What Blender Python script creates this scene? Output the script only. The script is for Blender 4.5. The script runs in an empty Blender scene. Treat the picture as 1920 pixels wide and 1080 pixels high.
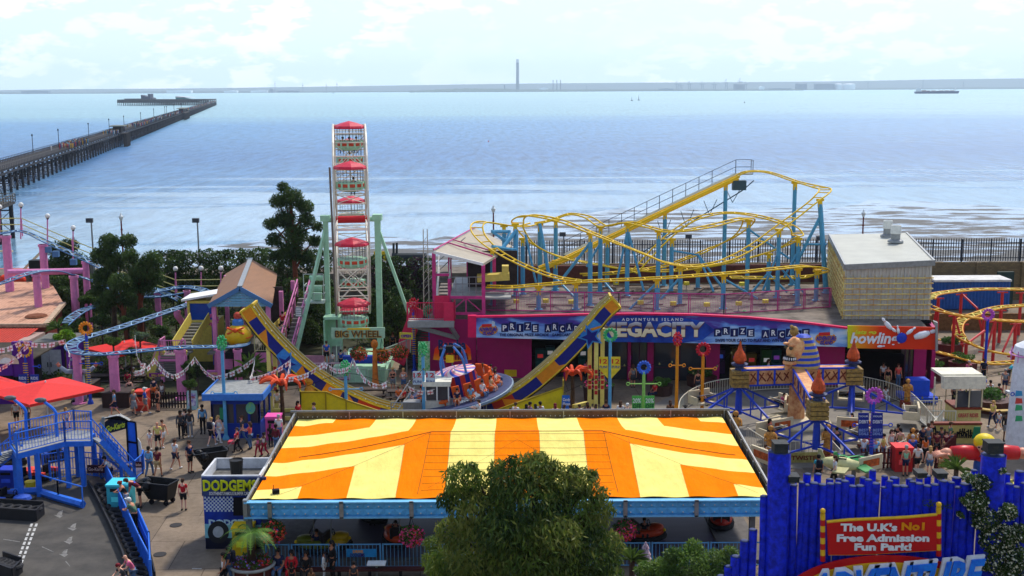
import bpy,bmesh,math,random
import numpy as np
from mathutils import Vector,Matrix,Euler
random.seed(7);rng=np.random.default_rng(7)
R=math.radians;PI=math.pi
sc=bpy.context.scene;COL=sc.collection
# ---------------------------------------------------------------- camera
F=2240.0;H=21.0;PITCH=math.atan(374/F);ROLL=-0.0050
cam=bpy.data.objects.new('camera',bpy.data.cameras.new('camera'));COL.objects.link(cam)
cam.data.sensor_width=36;cam.data.lens=36*F/1920;cam.data.clip_start=0.5;cam.data.clip_end=60000
CR=Matrix.Rotation(PI/2-PITCH,3,'X')@ Matrix.Rotation(ROLL,3,'Z')
cam.matrix_world=Matrix.Translation((0,0,H))@ CR.to_4x4()
sc.camera=cam
# ---------------------------------------------------------------- light
SUN_EL,SUN_AZ=R(52),R(28)      # azimuth to the right of the view direction
world=bpy.data.worlds.new('World');sc.world=world;world.use_nodes=True
wt=world.node_tree;wt.nodes.clear()
def wn(t,**k):
 n=wt.nodes.new(t)
 for a,b in k.items():setattr(n,a,b)
 return n
wl=wt.links.new
wo=wn('ShaderNodeOutputWorld');bg=wn('ShaderNodeBackground');bg.inputs[1].default_value=0.16;world.cycles.sampling_method='AUTOMATIC'
sky=wn('ShaderNodeTexSky',sky_type='NISHITA',sun_disc=False,sun_elevation=SUN_EL,sun_rotation=SUN_AZ)
sky.air_density=1.0;sky.dust_density=0.7;sky.ozone_density=1.6
tc=wn('ShaderNodeTexCoord');mp=wn('ShaderNodeMapping');mp.inputs['Scale'].default_value=(1,1,2.6);mp.inputs['Location'].default_value=(3.1,1.7,.05)
n1=wn('ShaderNodeTexNoise');n1.inputs['Scale'].default_value=21;n1.inputs['Detail'].default_value=9;n1.inputs['Roughness'].default_value=.58
r1=wn('ShaderNodeValToRGB');r1.color_ramp.elements[0].position=.50;r1.color_ramp.elements[1].position=.565
n2=wn('ShaderNodeTexNoise');n2.inputs['Scale'].default_value=3.2;n2.inputs['Detail'].default_value=4
r2=wn('ShaderNodeValToRGB');r2.color_ramp.elements[0].position=.35;r2.color_ramp.elements[1].position=.62
mm=wn('ShaderNodeMath',operation='MULTIPLY');ma=wn('ShaderNodeMath',operation='MULTIPLY');ma.inputs[1].default_value=.95
sp=wn('ShaderNodeSeparateXYZ');hz=wn('ShaderNodeMapRange');hz.inputs[1].default_value=.0;hz.inputs[2].default_value=.35;hz.inputs[3].default_value=.97;hz.inputs[4].default_value=.0
mx0=wn('ShaderNodeMix',data_type='RGBA');mx=wn('ShaderNodeMix',data_type='RGBA')
tint=wn('ShaderNodeMix',data_type='RGBA',blend_type='MULTIPLY');tint.inputs[0].default_value=1;tint.inputs[7].default_value=(.92,.94,1.0,1)
wl(tc.outputs['Generated'],mp.inputs[0]);wl(mp.outputs[0],n1.inputs['Vector']);wl(mp.outputs[0],n2.inputs['Vector'])
wl(n1.outputs[0],r1.inputs[0]);wl(n2.outputs[0],r2.inputs[0]);wl(r1.outputs[0],mm.inputs[0]);wl(r2.outputs[0],mm.inputs[1]);wl(mm.outputs[0],ma.inputs[0])
wl(tc.outputs['Generated'],sp.inputs[0]);wl(sp.outputs[2],hz.inputs[0])
wl(sky.outputs[0],tint.inputs[6])
wl(hz.outputs[0],mx0.inputs[0]);wl(tint.outputs[2],mx0.inputs[6]);mx0.inputs[7].default_value=(4.1,5.0,5.7,1)
wl(ma.outputs[0],mx.inputs[0]);wl(mx0.outputs[2],mx.inputs[6]);mx.inputs[7].default_value=(6.4,6.4,6.3,1)
wl(mx.outputs[2],bg.inputs[0]);wl(bg.outputs[0],wo.inputs[0])
sd=bpy.data.lights.new('sun','SUN');sd.energy=3.1;sd.angle=R(6);sd.color=(1,.92,.80)
sun=bpy.data.objects.new('sun',sd);COL.objects.link(sun)
sun.rotation_euler=Vector((math.sin(SUN_AZ)*math.cos(SUN_EL),math.cos(SUN_AZ)*math.cos(SUN_EL),math.sin(SUN_EL))).to_track_quat('Z','Y').to_euler()
sc.view_settings.view_transform='Standard';sc.view_settings.look='None';sc.view_settings.gamma=1;sc.view_settings.exposure=.36
sc.cycles.volume_bounces=1;sc.cycles.max_bounces=6;sc.cycles.diffuse_bounces=3
# ---------------------------------------------------------------- pixel of the photo -> point of the place
def ray(u,v):return CR @ Vector(((u-960)/F,(540-v)/F,-1))
def V(u,v,Y):
 d=ray(u,v);t=Y/d.y;return Vector((d.x*t,Y,H+d.z*t))
def S(u,v,z=0.0):
 d=ray(u,v);t=(z-H)/d.z;return Vector((d.x*t,d.y*t,z))
# ---------------------------------------------------------------- materials
MATS={}
def lin(c):return tuple(((x/255)/12.92 if x/255<=.04045 else(((x/255)+.055)/1.055)**2.4)for x in c)
def mat(name,col,rough=.6,metal=0,var=.12,scale=4,dark=None,bump=0,bscale=30,emit=0,spec=.22,dirt=0):
 """procedural: noise mixes the colour with a darker / worn version of itself"""
 if name in MATS:return MATS[name]
 m=bpy.data.materials.new(name);m.use_nodes=True;t=m.node_tree;b=t.nodes['Principled BSDF']
 c=lin(col);k=1-var*1.6
 d=lin(dark)if dark else tuple(x*k for x in c)
 g=t.nodes.new('ShaderNodeNewGeometry');n=t.nodes.new('ShaderNodeTexNoise');n.inputs['Scale'].default_value=scale;n.inputs['Detail'].default_value=6;n.inputs['Roughness'].default_value=.65
 mx=t.nodes.new('ShaderNodeMix');mx.data_type='RGBA';r=t.nodes.new('ShaderNodeValToRGB');r.color_ramp.elements[0].position=.38;r.color_ramp.elements[1].position=.66
 t.links.new(g.outputs['Position'],n.inputs['Vector']);t.links.new(n.outputs[0],r.inputs[0]);t.links.new(r.outputs[0],mx.inputs[0])
 mx.inputs[6].default_value=(*c,1);mx.inputs[7].default_value=(*d,1)
 out=mx.outputs[2]
 if dirt:
  n3=t.nodes.new('ShaderNodeTexNoise');n3.inputs['Scale'].default_value=scale*.35;n3.inputs['Detail'].default_value=8;n3.inputs['Roughness'].default_value=.75
  r3=t.nodes.new('ShaderNodeValToRGB');r3.color_ramp.elements[0].position=.52;r3.color_ramp.elements[1].position=.72;r3.color_ramp.elements[1].color=(dirt,dirt,dirt,1)
  m3=t.nodes.new('ShaderNodeMix');m3.data_type='RGBA';m3.inputs[7].default_value=(.09,.075,.055,1)
  t.links.new(g.outputs['Position'],n3.inputs['Vector']);t.links.new(n3.outputs[0],r3.inputs[0]);t.links.new(r3.outputs[0],m3.inputs[0]);t.links.new(out,m3.inputs[6]);out=m3.outputs[2]
 t.links.new(out,b.inputs['Base Color'])
 b.inputs['Roughness'].default_value=rough;b.inputs['Metallic'].default_value=metal;b.inputs['Specular IOR Level'].default_value=spec
 if bump:
  n4=t.nodes.new('ShaderNodeTexNoise');n4.inputs['Scale'].default_value=bscale;bp=t.nodes.new('ShaderNodeBump');bp.inputs['Strength'].default_value=bump;bp.inputs['Distance'].default_value=.03
  t.links.new(g.outputs['Position'],n4.inputs['Vector']);t.links.new(n4.outputs[0],bp.inputs['Height']);t.links.new(bp.outputs[0],b.inputs['Normal'])
 if emit:b.inputs['Emission Color'].default_value=(*c,1);b.inputs['Emission Strength'].default_value=emit
 MATS[name]=m;return m
def nodes(name,fn,rough=.6):
 """material whose base colour is built by fn(tree, add, link, out_socket_setter)"""
 if name in MATS:return MATS[name]
 m=bpy.data.materials.new(name);m.use_nodes=True;t=m.node_tree;b=t.nodes['Principled BSDF'];b.inputs['Roughness'].default_value=rough;b.inputs['Specular IOR Level'].default_value=.5 if 'sea' in name or 'mud' in name or 'glass' in name else .15
 def add(ty,**k):
  n=t.nodes.new(ty)
  for a,v in k.items():
   if a.startswith('i_'):n.inputs[int(a[2:])if a[2:].isdigit()else a[2:]].default_value=v
   else:setattr(n,a,v)
  return n
 fn(add,t.links.new,b);MATS[name]=m;return m
def C(r,g,b,rough=.6,**k):return mat('paint_%02x%02x%02x'%(r,g,b),(r,g,b),rough,**k)
# ---------------------------------------------------------------- mesh builder
class MB:
 def __init__(s):s.v=[];s.f=[];s.m=[];s.mi=0
 def face(s,idx):s.f.append(tuple(idx));s.m.append(s.mi)
 def add(s,vs,fs):
  o=len(s.v);s.v+=[tuple(p)for p in vs]
  for f in fs:s.face([o+i for i in f])
  return s
 def mat(s,i):s.mi=i;return s
 def box(s,c,d,rz=0,M=None):
  M=M or Matrix.Rotation(rz,3,'Z');c=Vector(c);x,y,z=d[0]/2,d[1]/2,d[2]/2
  vs=[c+M @ Vector((a*x,b*y,e*z))for e in(-1,1)for a,b in((-1,-1),(1,-1),(1,1),(-1,1))]
  return s.add(vs,[(3,2,1,0),(4,5,6,7),(0,1,5,4),(1,2,6,5),(2,3,7,6),(3,0,4,7)])
 def lim(s,a,b): # box by two corners
  return s.box([(a[i]+b[i])/2 for i in range(3)],[abs(a[i]-b[i])for i in range(3)])
 def beam(s,p,q,w,h=None,up=(0,0,1)):
  p,q=Vector(p),Vector(q);h=h or w;d=(q-p)
  if d.length<1e-6:return s
  L=d.length;d.normalize();u=Vector(up)
  if abs(d.dot(u))>.98:u=Vector((0,1,0))
  x=d.cross(u).normalized();z=x.cross(d)
  M=Matrix((x,d,z)).transposed()
  return s.box((p+q)/2,(w,L,h),M=M)
 def tube(s,p,q,r,r2=None,n=6,caps=True):return s.path([p,q],[r,r if r2 is None else r2],n,caps)
 def path(s,pts,r,n=6,caps=True,closed=False):
  pts=[Vector(p)for p in pts];N=len(pts)
  if not hasattr(r,'__len__'):r=[r]*N
  rings=[];up=None
  for i in range(N):
   a=pts[i-1]if(i>0 or closed)else pts[i];b=pts[(i+1)%N]if(i<N-1 or closed)else pts[i]
   t=(b-a)
   if t.length<1e-9:t=Vector((0,0,1))
   t.normalize()
   if up is None:up=Vector((0,0,1))if abs(t.z)<.9 else Vector((1,0,0))
   x=t.cross(up)
   if x.length<1e-4:x=t.cross(Vector((0,1,0)))
   x.normalize();y=x.cross(t).normalized();up=y
   o=len(s.v)
   for k in range(n):
    an=2*PI*k/n;s.v.append(tuple(pts[i]+(x*math.cos(an)+y*math.sin(an))*r[i]))
   rings.append(o)
  for i in range(N if closed else N-1):
   a,b=rings[i],rings[(i+1)%N]
   for k in range(n):s.face((a+k,a+(k+1)%n,b+(k+1)%n,b+k))
  if caps and not closed:
   s.face([rings[0]+k for k in range(n)][::-1]);s.face([rings[-1]+k for k in range(n)])
  return s
 def lathe(s,c,prof,n=12,a0=0,a1=2*PI,sx=1,sy=1):
  c=Vector(c);full=abs(a1-a0-2*PI)<1e-6;m=n if full else n+1;rings=[]
  for r,z in prof:
   o=len(s.v)
   for k in range(m):
    an=a0+(a1-a0)*k/n;s.v.append((c.x+r*sx*math.cos(an),c.y+r*sy*math.sin(an),c.z+z))
   rings.append(o)
  for a,b in zip(rings,rings[1:]):
   for k in range(n if full else n):
    k2=(k+1)%m
    s.face((a+k,a+k2,b+k2,b+k))
  if full:
   if prof[0][0]>1e-3:s.face([rings[0]+k for k in range(n)][::-1])
   if prof[-1][0]>1e-3:s.face([rings[-1]+k for k in range(n)])
  return s
 def ball(s,c,r,n=10,m=6,sx=1,sy=1,sz=1):
  return s.lathe(c,[(max(r*math.sin(PI*i/m),1e-4),-r*sz*math.cos(PI*i/m))for i in range(m+1)],n,sx=sx,sy=sy)
 def prism(s,poly,ax,O,X,Yv,th):
  """polygon (2-D) in plane O + x*X + y*Yv, thickened by vector ax*th"""
  O,X,Yv,A=Vector(O),Vector(X),Vector(Yv),Vector(ax)*th
  p=[O+X*a+Yv*b for a,b in poly];n=len(p)
  return s.add(p+[q+A for q in p],[tuple(range(n))[::-1],tuple(range(n,2*n))]+[(i,(i+1)%n,n+(i+1)%n,n+i)for i in range(n)])
 def slab(s,poly,z0,z1):return s.prism(poly,(0,0,1),(0,0,z0),(1,0,0),(0,1,0),z1-z0)
 def quad(s,a,b,c,d):return s.add([a,b,c,d],[(0,1,2,3)])
 def ring(s,c,Rr,r,ax='y',n=20,m=5,sx=1):
  c=Vector(c);pts=[]
  for k in range(n):
   a=2*PI*k/n
   o={'y':(Rr*sx*math.cos(a),0,Rr*math.sin(a)),'z':(Rr*sx*math.cos(a),Rr*math.sin(a),0),'x':(0,Rr*sx*math.cos(a),Rr*math.sin(a))}[ax]
   pts.append(c+Vector(o))
  return s.path(pts,r,m,closed=True)
 def build(s,name,mats,parent=None,smooth=False):
  me=bpy.data.meshes.new(name);off=Vector((0,0,0))
  p=parent
  while p is not None:off+=p.location;p=p.parent
  me.from_pydata([(v[0]-off.x,v[1]-off.y,v[2]-off.z)for v in s.v],[],s.f)
  if not isinstance(mats,(list,tuple)):mats=[mats]
  for m in mats:me.materials.append(m)
  if len(mats)>1:me.polygons.foreach_set('material_index',s.m)
  if smooth:me.polygons.foreach_set('use_smooth',[True]*len(me.polygons))
  me.validate();me.update()
  o=bpy.data.objects.new(name,me);COL.objects.link(o)
  if parent is not None:o.parent=parent
  return o
LABELS={}
def tag(o,label=None,cat=None,group=None,kind=None):
 if label:o['label']=label
 if cat:o['category']=cat
 if group:o['group']=group
 if kind:o['kind']=kind
 return o
def thing(name,label,cat,loc=(0,0,0),group=None):
 o=bpy.data.objects.new(name,None);COL.objects.link(o);o.location=loc;o.empty_display_size=.2
 return tag(o,label,cat,group)
def dup(root,loc,rz=0,label=None,group=None,scale=None):
 def cp(o,par):
  c=o.copy();COL.objects.link(c)
  if par is not None:c.parent=par
  for ch in kids(o):cp(ch,c)
  return c
 r=cp(root,None);r.location=loc;r.rotation_euler=(0,0,rz)
 if scale:r.scale=(scale,)*3 if not hasattr(scale,'__len__')else scale
 if label:r['label']=label
 if group:r['group']=group
 return r
def kids(o):return KIDS.get(o.name)or[c for c in o.children]
KIDS={}
def smooth_pts(pts,n=8,closed=False):
 P=[Vector(p)for p in pts];N=len(P);out=[]
 rngi=range(N if closed else N-1)
 for i in rngi:
  if closed:a,b,c,d=P[i-1],P[i],P[(i+1)%N],P[(i+2)%N]
  else:a,b,c,d=P[max(i-1,0)],P[i],P[i+1],P[min(i+2,N-1)]
  for k in range(n):
   t=k/n;out.append(.5*((2*b)+(c-a)*t+(2*a-5*b+4*c-d)*t*t+(3*b-a-3*c+d)*t**3))
 if not closed:out.append(P[-1])
 return out
# ---------------------------------------------------------------- lettering
def text(s,O,X,Z,h,m,parent,width=None,ext=.02,fat=0,shear=0,align='CENTER',name='lettering',gap=.01,caps_h=.70):
 """letters standing on the plane O + X*x + Z*z, their cap height h, centred on O"""
 cu=bpy.data.curves.new('t','FONT');cu.body=s;cu.size=1;cu.align_x=align;cu.extrude=0;cu.offset=fat;cu.shear=shear;cu.resolution_u=2
 ob=bpy.data.objects.new('t',cu);COL.objects.link(ob);dg=bpy.context.evaluated_depsgraph_get();dg.update()
 me=bpy.data.meshes.new_from_object(ob.evaluated_get(dg));bpy.data.objects.remove(ob)
 co=[v.co.copy()for v in me.vertices];fs=[tuple(p.vertices)for p in me.polygons];bpy.data.meshes.remove(me)
 if not co:return None
 xs=[c.x for c in co];w=max(xs)-min(xs);k=h/caps_h;kx=(width/w)if width else k
 cx=(max(xs)+min(xs))/2 if align=='CENTER' else 0
 O,X,Z=Vector(O),Vector(X).normalized(),Vector(Z).normalized();Nn=X.cross(Z).normalized()
 b=MB();g=O+Nn*gap
 b.add([g+Nn*ext+X*((c.x-cx)*kx)+Z*(c.y*k)for c in co],fs)
 # side walls
 from collections import Counter
 ec=Counter();
 for f in fs:
  for i in range(len(f)):ec[frozenset((f[i],f[(i+1)%len(f)]))]+=1
 if ext>.005:
  for f in fs:
   for i in range(len(f)):
    a,c=f[i],f[(i+1)%len(f)]
    if ec[frozenset((a,c))]==1:
     pa=g+X*((co[a].x-cx)*kx)+Z*(co[a].y*k);pc=g+X*((co[c].x-cx)*kx)+Z*(co[c].y*k)
     b.quad(pa+Nn*ext,pa,pc,pc+Nn*ext)
 return b.build(name,m,parent)
# ---------------------------------------------------------------- leaves
def leaves(name,clumps,n,size,mats,parent=None,asp=.35,hang=0.2,flat=.5,seed=1,shell=.35):
 """n leaf faces spread through clumps [(x,y,z,rx,ry,rz)], denser towards each clump's surface"""
 g=np.random.default_rng(seed);cl=np.array(clumps,float);w=(cl[:,3]*cl[:,4]*cl[:,5])**(2/3);w /= w.sum()
 ci=g.choice(len(cl),n,p=w);d=g.normal(size=(n,3));d /= np.linalg.norm(d,axis=1)[:,None]
 rr=1-shell*g.random(n)**1.5*1.0;rr+=g.normal(size=n)*.06
 p=cl[ci,:3]+d*cl[ci,3:6]*rr[:,None]
 ax=g.normal(size=(n,3));ax[:,2]-=hang*2;ax+=d*.5;ax /= np.linalg.norm(ax,axis=1)[:,None]
 nn=g.normal(size=(n,3))+d*flat;sd_=np.cross(ax,nn);sd_ /=(np.linalg.norm(sd_,axis=1)[:,None]+1e-9)
 L=size*(.6+.8*g.random(n))[:,None];W=L*asp
 a=p-ax*L*.5;c=p+ax*L*.5;b_=p+sd_*W*.5;e=p-sd_*W*.5
 co=np.stack([a,b_,c,e],1).reshape(-1,3)
 off=np.zeros(3);q=parent
 while q is not None:off+=np.array(q.location);q=q.parent
 co-=off
 me=bpy.data.meshes.new(name);me.vertices.add(4*n);me.vertices.foreach_set('co',co.ravel());me.loops.add(4*n);me.loops.foreach_set('vertex_index',np.arange(4*n));me.polygons.add(n)
 me.polygons.foreach_set('loop_start',np.arange(n)*4);me.polygons.foreach_set('loop_total',np.full(n,4))
 if not isinstance(mats,(list,tuple)):mats=[mats]
 for m in mats:me.materials.append(m)
 cm=g.integers(0,len(mats),len(cl));mi=np.where(g.random(n)<.6,cm[ci],g.integers(0,len(mats),n));me.polygons.foreach_set('material_index',mi.astype(np.int32))
 me.update(calc_edges=True)
 o=bpy.data.objects.new(name,me);COL.objects.link(o)
 if parent is not None:o.parent=parent
 return o
def leafmat(name,a,b,tr=.35):
 def fn(add,L,bs):
  g=add('ShaderNodeNewGeometry');n=add('ShaderNodeTexNoise',i_Scale=1.3,i_Detail=3.);r=add('ShaderNodeValToRGB');r.color_ramp.elements[0].position=.35;r.color_ramp.elements[1].position=.65
  r.color_ramp.elements[0].color=(*lin(a),1);r.color_ramp.elements[1].color=(*lin(b),1);L(g.outputs['Position'],n.inputs['Vector']);L(n.outputs[0],r.inputs[0])
  L(r.outputs[0],bs.inputs['Base Color']);bs.inputs['Specular IOR Level'].default_value=.25
  t=add('ShaderNodeBsdfTranslucent');mx=add('ShaderNodeMixShader',i_0=tr);L(r.outputs[0],t.inputs[0])
  out=[x for x in bs.id_data.nodes if x.type=='OUTPUT_MATERIAL'][0];L(bs.outputs[0],mx.inputs[1]);L(t.outputs[0],mx.inputs[2]);L(mx.outputs[0],out.inputs[0])
 return nodes(name,fn,.55)
def blobs(c,rx,ry,rz,n,k=.42,seed=0):
 g=random.Random(seed);out=[(c[0],c[1],c[2],rx*.6,ry*.6,rz*.62)]
 for i in range(n):
  th=g.uniform(0,2*PI);ph=math.acos(g.uniform(-.75,1));s_=g.uniform(.7,1.25)*k
  q=g.uniform(.55,.8)
  out.append((c[0]+rx*q*math.sin(ph)*math.cos(th),c[1]+ry*q*math.sin(ph)*math.sin(th),c[2]+rz*q*math.cos(ph),rx*s_,ry*s_,rz*s_*.85))
 return out
def limbs(b,base,clumps,r,g):
 """tapered trunk that forks into a limb for each clump"""
 base=Vector(base);top=Vector(clumps[0][:3]);mid=base.lerp(top,.55)+Vector((g.uniform(-.1,.1),0,0))
 b.path(smooth_pts([base,base.lerp(mid,.5),mid,top],4),[r*(1-.6*i/12)for i in range(13)],8)
 for c in clumps[1:]:
  c=Vector(c[:3]);s0=base.lerp(top,g.uniform(.45,.85));m=s0.lerp(c,.5)+Vector((0,0,(c-s0).length*.12))
  b.path(smooth_pts([s0,m,c],4),[r*.4*(1-.8*i/8)for i in range(9)],5)

def onp(u,v,A,B):
 """pixel onto the upright plane through A and B"""
 A,B=Vector(A),Vector(B);n=Vector((B.y-A.y,-(B.x-A.x),0));d=ray(u,v);o=Vector((0,0,H));t=(A-o).dot(n)/d.dot(n);return o+d*t
def ptext(s,u0,u1,v0,v1,A,B,m,parent,ext=.03,fat=.01,shear=0,gap=.01,name='lettering'):
 a,c=onp(u0,v1,A,B),onp(u1,v1,A,B);h=(onp((u0+u1)/2,v0,A,B)-onp((u0+u1)/2,v1,A,B)).length
 X=(c-a);w=X.length;return text(s,(a+c)/2,X,(0,0,1),h,m,parent,w,ext,fat,shear,gap=gap,name=name)
def panel(b,poly,A,B,th=.06,gap=0):
 """printed panel: polygon of pixels on the plane through A and B"""
 p=[onp(u,v,A,B)for u,v in poly];X=(Vector(B)-Vector(A));n=Vector((X.y,-X.x,0)).normalized();k=len(p)
 p=[q+n*gap for q in p]
 b.add([q+n*th for q in p]+p,[tuple(range(k)),tuple(range(k,2*k))[::-1]]+[(i,k+i,k+(i+1)%k,(i+1)%k)for i in range(k)]);return b
def rail(b,P,h=1.1,n=12,r=.025,posts=None,mid=True,bars=True,post=.04):
 """railing along ground points P: top and bottom rails, upright bars"""
 for a,c in zip(P,P[1:]):
  a,c=Vector(a),Vector(c);up=Vector((0,0,h));b.tube(a+up,c+up,r*1.5,n=5);b.tube(a+Vector((0,0,.12)),c+Vector((0,0,.12)),r,n=4)
  L=(c-a).length;k=max(1,int(L/(n if n>3 else n)))if not bars else max(1,int(L/.16))
  for i in range(k+1):q=a.lerp(c,i/k);b.beam(q+Vector((0,0,.12)),q+up,r*.9)
  for q in(a,c):b.tube(q,q+up*1.03,post,n=6)
 return b

def tube_between(b,*P,r=.03,n=5):
 for a,c in zip(P,P[1:]):b.tube(a,c,r,n=n)
# ================================================================ setting
def sea_mat(add,L,b):
 g=add('ShaderNodeNewGeometry');sp_=add('ShaderNodeSeparateXYZ');L(g.outputs['Position'],sp_.inputs[0])
 # image-like coordinate: 1/Y
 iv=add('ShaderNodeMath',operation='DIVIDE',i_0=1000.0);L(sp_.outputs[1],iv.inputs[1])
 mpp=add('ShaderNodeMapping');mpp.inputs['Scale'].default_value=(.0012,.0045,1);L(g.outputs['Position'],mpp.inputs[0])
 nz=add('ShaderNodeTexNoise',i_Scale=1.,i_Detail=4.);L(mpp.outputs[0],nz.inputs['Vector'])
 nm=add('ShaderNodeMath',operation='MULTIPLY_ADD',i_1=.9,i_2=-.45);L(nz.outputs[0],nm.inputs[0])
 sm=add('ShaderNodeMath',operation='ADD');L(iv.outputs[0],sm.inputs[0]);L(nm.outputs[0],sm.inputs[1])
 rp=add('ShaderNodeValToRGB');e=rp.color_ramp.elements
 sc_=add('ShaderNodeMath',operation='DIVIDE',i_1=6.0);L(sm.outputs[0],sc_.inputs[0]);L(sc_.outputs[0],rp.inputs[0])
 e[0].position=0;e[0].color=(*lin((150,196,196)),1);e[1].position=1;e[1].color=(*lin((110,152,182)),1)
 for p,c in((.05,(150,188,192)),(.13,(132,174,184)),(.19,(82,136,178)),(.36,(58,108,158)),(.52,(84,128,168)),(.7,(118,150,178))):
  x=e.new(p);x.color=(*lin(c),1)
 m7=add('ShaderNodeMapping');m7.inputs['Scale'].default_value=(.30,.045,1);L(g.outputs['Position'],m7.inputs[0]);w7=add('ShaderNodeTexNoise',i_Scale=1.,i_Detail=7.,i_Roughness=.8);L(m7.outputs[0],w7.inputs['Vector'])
 r7=add('ShaderNodeMapRange',i_1=.36,i_2=.64,i_3=.5,i_4=1.3);L(w7.outputs[0],r7.inputs[0]);x7=add('ShaderNodeMix',data_type='RGBA',blend_type='MULTIPLY',i_0=1.);L(rp.outputs[0],x7.inputs[6]);L(r7.outputs[0],x7.inputs[7]);L(x7.outputs[2],b.inputs['Base Color'])  # light and dark of the ripples painted into the water's base colour
 # waves
 m2=add('ShaderNodeMapping');m2.inputs['Scale'].default_value=(.35,1.2,1);L(g.outputs['Position'],m2.inputs[0])
 w1=add('ShaderNodeTexNoise',i_Scale=.6,i_Detail=5.,i_Roughness=.65);L(m2.outputs[0],w1.inputs['Vector'])
 m3=add('ShaderNodeMapping');m3.inputs['Scale'].default_value=(.012,.06,1);L(g.outputs['Position'],m3.inputs[0])
 w2=add('ShaderNodeTexNoise',i_Scale=1.,i_Detail=5.);L(m3.outputs[0],w2.inputs['Vector'])
 # calm shining patches near the shore: smooth water
 cr=add('ShaderNodeValToRGB');cr.color_ramp.elements[0].position=.46;cr.color_ramp.elements[1].position=.60;
 near=add('ShaderNodeMapRange',i_1=230.,i_2=430.,i_3=.24,i_4=-.24);L(sp_.outputs[1],near.inputs[0])
 sx=add('ShaderNodeMapRange',i_1=-70.,i_2=90.,i_3=-.05,i_4=.05);L(sp_.outputs[0],sx.inputs[0])
 a1=add('ShaderNodeMath',operation='ADD');L(w2.outputs[0],a1.inputs[0]);L(near.outputs[0],a1.inputs[1])
 a2=add('ShaderNodeMath',operation='ADD');L(a1.outputs[0],a2.inputs[0]);L(sx.outputs[0],a2.inputs[1]);L(a2.outputs[0],cr.inputs[0])
 inv=add('ShaderNodeMapRange',i_1=0.,i_2=1.,i_3=1.,i_4=.12);L(cr.outputs[0],inv.inputs[0])
 bp=add('ShaderNodeBump',i_Distance=.9);L(inv.outputs[0],bp.inputs['Strength']);L(w1.outputs[0],bp.inputs['Height']);L(bp.outputs[0],b.inputs['Normal'])
 rr=add('ShaderNodeMapRange',i_1=0.,i_2=1.,i_3=.30,i_4=.10);L(cr.outputs[0],rr.inputs[0]);L(rr.outputs[0],b.inputs['Roughness'])
 b.inputs['IOR'].default_value=1.33
def grid(name,x0,x1,ys,nx,z,m,kind='structure'):
 b=MB()
 for j,y in enumerate(ys):
  for i in range(nx+1):b.v.append((x0+(x1-x0)*i/nx,y,z))
 for j in range(len(ys)-1):
  for i in range(nx):a=j*(nx+1)+i;b.face((a,a+1,a+nx+2,a+nx+1))
 return tag(b.build(name,m),kind=kind)
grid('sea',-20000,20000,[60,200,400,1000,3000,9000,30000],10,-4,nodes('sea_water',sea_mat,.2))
def mud(add,L,b):
 g=add('ShaderNodeNewGeometry');m=add('ShaderNodeMapping');m.inputs['Scale'].default_value=(.05,.16,1);L(g.outputs['Position'],m.inputs[0])
 n=add('ShaderNodeTexNoise',i_Scale=1.5,i_Detail=9.,i_Roughness=.66);L(m.outputs[0],n.inputs['Vector'])
 sp_=add('ShaderNodeSeparateXYZ');L(g.outputs['Position'],sp_.inputs[0])
 fy=add('ShaderNodeMapRange',i_1=185.,i_2=290.,i_3=.085,i_4=-.07);L(sp_.outputs[1],fy.inputs[0])
 fx=add('ShaderNodeMapRange',i_1=-40.,i_2=20.,i_3=-.05,i_4=.0);L(sp_.outputs[0],fx.inputs[0])
 a=add('ShaderNodeMath',operation='ADD');L(n.outputs[0],a.inputs[0]);L(fy.outputs[0],a.inputs[1])
 a2=add('ShaderNodeMath',operation='ADD');L(a.outputs[0],a2.inputs[0]);L(fx.outputs[0],a2.inputs[1])
 r=add('ShaderNodeValToRGB');r.color_ramp.elements[0].position=.50;r.color_ramp.elements[1].position=.56;L(a2.outputs[0],r.inputs[0])
 mx=add('ShaderNodeMix',data_type='RGBA');mx.inputs[6].default_value=(*lin((132,152,178)),1);mx.inputs[7].default_value=(*lin((90,90,88)),1)
 L(r.outputs[0],mx.inputs[0]);L(mx.outputs[2],b.inputs['Base Color'])
 rr=add('ShaderNodeMapRange',i_3=.1,i_4=.8);L(r.outputs[0],rr.inputs[0]);L(rr.outputs[0],b.inputs['Roughness'])
 bp=add('ShaderNodeBump',i_Strength=.25,i_Distance=.15);n5=add('ShaderNodeTexNoise',i_Scale=2.);L(g.outputs['Position'],n5.inputs['Vector']);L(n5.outputs[0],bp.inputs['Height'])
 L(bp.outputs[0],b.inputs['Normal']);b.inputs['IOR'].default_value=1.33
b=MB();g_=random.Random(3);far=[]
for i in range(61):
 x=-120+i*5;far.append((x,178+min(76,max(0,(x+60))*.72)+g_.uniform(-5,5)+10*math.sin(i*.5)))
b.add([(-120,122,-3.96),(180,122,-3.96)]+[(x,y,-3.96)for x,y in far[::-1]],[tuple(range(63))])
tag(b.build('mudflat',nodes('wet_mud',mud,.5)),kind='structure')
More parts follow.
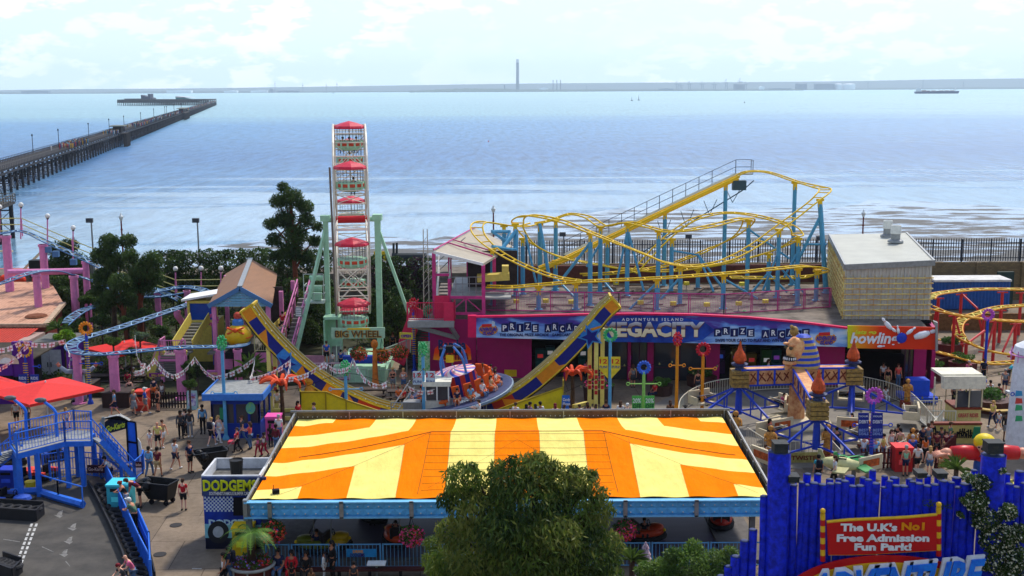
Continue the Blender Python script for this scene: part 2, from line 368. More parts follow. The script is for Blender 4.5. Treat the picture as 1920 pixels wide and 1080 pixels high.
# -- paving of the park
def paving(add,L,b):
 g=add('ShaderNodeNewGeometry');n=add('ShaderNodeTexNoise',i_Scale=.35,i_Detail=8.,i_Roughness=.7);L(g.outputs['Position'],n.inputs['Vector'])
 r=add('ShaderNodeValToRGB');r.color_ramp.elements[0].position=.3;r.color_ramp.elements[0].color=(*lin((104,92,78)),1);r.color_ramp.elements[1].position=.72;r.color_ramp.elements[1].color=(*lin((150,133,113)),1)
 L(n.outputs[0],r.inputs[0])
 n2_=add('ShaderNodeTexNoise',i_Scale=3.2,i_Detail=9.,i_Roughness=.8);L(g.outputs['Position'],n2_.inputs['Vector'])
 r2_=add('ShaderNodeValToRGB');r2_.color_ramp.elements[0].position=.36;r2_.color_ramp.elements[0].color=(.62,.6,.56,1);r2_.color_ramp.elements[1].position=.55;L(n2_.outputs[0],r2_.inputs[0])
 mu=add('ShaderNodeMix',data_type='RGBA',blend_type='MULTIPLY',i_0=.6);L(r.outputs[0],mu.inputs[6]);L(r2_.outputs[0],mu.inputs[7])
 mp_=add('ShaderNodeMapping');mp_.inputs['Rotation'].default_value=(0,0,-.05);L(g.outputs['Position'],mp_.inputs[0])
 br=add('ShaderNodeTexBrick',i_Scale=1.);br.inputs['Brick Width'].default_value=3.2;br.inputs['Row Height'].default_value=3.4;br.inputs['Mortar Size'].default_value=.022;br.inputs['Color1'].default_value=(1,1,1,1);br.inputs['Color2'].default_value=(.86,.86,.86,1);br.inputs['Mortar'].default_value=(.4,.38,.36,1)
 L(mp_.outputs[0],br.inputs['Vector'])
 m2_=add('ShaderNodeMix',data_type='RGBA',blend_type='MULTIPLY',i_0=1.);L(mu.outputs[2],m2_.inputs[6]);L(br.outputs[0],m2_.inputs[7]);L(m2_.outputs[2],b.inputs['Base Color'])
grid('plaza_ground',-170,170,[8,117.6],1,0,nodes('concrete_paving',paving,.75))
b=MB();b.lim((-170,117.6,-4.5),(170,122,2.9));tag(b.build('promenade',mat('promenade_stone',(120,110,98),.9,var=.3,scale=1)),kind='structure')
b=MB();b.lim((-170,-30,-.5),(170,8,13));tag(b.build('cliff_terrace',mat('cliff_grass',(70,90,45),.9,var=.3,scale=1)),kind='structure')
# planted ground under the gardens at the left
b=MB();b.slab([(-60,117.5),(-60,84),(-24,80),(-15,84),(-9,92),(-3,96),(-2,117.5)],.004,.35)
tag(b.build('garden_soil',mat('garden_soil',(58,60,38),.95,var=.35,scale=1.2,bump=.5,bscale=4)),kind='structure')
b=MB();pl=[S(-60,1150),S(-60,930),S(40,905),S(90,885),S(150,890),S(185,925),S(215,990),S(238,1050),S(240,1150)]
def tarmac(add,L,b):
 g=add('ShaderNodeNewGeometry');n=add('ShaderNodeTexNoise',i_Scale=.5,i_Detail=8.,i_Roughness=.7);L(g.outputs['Position'],n.inputs['Vector'])
 r=add('ShaderNodeValToRGB');r.color_ramp.elements[0].position=.3;r.color_ramp.elements[0].color=(*lin((58,57,56)),1);r.color_ramp.elements[1].position=.7;r.color_ramp.elements[1].color=(*lin((92,88,82)),1)
 mp_=add('ShaderNodeMapping');mp_.inputs['Location'].default_value=(24,-44,0);mp_.inputs['Scale'].default_value=(1,1,1);L(g.outputs['Position'],mp_.inputs[0])
 w=add('ShaderNodeTexWave',wave_type='RINGS',rings_direction='Z',i_Scale=.23,i_Distortion=9.,i_Detail=5.);w.inputs['Detail Scale'].default_value=.6;L(mp_.outputs[0],w.inputs[0])
 L(n.outputs[0],r.inputs[0]);m=add('ShaderNodeMix',data_type='RGBA',blend_type='MULTIPLY',i_0=.10);L(r.outputs[0],m.inputs[6]);L(w.outputs[0],m.inputs[7]);L(m.outputs[2],b.inputs['Base Color'])
b.add([(p.x,p.y,.006)for p in pl],[tuple(range(len(pl)))[::-1]]);tag(b.build('go_kart_track',nodes('kart_tarmac',tarmac,.8)),kind='structure')
wq=mat('worn_paint',(132,130,126),.8,var=.35,scale=6)
wp=mat('road_paint',(200,200,196),.7,var=.3,scale=9)
b=MB()
def gq(px,z=.012):
 p=[S(u,v)for u,v in px];b.add([(q.x,q.y,z)for q in p],[tuple(range(len(p)))])
for k in range(11):
 t=k/10;u=58+(25-58)*t;v=985+(1070-985)*t
 for du in(0,9):gq([(u+du-2.5,v+2.8),(u+du+2.0,v+2.8),(u+du+4,v-2.8),(u+du-.5,v-2.8)])
tag(b.build('lane_dashes',wp),kind='structure');b=MB()
for u,v in((110,964),(135,988),(128,1013),(119,1037)):
 gq([(u-9,v+2),(u+2,v+8),(u+9,v+3)]);gq([(u-4,v+1),(u+6,v+2.5),(u+8,v-7),(u+2,v-5)])
gq([(78,1026),(101,1036),(101,1035),(79,1024.5)]);gq([(122,1053),(131,1063),(132,1062),(124,1052)]);gq([(6,1012),(37,1017),(37,1015.6),(6,1010.8)])
tag(b.build('track_markings',wq),kind='structure')
b=MB();gq([(360,1067),(378,1067),(378,1066),(360,1066)]);gq([(272,879),(300,879),(300,878.2),(272,878.2)]);tag(b.build('paving_marks',wp),kind='structure')
b=MB();g_=random.Random(6)
for i in range(26):
 q=S(g_.uniform(250,1850),g_.uniform(745,1010));w,h_=g_.uniform(.4,1.6),g_.uniform(.3,1.2);a=g_.choice([0,.05,1.57]);b.box((q.x,q.y,.004+.0005*i),(w,h_,.004),a)
tag(b.build('paving_patches',mat('paving_patch',(98,90,80),.85,var=.3,scale=1.5)),kind='structure')
b=MB()
for u,v in((330,985),(292,868),(430,905),(300,1040),(1590,800),(1810,842),(560,715),(700,760),(1400,705)):q=S(u,v);b.lathe((q.x,q.y,.02),[(.3,0),(.3,.006)],14)
tag(b.build('drain_covers',mat('cast_iron',(52,50,50),.7)),kind='structure')
# -- far shore
land=mat('far_land',(52,66,60),.95,var=.3,scale=.004)
def ridge(name,Y,depth,prof,seed,jag=0,m=land):
 """land across the estuary: prof = (u, v) skyline points of its crest"""
 g=random.Random(seed);P=smooth_pts([(u,v,0)for u,v in prof],14);b=MB();n=len(P)
 for p in P:
  q=V(p.x,p.y-g.uniform(0,jag),Y);w=V(p.x,200,Y-40)
  b.v+=[(q.x,Y-depth*.5,-5),(q.x,Y-depth*.5,1.5),(q.x,Y,max(q.z,4)),(q.x,Y+depth,-5)]
 for i in range(n-1):
  for k in range(3):a=4*i+k;b.face((a,a+4,a+5,a+1))
 return tag(b.build(name,m),kind='structure')
ridge('far_hills',13500,1200,[(-80,170),(0,169),(150,167),(330,166),(560,163),(760,160),(960,157),(1200,155),(1400,154),(1600,152),(1760,149),(1990,146)],1)
ridge('far_shore',10500,500,[(-80,175),(60,173),(160,174),(300,171.5),(420,172),(520,171),(700,173.5),(800,169),(900,167),(1100,168),(1300,167),(1560,167),(1700,165),(1990,163)],2,1.2)
ridge('far_island',9300,250,[(770,174.5),(800,170),(860,167),(960,168),(1100,169),(1250,170),(1500,169)],5,1.6,mat('far_meadow',(66,82,56),.95,var=.3,scale=.006))
conc=mat('weathered_concrete',(100,102,110),.8,var=.1,scale=.02)
p0=V(970.5,168,9450);b=MB();b.lathe((p0.x,p0.y,2),[(15,0),(13,40),(11.5,90),(11,242)],16)
t=thing('power_station_chimney','very tall tapering grey concrete chimney on the far shore','chimney',(p0.x,p0.y,2));b.build('shaft',conc,t)
b=MB();b.lathe((p0.x,p0.y,2),[(11.4,218),(11.4,243),(9.5,243)],16);b.build('rim',mat('pale_concrete',(205,205,205),.8),t)
for i,(u,w)in enumerate(((1037,'leftmost'),(1044,'middle'),(1051,'rightmost'))):
 p=V(u,168,9400);b=MB();b.lathe((p.x,p.y,2),[(4.2,0),(3,80),(3,84)],8);tag(b.build('industrial_stack',conc),'slim dark smoke stack right of the great chimney, %s of three'%w,'smoke stack','three slim stacks on the far shore')
p=V(946,168,9400);b=MB();b.lim((p.x-5,p.y-8,2),(p.x+5,p.y+8,46));b.lim((p.x-3,p.y-5,46),(p.x+3,p.y+5,52));tag(b.build('block_tower',conc),'squat grey tower block just left of the great chimney','tower')
tankm=mat('tank_steel',(64,74,94),.6);whm=mat('white_cladding',(225,228,230),.7)
for u0,u1,v0,m,lab in((1375,1397,158,tankm,'small grey storage tank below the port cranes'),(1491,1513,157,tankm,'blue grey storage tank, left of the two large dark ones'),(1526,1564,157,tankm,'widest blue grey storage tank on the far shore'),(1580,1603,158,whm,'pale cream storage tank with domed roof on far shore'),(1565,1579,158,whm,'small pale storage tank beside the cream domed tank')):
 a,c=V(u0,168,9500),V(u1,168,9500);h=V(u0,v0,9500).z;r=(c.x-a.x)/2;b=MB();b.lathe(((a.x+c.x)/2,9500,2),[(r,0),(r,h-2),(r*.6,h+3),(.01,h+5)],24);tag(b.build('storage_tank',m),lab,'storage tank','storage tanks on the far shore')
g_=random.Random(5)
for i,(u,v,w)in enumerate(((1270,152,'first from the left'),(1277,155,'second from the left'),(1293,152,'third from the left'),(1317,152,'fourth from the left'),(1340,153,'fifth from the left'),(1362,148,'sixth from the left'),(1388,146,'seventh from the left'),(1398,153,'rightmost'))):
 p=V(u,168,9600);h=V(u,v,9600).z;b=MB()
 for s_ in(-9,9):b.beam((p.x+s_,p.y,2),(p.x+s_*.6,p.y,h*.72),2.2);b.beam((p.x+s_,p.y+14,2),(p.x+s_*.6,p.y+14,h*.72),2.2)
 b.beam((p.x-9,p.y,h*.36),(p.x+9,p.y,h*.36),2);b.beam((p.x-5,p.y+7,h*.7),(p.x-1,p.y+7,h),2.2);b.beam((p.x-24,p.y,h*.66),(p.x+20,p.y,h*.66),3);b.beam((p.x-1,p.y+7,h),(p.x-22,p.y,h*.67),1.2)
 tag(b.build('port_crane',tankm),'tall container port crane on the far shore, %s'%w,'crane','container cranes across the water')
for i,(u,v,w)in enumerate(((516,152,'near the pier end'),(568,156,'second from the pier'),(612,156,'third from the pier'),(632,154,'behind the big wheel'),(1100,160,'right of three stacks'),(1730,149,'above the cargo ship'),(1806,152,'right of the cargo ship'),(1627,152,'right of the pale tanks'))):
 p=V(u,170,9800);h=V(u,v,9800).z;b=MB();b.beam((p.x-4,p.y,0),(p.x,p.y,h),1.4);b.beam((p.x+4,p.y,0),(p.x,p.y,h),1.4);b.beam((p.x-7,p.y,h*.75),(p.x+7,p.y,h*.75),1.2);tag(b.build('lattice_mast',tankm),'thin grey mast on the horizon, %s'%w,'mast','masts along the horizon')
for i,(u0,u1,v,m,w)in enumerate(((312,358,169.5,whm,'long low white shed behind the pier head'),(420,444,170,whm,'white warehouse on the shore right of the pier head'),(470,500,170,whm,'pale factory on the shore left of the tallest mast'),(505,512,167,tankm,'narrow grey silo beside the tallest mast'),(520,560,170.5,tankm,'long grey shed right of the tallest mast'),(1012,1028,165,whm,'white hall between the great chimney and three stacks'),(1425,1433,162,whm,'small white sphere store right of the cranes'),(1235,1262,166.5,tankm,'low dark shed left of the cranes'),(1440,1484,166,tankm,'low works building left of the dark tanks'),(40,90,170.5,tankm,'low shed on the shore at far left'))):
 a,c=V(u0,172,9700),V(u1,172,9700);h=V(u0,v,9700).z+3;b=MB();b.prism([(a.x,0),(c.x,0),(c.x,h*.8),((a.x+c.x)/2,h),(a.x,h*.8)],(0,1,0),(0,9700,0),(1,0,0),(0,0,1),60);tag(b.build('waterfront_building',m),w,'building','low buildings on the far shore')
# ships
def boat_hull(b,c,L,W,h):
 x,y,z=c;P=[(-L/2,-W/2),(L*.38,-W/2),(L/2,0),(L*.38,W/2),(-L/2,W/2)]
 b.add([(x+a*.97,y+d*.8,z)for a,d in P]+[(x+a,y+d,z+h*(1.25 if a>L*.3 else 1))for a,d in P],[(4,3,2,1,0),(5,6,7,8,9)]+[(i,(i+1)%5,5+(i+1)%5,5+i)for i in range(5)])
p=S(1757,175.5,-4);L_=82/F*p.y;t=thing('cargo_ship','long dark blue cargo ship under way at the right horizon','ship',p)
b=MB();boat_hull(b,(p.x,p.y,-4),L_,L_*.15,L_*.045);b.build('hull',mat('ship_blue',(34,52,92),.5),t)
b=MB();x0=p.x-L_*.44;k=L_
b.lim((x0-.03*k,p.y-.05*k,-4+.045*k),(x0+.06*k,p.y+.05*k,-4+.09*k));b.lim((x0-.02*k,p.y-.04*k,-4+.09*k),(x0+.03*k,p.y+.04*k,-4+.125*k));b.lim((x0+.035*k,p.y-.01*k,-4+.09*k),(x0+.05*k,p.y+.01*k,-4+.14*k));b.build('bridge_house',whm,t)
b=MB()
for q in(.1,.2,.32,.42,.5,.62,.74):b.lim((x0+q*k,p.y-.05*k,-4+.045*k),(x0+(q+.07)*k,p.y+.05*k,-4+.062*k+.008*k*(int(q*50)%3)))
b.build('hatch_covers',mat('hatch_rust',(150,110,96),.7),t)
b=MB();b.tube((x0+.85*k,p.y,-4),(x0+.85*k,p.y,-4+.13*k),.006*k);b.beam((x0+.8*k,p.y,-4+.09*k),(x0+.9*k,p.y,-4+.09*k),.006*k);b.build('mast',whm,t)
for u,v,hh,lab in((1184,188,9,'white sailed yacht with dark hull, left of the pair'),(1197,187,12,'white sailed yacht with taller sail, right of the pair')):
 p=S(u,v+1,-4);k=p.y/F;t=thing('sailing_boat',lab,'sailing boat',p,'two yachts on the estuary')
 b=MB();boat_hull(b,(p.x+.5*k,p.y,-4),4.2*k,1.3*k,.8*k);b.build('hull',mat('boat_dark',(40,44,60),.5),t)
 b=MB();b.prism([(-1,1),(1.6,1),(.6,hh)],(0,1,0),(p.x,p.y,-4),(k,0,0),(0,0,k),.1*k);b.build('sail',mat('sailcloth',(245,245,245),.8),t)
 b=MB();b.tube((p.x+.6*k,p.y,-4),(p.x+.6*k,p.y,-4+hh*k),.12*k);b.build('mast',whm,t)
for u,v,nm,lab,cc in((1396,193,'channel_buoy','small dark channel buoy right of the yachts',(30,40,50)),(625,175,'trawler','small dark boat far off behind the big wheel',(60,80,90)),(916,266,'mooring_buoy','small orange mooring buoy on the open water',(220,90,50))):
 p=S(u,v,-4);k=p.y/F;b=MB();b.lathe(p,[(1.3*k,-.2*k),(1.4*k,.6*k),(.5*k,1*k),(.3*k,3*k)],8);tag(b.build(nm,mat(nm,cc,.5)),lab,'buoy' if 'buoy' in nm else 'boat')
# ================================================================ pier
iron=mat('pier_iron',(34,34,40),.7,var=.3,scale=2);deckm=mat('pier_planks',(64,60,58),.8,var=.25,scale=.5)
pa,pb=Vector((-119.0,255,0)),Vector((-503.0,2050,0));pd=(pb-pa).normalized();pn=Vector((pd.y,-pd.x,0));ZD=2.0
t=thing('pier','immensely long dark iron pier running out across the estuary','pier',(pa.x,pa.y,-4))
PL=(pb-pa).length;W=3.4
def pq(s,o,z):q=pa+pd*s+pn*o*1.0;return Vector((q.x,q.y,z))
b=MB();b.beam(pq(-40,0,ZD),pq(PL,0,ZD),2*W-.6,.5);b.build('deck',deckm,t)
b=MB()
for o in(-W,W,0):b.beam(pq(-40,o,ZD-.8),pq(PL,o,ZD-.8),.25,.5)
b.build('girder',iron,t)
b=MB();s=-36.;
while s<PL:
 for o in(-3.2,3.2):b.tube(pq(s,o,-5),pq(s,o,ZD-1),.36 if s<700 else .6,n=5)
 if s<900:
  b.beam(pq(s,-4.2,-3),pq(s,4.2,.6),.12);b.beam(pq(s,4.2,-3),pq(s,-4.2,.6),.12);b.beam(pq(s,-4.2,-1.2),pq(s,4.2,-1.2),.2)
  if int(s/8)%3:
   for o in(-4.2,4.2):b.beam(pq(s,o,-3),pq(s+8,o,.5),.1);b.beam(pq(s+8,o,-3),pq(s,o,.5),.1)
 s+=8 if s<900 else 14
tag(b.build('pile',iron,t),kind='stuff')
b=MB();s=-40.
for o in(-W,W,-1.2):
 b.beam(pq(-40,o,ZD+1.25),pq(PL,o,ZD+1.25),.1);b.beam(pq(-40,o,ZD+.75),pq(PL,o,ZD+.75),.07)
while s<900:
 for o in(-W,W,-1.2):b.beam(pq(s,o,ZD),pq(s,o,ZD+1.25),.09)
 s+=2.2
b.build('railing',iron,t)
b=MB()
for o in(-4,-3):b.beam(pq(-40,o,ZD+.32),pq(PL,o,ZD+.32),.14,.14)
b.build('rail_line',mat('rail_rust',(84,70,62),.7),t)
def pxs(u,v):  # station on the pier under a pixel of the deck
 p=S(u,v,ZD);return(p-pa).dot(pd)
for u,v,L1,h,lab in((157,250,13,3.2,1),(275,211,60,3.5,0)):
 s=pxs(u,v);b=MB();b.beam(pq(s-L1/2,3,ZD+h),pq(s+L1/2,3,ZD+h),6.5,.4);b.build('shelter_roof',mat('shelter_roof',(120,122,110),.8),t)
 b=MB();b.beam(pq(s-L1*.4,3,ZD+h*.5),pq(s+L1*.4,3,ZD+h*.5),3.5,h-.6);b.beam(pq(s-L1*.6,5.6,ZD-.3),pq(s+L1*.6,5.6,ZD-.3),3,.5)
 for k in range(6):
  for o in(6,7):b.tube(pq(s-L1*.55+k*L1*.22,o,-5),pq(s-L1*.55+k*L1*.22,o,ZD),.35,n=5)
 b.build('shelter',mat('shelter_wood',(58,52,48),.8),t)
# pier head
hp=S(350,197,-4);hx0,hx1=V(232,196,hp.y).x,V(398,196,hp.y).x;k=hp.y/F
b=MB();b.lim((hx0,hp.y-12*k*3,4.2),(hx1,hp.y+30,6));b.lim((hx0,hp.y-34,1),(hx0+(hx1-hx0)*.8,hp.y+34,4));b.build('pier_head_deck',deckm,t)
b=MB()
for i in range(50):
 x=hx0+(hx1-hx0)*i/49
 for yy in(-30,0,28):b.tube((x,hp.y+yy,-5),(x,hp.y+yy,4.2),.55,n=4)
b.lim((hx0,hp.y-35,.5),(hx1,hp.y-33,1.2));b.build('head_pile',iron,t)
def hbx(nm,u0,u1,v0,v1,m,dy=0,roof=None):
 a,c=V(u0,v0,hp.y+dy),V(u1,v1,hp.y+dy);b=MB()
 if roof:b.prism([(a.x,c.z),(c.x,c.z),(c.x,a.z-(a.z-c.z)*roof[1]),(a.x,a.z-(a.z-c.z)*roof[0])],(0,1,0),(0,hp.y+dy,0),(1,0,0),(0,0,1),22)
 else:b.lim((a.x,hp.y+dy,c.z),(c.x,hp.y+dy+18,a.z))
 b.build(nm,m,t)
grb=mat('slate_blue_cladding',(84,88,104),.7)
hbx('station_block',264,286,178,190,grb,0,(0,.5));hbx('lift_tower',277,282,176,188,grb,-6);hbx('canopy',233,262,185,187,grb,-3);hbx('canopy_post',240,242,187,190,iron);hbx('kiosk',244,262,187.5,190,mat('kiosk_red',(150,96,84),.7),-5);hbx('canopy',282,292,185,189,grb,-4,(.5,.9))
hbx('glass_pavilion',329,358,181,190,mat('pavilion_glass',(70,140,138),.25),0,(0,.55));hbx('pavilion_roof',330,361,180.2,182.6,mat('pavilion_roof',(240,240,238),.6),-2,(.0,.9));hbx('hut',364,372,187,190,whm,0)
for i,(u,v)in enumerate(((20,287),(73,273),(112,257),(143,246),(170,238),(191,229),(208,222),(229,216),(250,211),(238,215),(266,207))):
 s=pxs(u,v);q=pq(s,-4.4,ZD);hh=5.2 if i<6 else 6
 lp=thing('pier_lamp','slim dark lamp standard on the pier deck, %s from the shore'%['nearest','second','third','fourth','fifth','sixth','seventh','eighth','tenth','ninth','farthest'][i],'street lamp',q,'lamp standards along the pier')
 b=MB();b.tube(q,q+Vector((0,0,hh)),.09+.0001*s,n=6);b.build('post',iron,lp);b=MB();b.ball(q+Vector((0,0,hh+.2)),.26+.00012*s,8,5,sz=1.4);b.build('lantern',iron,lp)
# crowd on the pier: uncountable specks
cm=[C(180,60,60),C(60,70,120),C(220,210,200),C(40,40,46),C(90,150,170),C(200,150,60)]
b=MB();g_=random.Random(9)
for i in range(900):
 s=(g_.choice([pxs(57,275),pxs(133,250),pxs(240,215),pxs(175,236),g_.uniform(330,900),g_.uniform(800,PL),g_.uniform(800,PL)])+g_.gauss(0,14));o=g_.uniform(-1,4);h=g_.uniform(1.5,1.8)
 if s<20 or s>PL:continue
 b.mat(g_.randrange(6));q=pq(s,o,ZD+.25);b.lathe(q,[(.16,0),(.22,h*.5),(.26,h*.8),(.08,h*.86)],5);b.mat(3);b.ball(q+Vector((0,0,h*.93)),.13,5,4)
tag(b.build('pier_crowd',cm),kind='stuff')
tag(bpy.data.objects['pier_crowd'],'distant crowd of visitors walking along the pier deck','crowd')
# nearer, wider platform of the pier at the left edge
t2=thing('pier_platform','near timber pier platform on dark piles at left edge','pier',(-92,195,-4))
zt=2.2;pY=200
b=MB();e1=V(27,352,206);e2=V(-60,372,190);b.slab([(e1.x,206),(e1.x-26,206),(e2.x-20,186),(e1.x+4,186)],zt-.35,zt);b.build('deck',deckm,t2)
b=MB()
for(x,y)in[(e1.x-.5+(206-y)*.18-c*4.2,y)for y in(188,196,204.5)for c in range(5)]:b.tube((x,y,-5),(x,y,zt-.3),.36,n=6);b.ball((x,y,-.6),.5,8,4)
for y in(188,196,204.5):
 x=e1.x-.5+(206-y)*.18
 for z in(.8,-1.6):b.beam((x,y,z),(x-17,y,z),.22)
 b.beam((x,y,-3),(x-4.2,y,.8),.1);b.beam((x,y,.8),(x-4.2,y,-3),.1)
b.build('pile',iron,t2)
b=MB()
for z in(.45,.9,1.35):b.beam((e1.x,206,zt+z),(e1.x+4,186,zt+z),.1);b.beam((e1.x,206,zt+z),(e1.x-26,206,zt+z),.1)
for i in range(12):y=206-i*20/11;x=e1.x+4*(206-y)/20;b.beam((x,y,zt),(x,y,zt+1.35),.12);b.beam((e1.x-i*2.2,206,zt),(e1.x-i*2.2,206,zt+1.35),.12)
b.build('railing',mat('weathered_timber',(96,88,78),.8,var=.3),t2)
# -- haze
b=MB();b.lim((-19000,-400,-6),(19000,14800,300));m=bpy.data.materials.new('sea_haze');m.use_nodes=True;nt=m.node_tree;nt.nodes.clear()
o_=nt.nodes.new('ShaderNodeOutputMaterial');pv=nt.nodes.new('ShaderNodeVolumePrincipled');pv.inputs['Density'].default_value=6.5e-5;pv.inputs['Color'].default_value=(.76,.87,1,1);pv.inputs['Anisotropy'].default_value=.2
nt.links.new(pv.outputs[0],o_.inputs['Volume']);tag(b.build('haze',m),kind='stuff')
# ================================================================ arcade building and the coaster on its roof
mag=mat('magenta_wall',(176,22,104),.55,var=.1,scale=1.5,dirt=.25);pinkp=mat('pink_paint',(205,60,130),.45,var=.2,scale=3,dirt=.4);roofm=mat('flat_roof',(128,118,108),.9,var=.35,scale=.8,bump=.3,bscale=3)
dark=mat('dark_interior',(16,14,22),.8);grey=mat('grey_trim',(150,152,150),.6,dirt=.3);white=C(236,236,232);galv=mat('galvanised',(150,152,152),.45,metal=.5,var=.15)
AL,AR,AC=V(893,632,83.5),V(1588,650,80.4),V(1757,657,79.1)
AL.z=AR.z=AC.z=3.5
arc=thing('arcade_building','long magenta arcade hall with printed fascia below the rooftop coaster','building',(AL.x,86,0))
def bk(p,d,z=None):   # step back from the facade
 return Vector((p.x,p.y+d,p.z if z is None else z))
X0=V(806,690,86).x
b=MB();b.slab([(X0,86.2),(X0,101),(31.5,99),(AC.x-.2,AC.y+1.2),(AR.x,AR.y+1.2),(AL.x,AL.y+1.2),(AL.x,86.2)],4.3,4.6);b.build('roof',roofm,arc)
b=MB()
def wl_(u0,u1,z0,z1,A,B,off=2.6,th=.25):
 a,c=onp(u0,660,A,B),onp(u1,660,A,B);b.beam((a.x,a.y+off,(z0+z1)/2),(c.x,c.y+off,(z0+z1)/2),th,z1-z0)
wl_(893,1758,3.2,4.3,AL,AR)
for u0,u1 in((893,998),(1222,1234),(1336,1362),(1546,1604),(1060,1066),(1118,1122),(1184,1190),(1738,1762)):wl_(u0,u1,0,3.2,AL,AR)
b.lim((X0,86.2,0),(V(893,640,86).x,86.45,4.3));b.lim((X0,86.46,0),(X0+.25,101,4.3));b.beam((AC.x+.8,AC.y+2.8,2.15),(AC.x+4,99,2.15),.25,4.3)
b.build('wall',mag,arc)
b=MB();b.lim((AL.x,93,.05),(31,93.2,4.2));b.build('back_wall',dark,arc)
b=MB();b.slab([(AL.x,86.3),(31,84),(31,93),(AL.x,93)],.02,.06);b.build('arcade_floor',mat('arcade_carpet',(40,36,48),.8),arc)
glass=nodes('shop_glass',lambda add,L,b:(b.inputs['Base Color'].__setattr__('default_value',(.03,.035,.05,1)),b.inputs['Roughness'].__setattr__('default_value',.08)))
for u0,u1 in((1123,1183),(1192,1221),(1236,1334),(1738,1752)):
 a,c=onp(u0,660,AL,AR),onp(u1,660,AL,AR)
 if u0>1700:a,c=onp(1720,690,AL,AR),onp(1737,690,AL,AR)
 b=MB();b.beam((a.x,a.y+2.7,1.6),(c.x,c.y+2.7,1.6),.04,3.1);w_=b.build('window',glass,arc)
 b=MB()
 for q in(a,c,a.lerp(c,.5)):b.beam((q.x,q.y+2.62,0),(q.x,q.y+2.62,3.2),.09)
 b.beam((a.x,a.y+2.62,1.0),(c.x,c.y+2.62,1.0),.07);b.build('frame',mat('window_frame',(60,22,52),.5),w_)
g_=random.Random(2);cc=[(210,60,60),(70,180,90),(60,100,220),(230,190,60),(150,80,200),(230,230,230),(40,190,190)]
for i in range(19):
 u=1010+i*30+g_.uniform(-6,6)
 a=onp(u,660,AL,AR);c1=g_.choice(cc);c2=g_.choice(cc);q=Vector((a.x,a.y+g_.uniform(4,5.6),.06));h=g_.uniform(1.6,2.1)
 t=thing('arcade_machine','dark coin machine inside the arcade, %s from the left end'%'first second third fourth fifth sixth seventh eighth ninth tenth eleventh twelfth thirteenth fourteenth fifteenth sixteenth seventeenth eighteenth nineteenth'.split()[i],'arcade machine',q,'machines inside the arcade')
 b=MB();b.prism([(-.35,0),(.35,0),(.35,.9),(.1,1.0),(.3,h),(-.35,h)],(1,0,0),q+Vector((-.35,0,0)),(0,-1,0),(0,0,1),.7);b.build('cabinet',C(*[int(k*.45)for k in c1]),t)
 b=MB();b.box(q+Vector((0,-.24,1.3)),(.4,.04,.28));b.build('screen',mat('screen_%d'%(i%7),c2,.3,emit=.15),t)
# fascia
def fascia(add,L,b):
 g=add('ShaderNodeNewGeometry');s_=add('ShaderNodeSeparateXYZ');L(g.outputs['Position'],s_.inputs[0])
 m=add('ShaderNodeMapping');m.inputs['Scale'].default_value=(.16,.1,.55);m.inputs['Rotation'].default_value=(0,.5,0);L(g.outputs['Position'],m.inputs[0])
 n=add('ShaderNodeTexNoise',i_Scale=1.4,i_Detail=4.,i_Distortion=1.2);L(m.outputs[0],n.inputs['Vector'])
 r=add('ShaderNodeValToRGB');e=r.color_ramp.elements;e[0].position=.3;e[0].color=(*lin((60,60,150)),1);e[1].position=.66;e[1].color=(*lin((196,214,238)),1)
 for p,c in((.42,(84,60,150)),(.5,(96,140,214)),(.58,(150,190,236))):x=e.new(p);x.color=(*lin(c),1)
 zz=add('ShaderNodeMapRange',i_1=3.4,i_2=5.3,i_3=.12,i_4=-.16);L(s_.outputs[2],zz.inputs[0]);a=add('ShaderNodeMath',operation='ADD');L(n.outputs[0],a.inputs[0]);L(zz.outputs[0],a.inputs[1]);L(a.outputs[0],r.inputs[0]);L(r.outputs[0],b.inputs['Base Color'])
fm=nodes('fascia_print',fascia,.35);navy=mat('navy_print',(18,32,92),.4);wht=mat('white_vinyl',(238,238,240),.4);megab=nodes('mega_blue',lambda add,L,b:(
 (lambda n,r,g:(L(g.outputs['Position'],n.inputs['Vector']),L(n.outputs[0],r.inputs[0]),L(r.outputs[0],b.inputs['Base Color'])))(add('ShaderNodeTexNoise',i_Scale=.5,i_Detail=3.),rampn(add,(14,38,120),(30,84,190)),add('ShaderNodeNewGeometry'))))if False else mat('mega_blue',(14,40,128),.4,dark=(34,90,196),scale=.5)
top=[(893,594),(1000,592),(1100,589.5),(1200,588.5),(1300,590),(1400,595),(1500,604),(1588,615)]
b=MB();panel(b,[(893,632)]+[(1588,650)]+top[::-1],AL,AR,.12);fs=b.build('fascia',fm,arc)
b=MB();panel(b,[(1138,640),(1126,620),(1145,600),(1180,592),(1250,591),(1318,601),(1340,618),(1318,636),(1280,642)],AL,AR,.03,.13);b.build('mega_panel',megab,fs)
b=MB();P_=[onp(u,v,AL,AR)for u,v in top]
for p,q in zip(P_,P_[1:]):b.beam(p+Vector((0,-.1,.03)),q+Vector((0,-.1,.03)),.36,.12)
b.beam(onp(893,632,AL,AR)+Vector((-.3,.1,0)),onp(893,594,AL,AR)+Vector((-.3,.1,.1)),.6,.5);b.build('fascia_trim',mat('hot_pink_trim',(222,20,90),.45),arc)
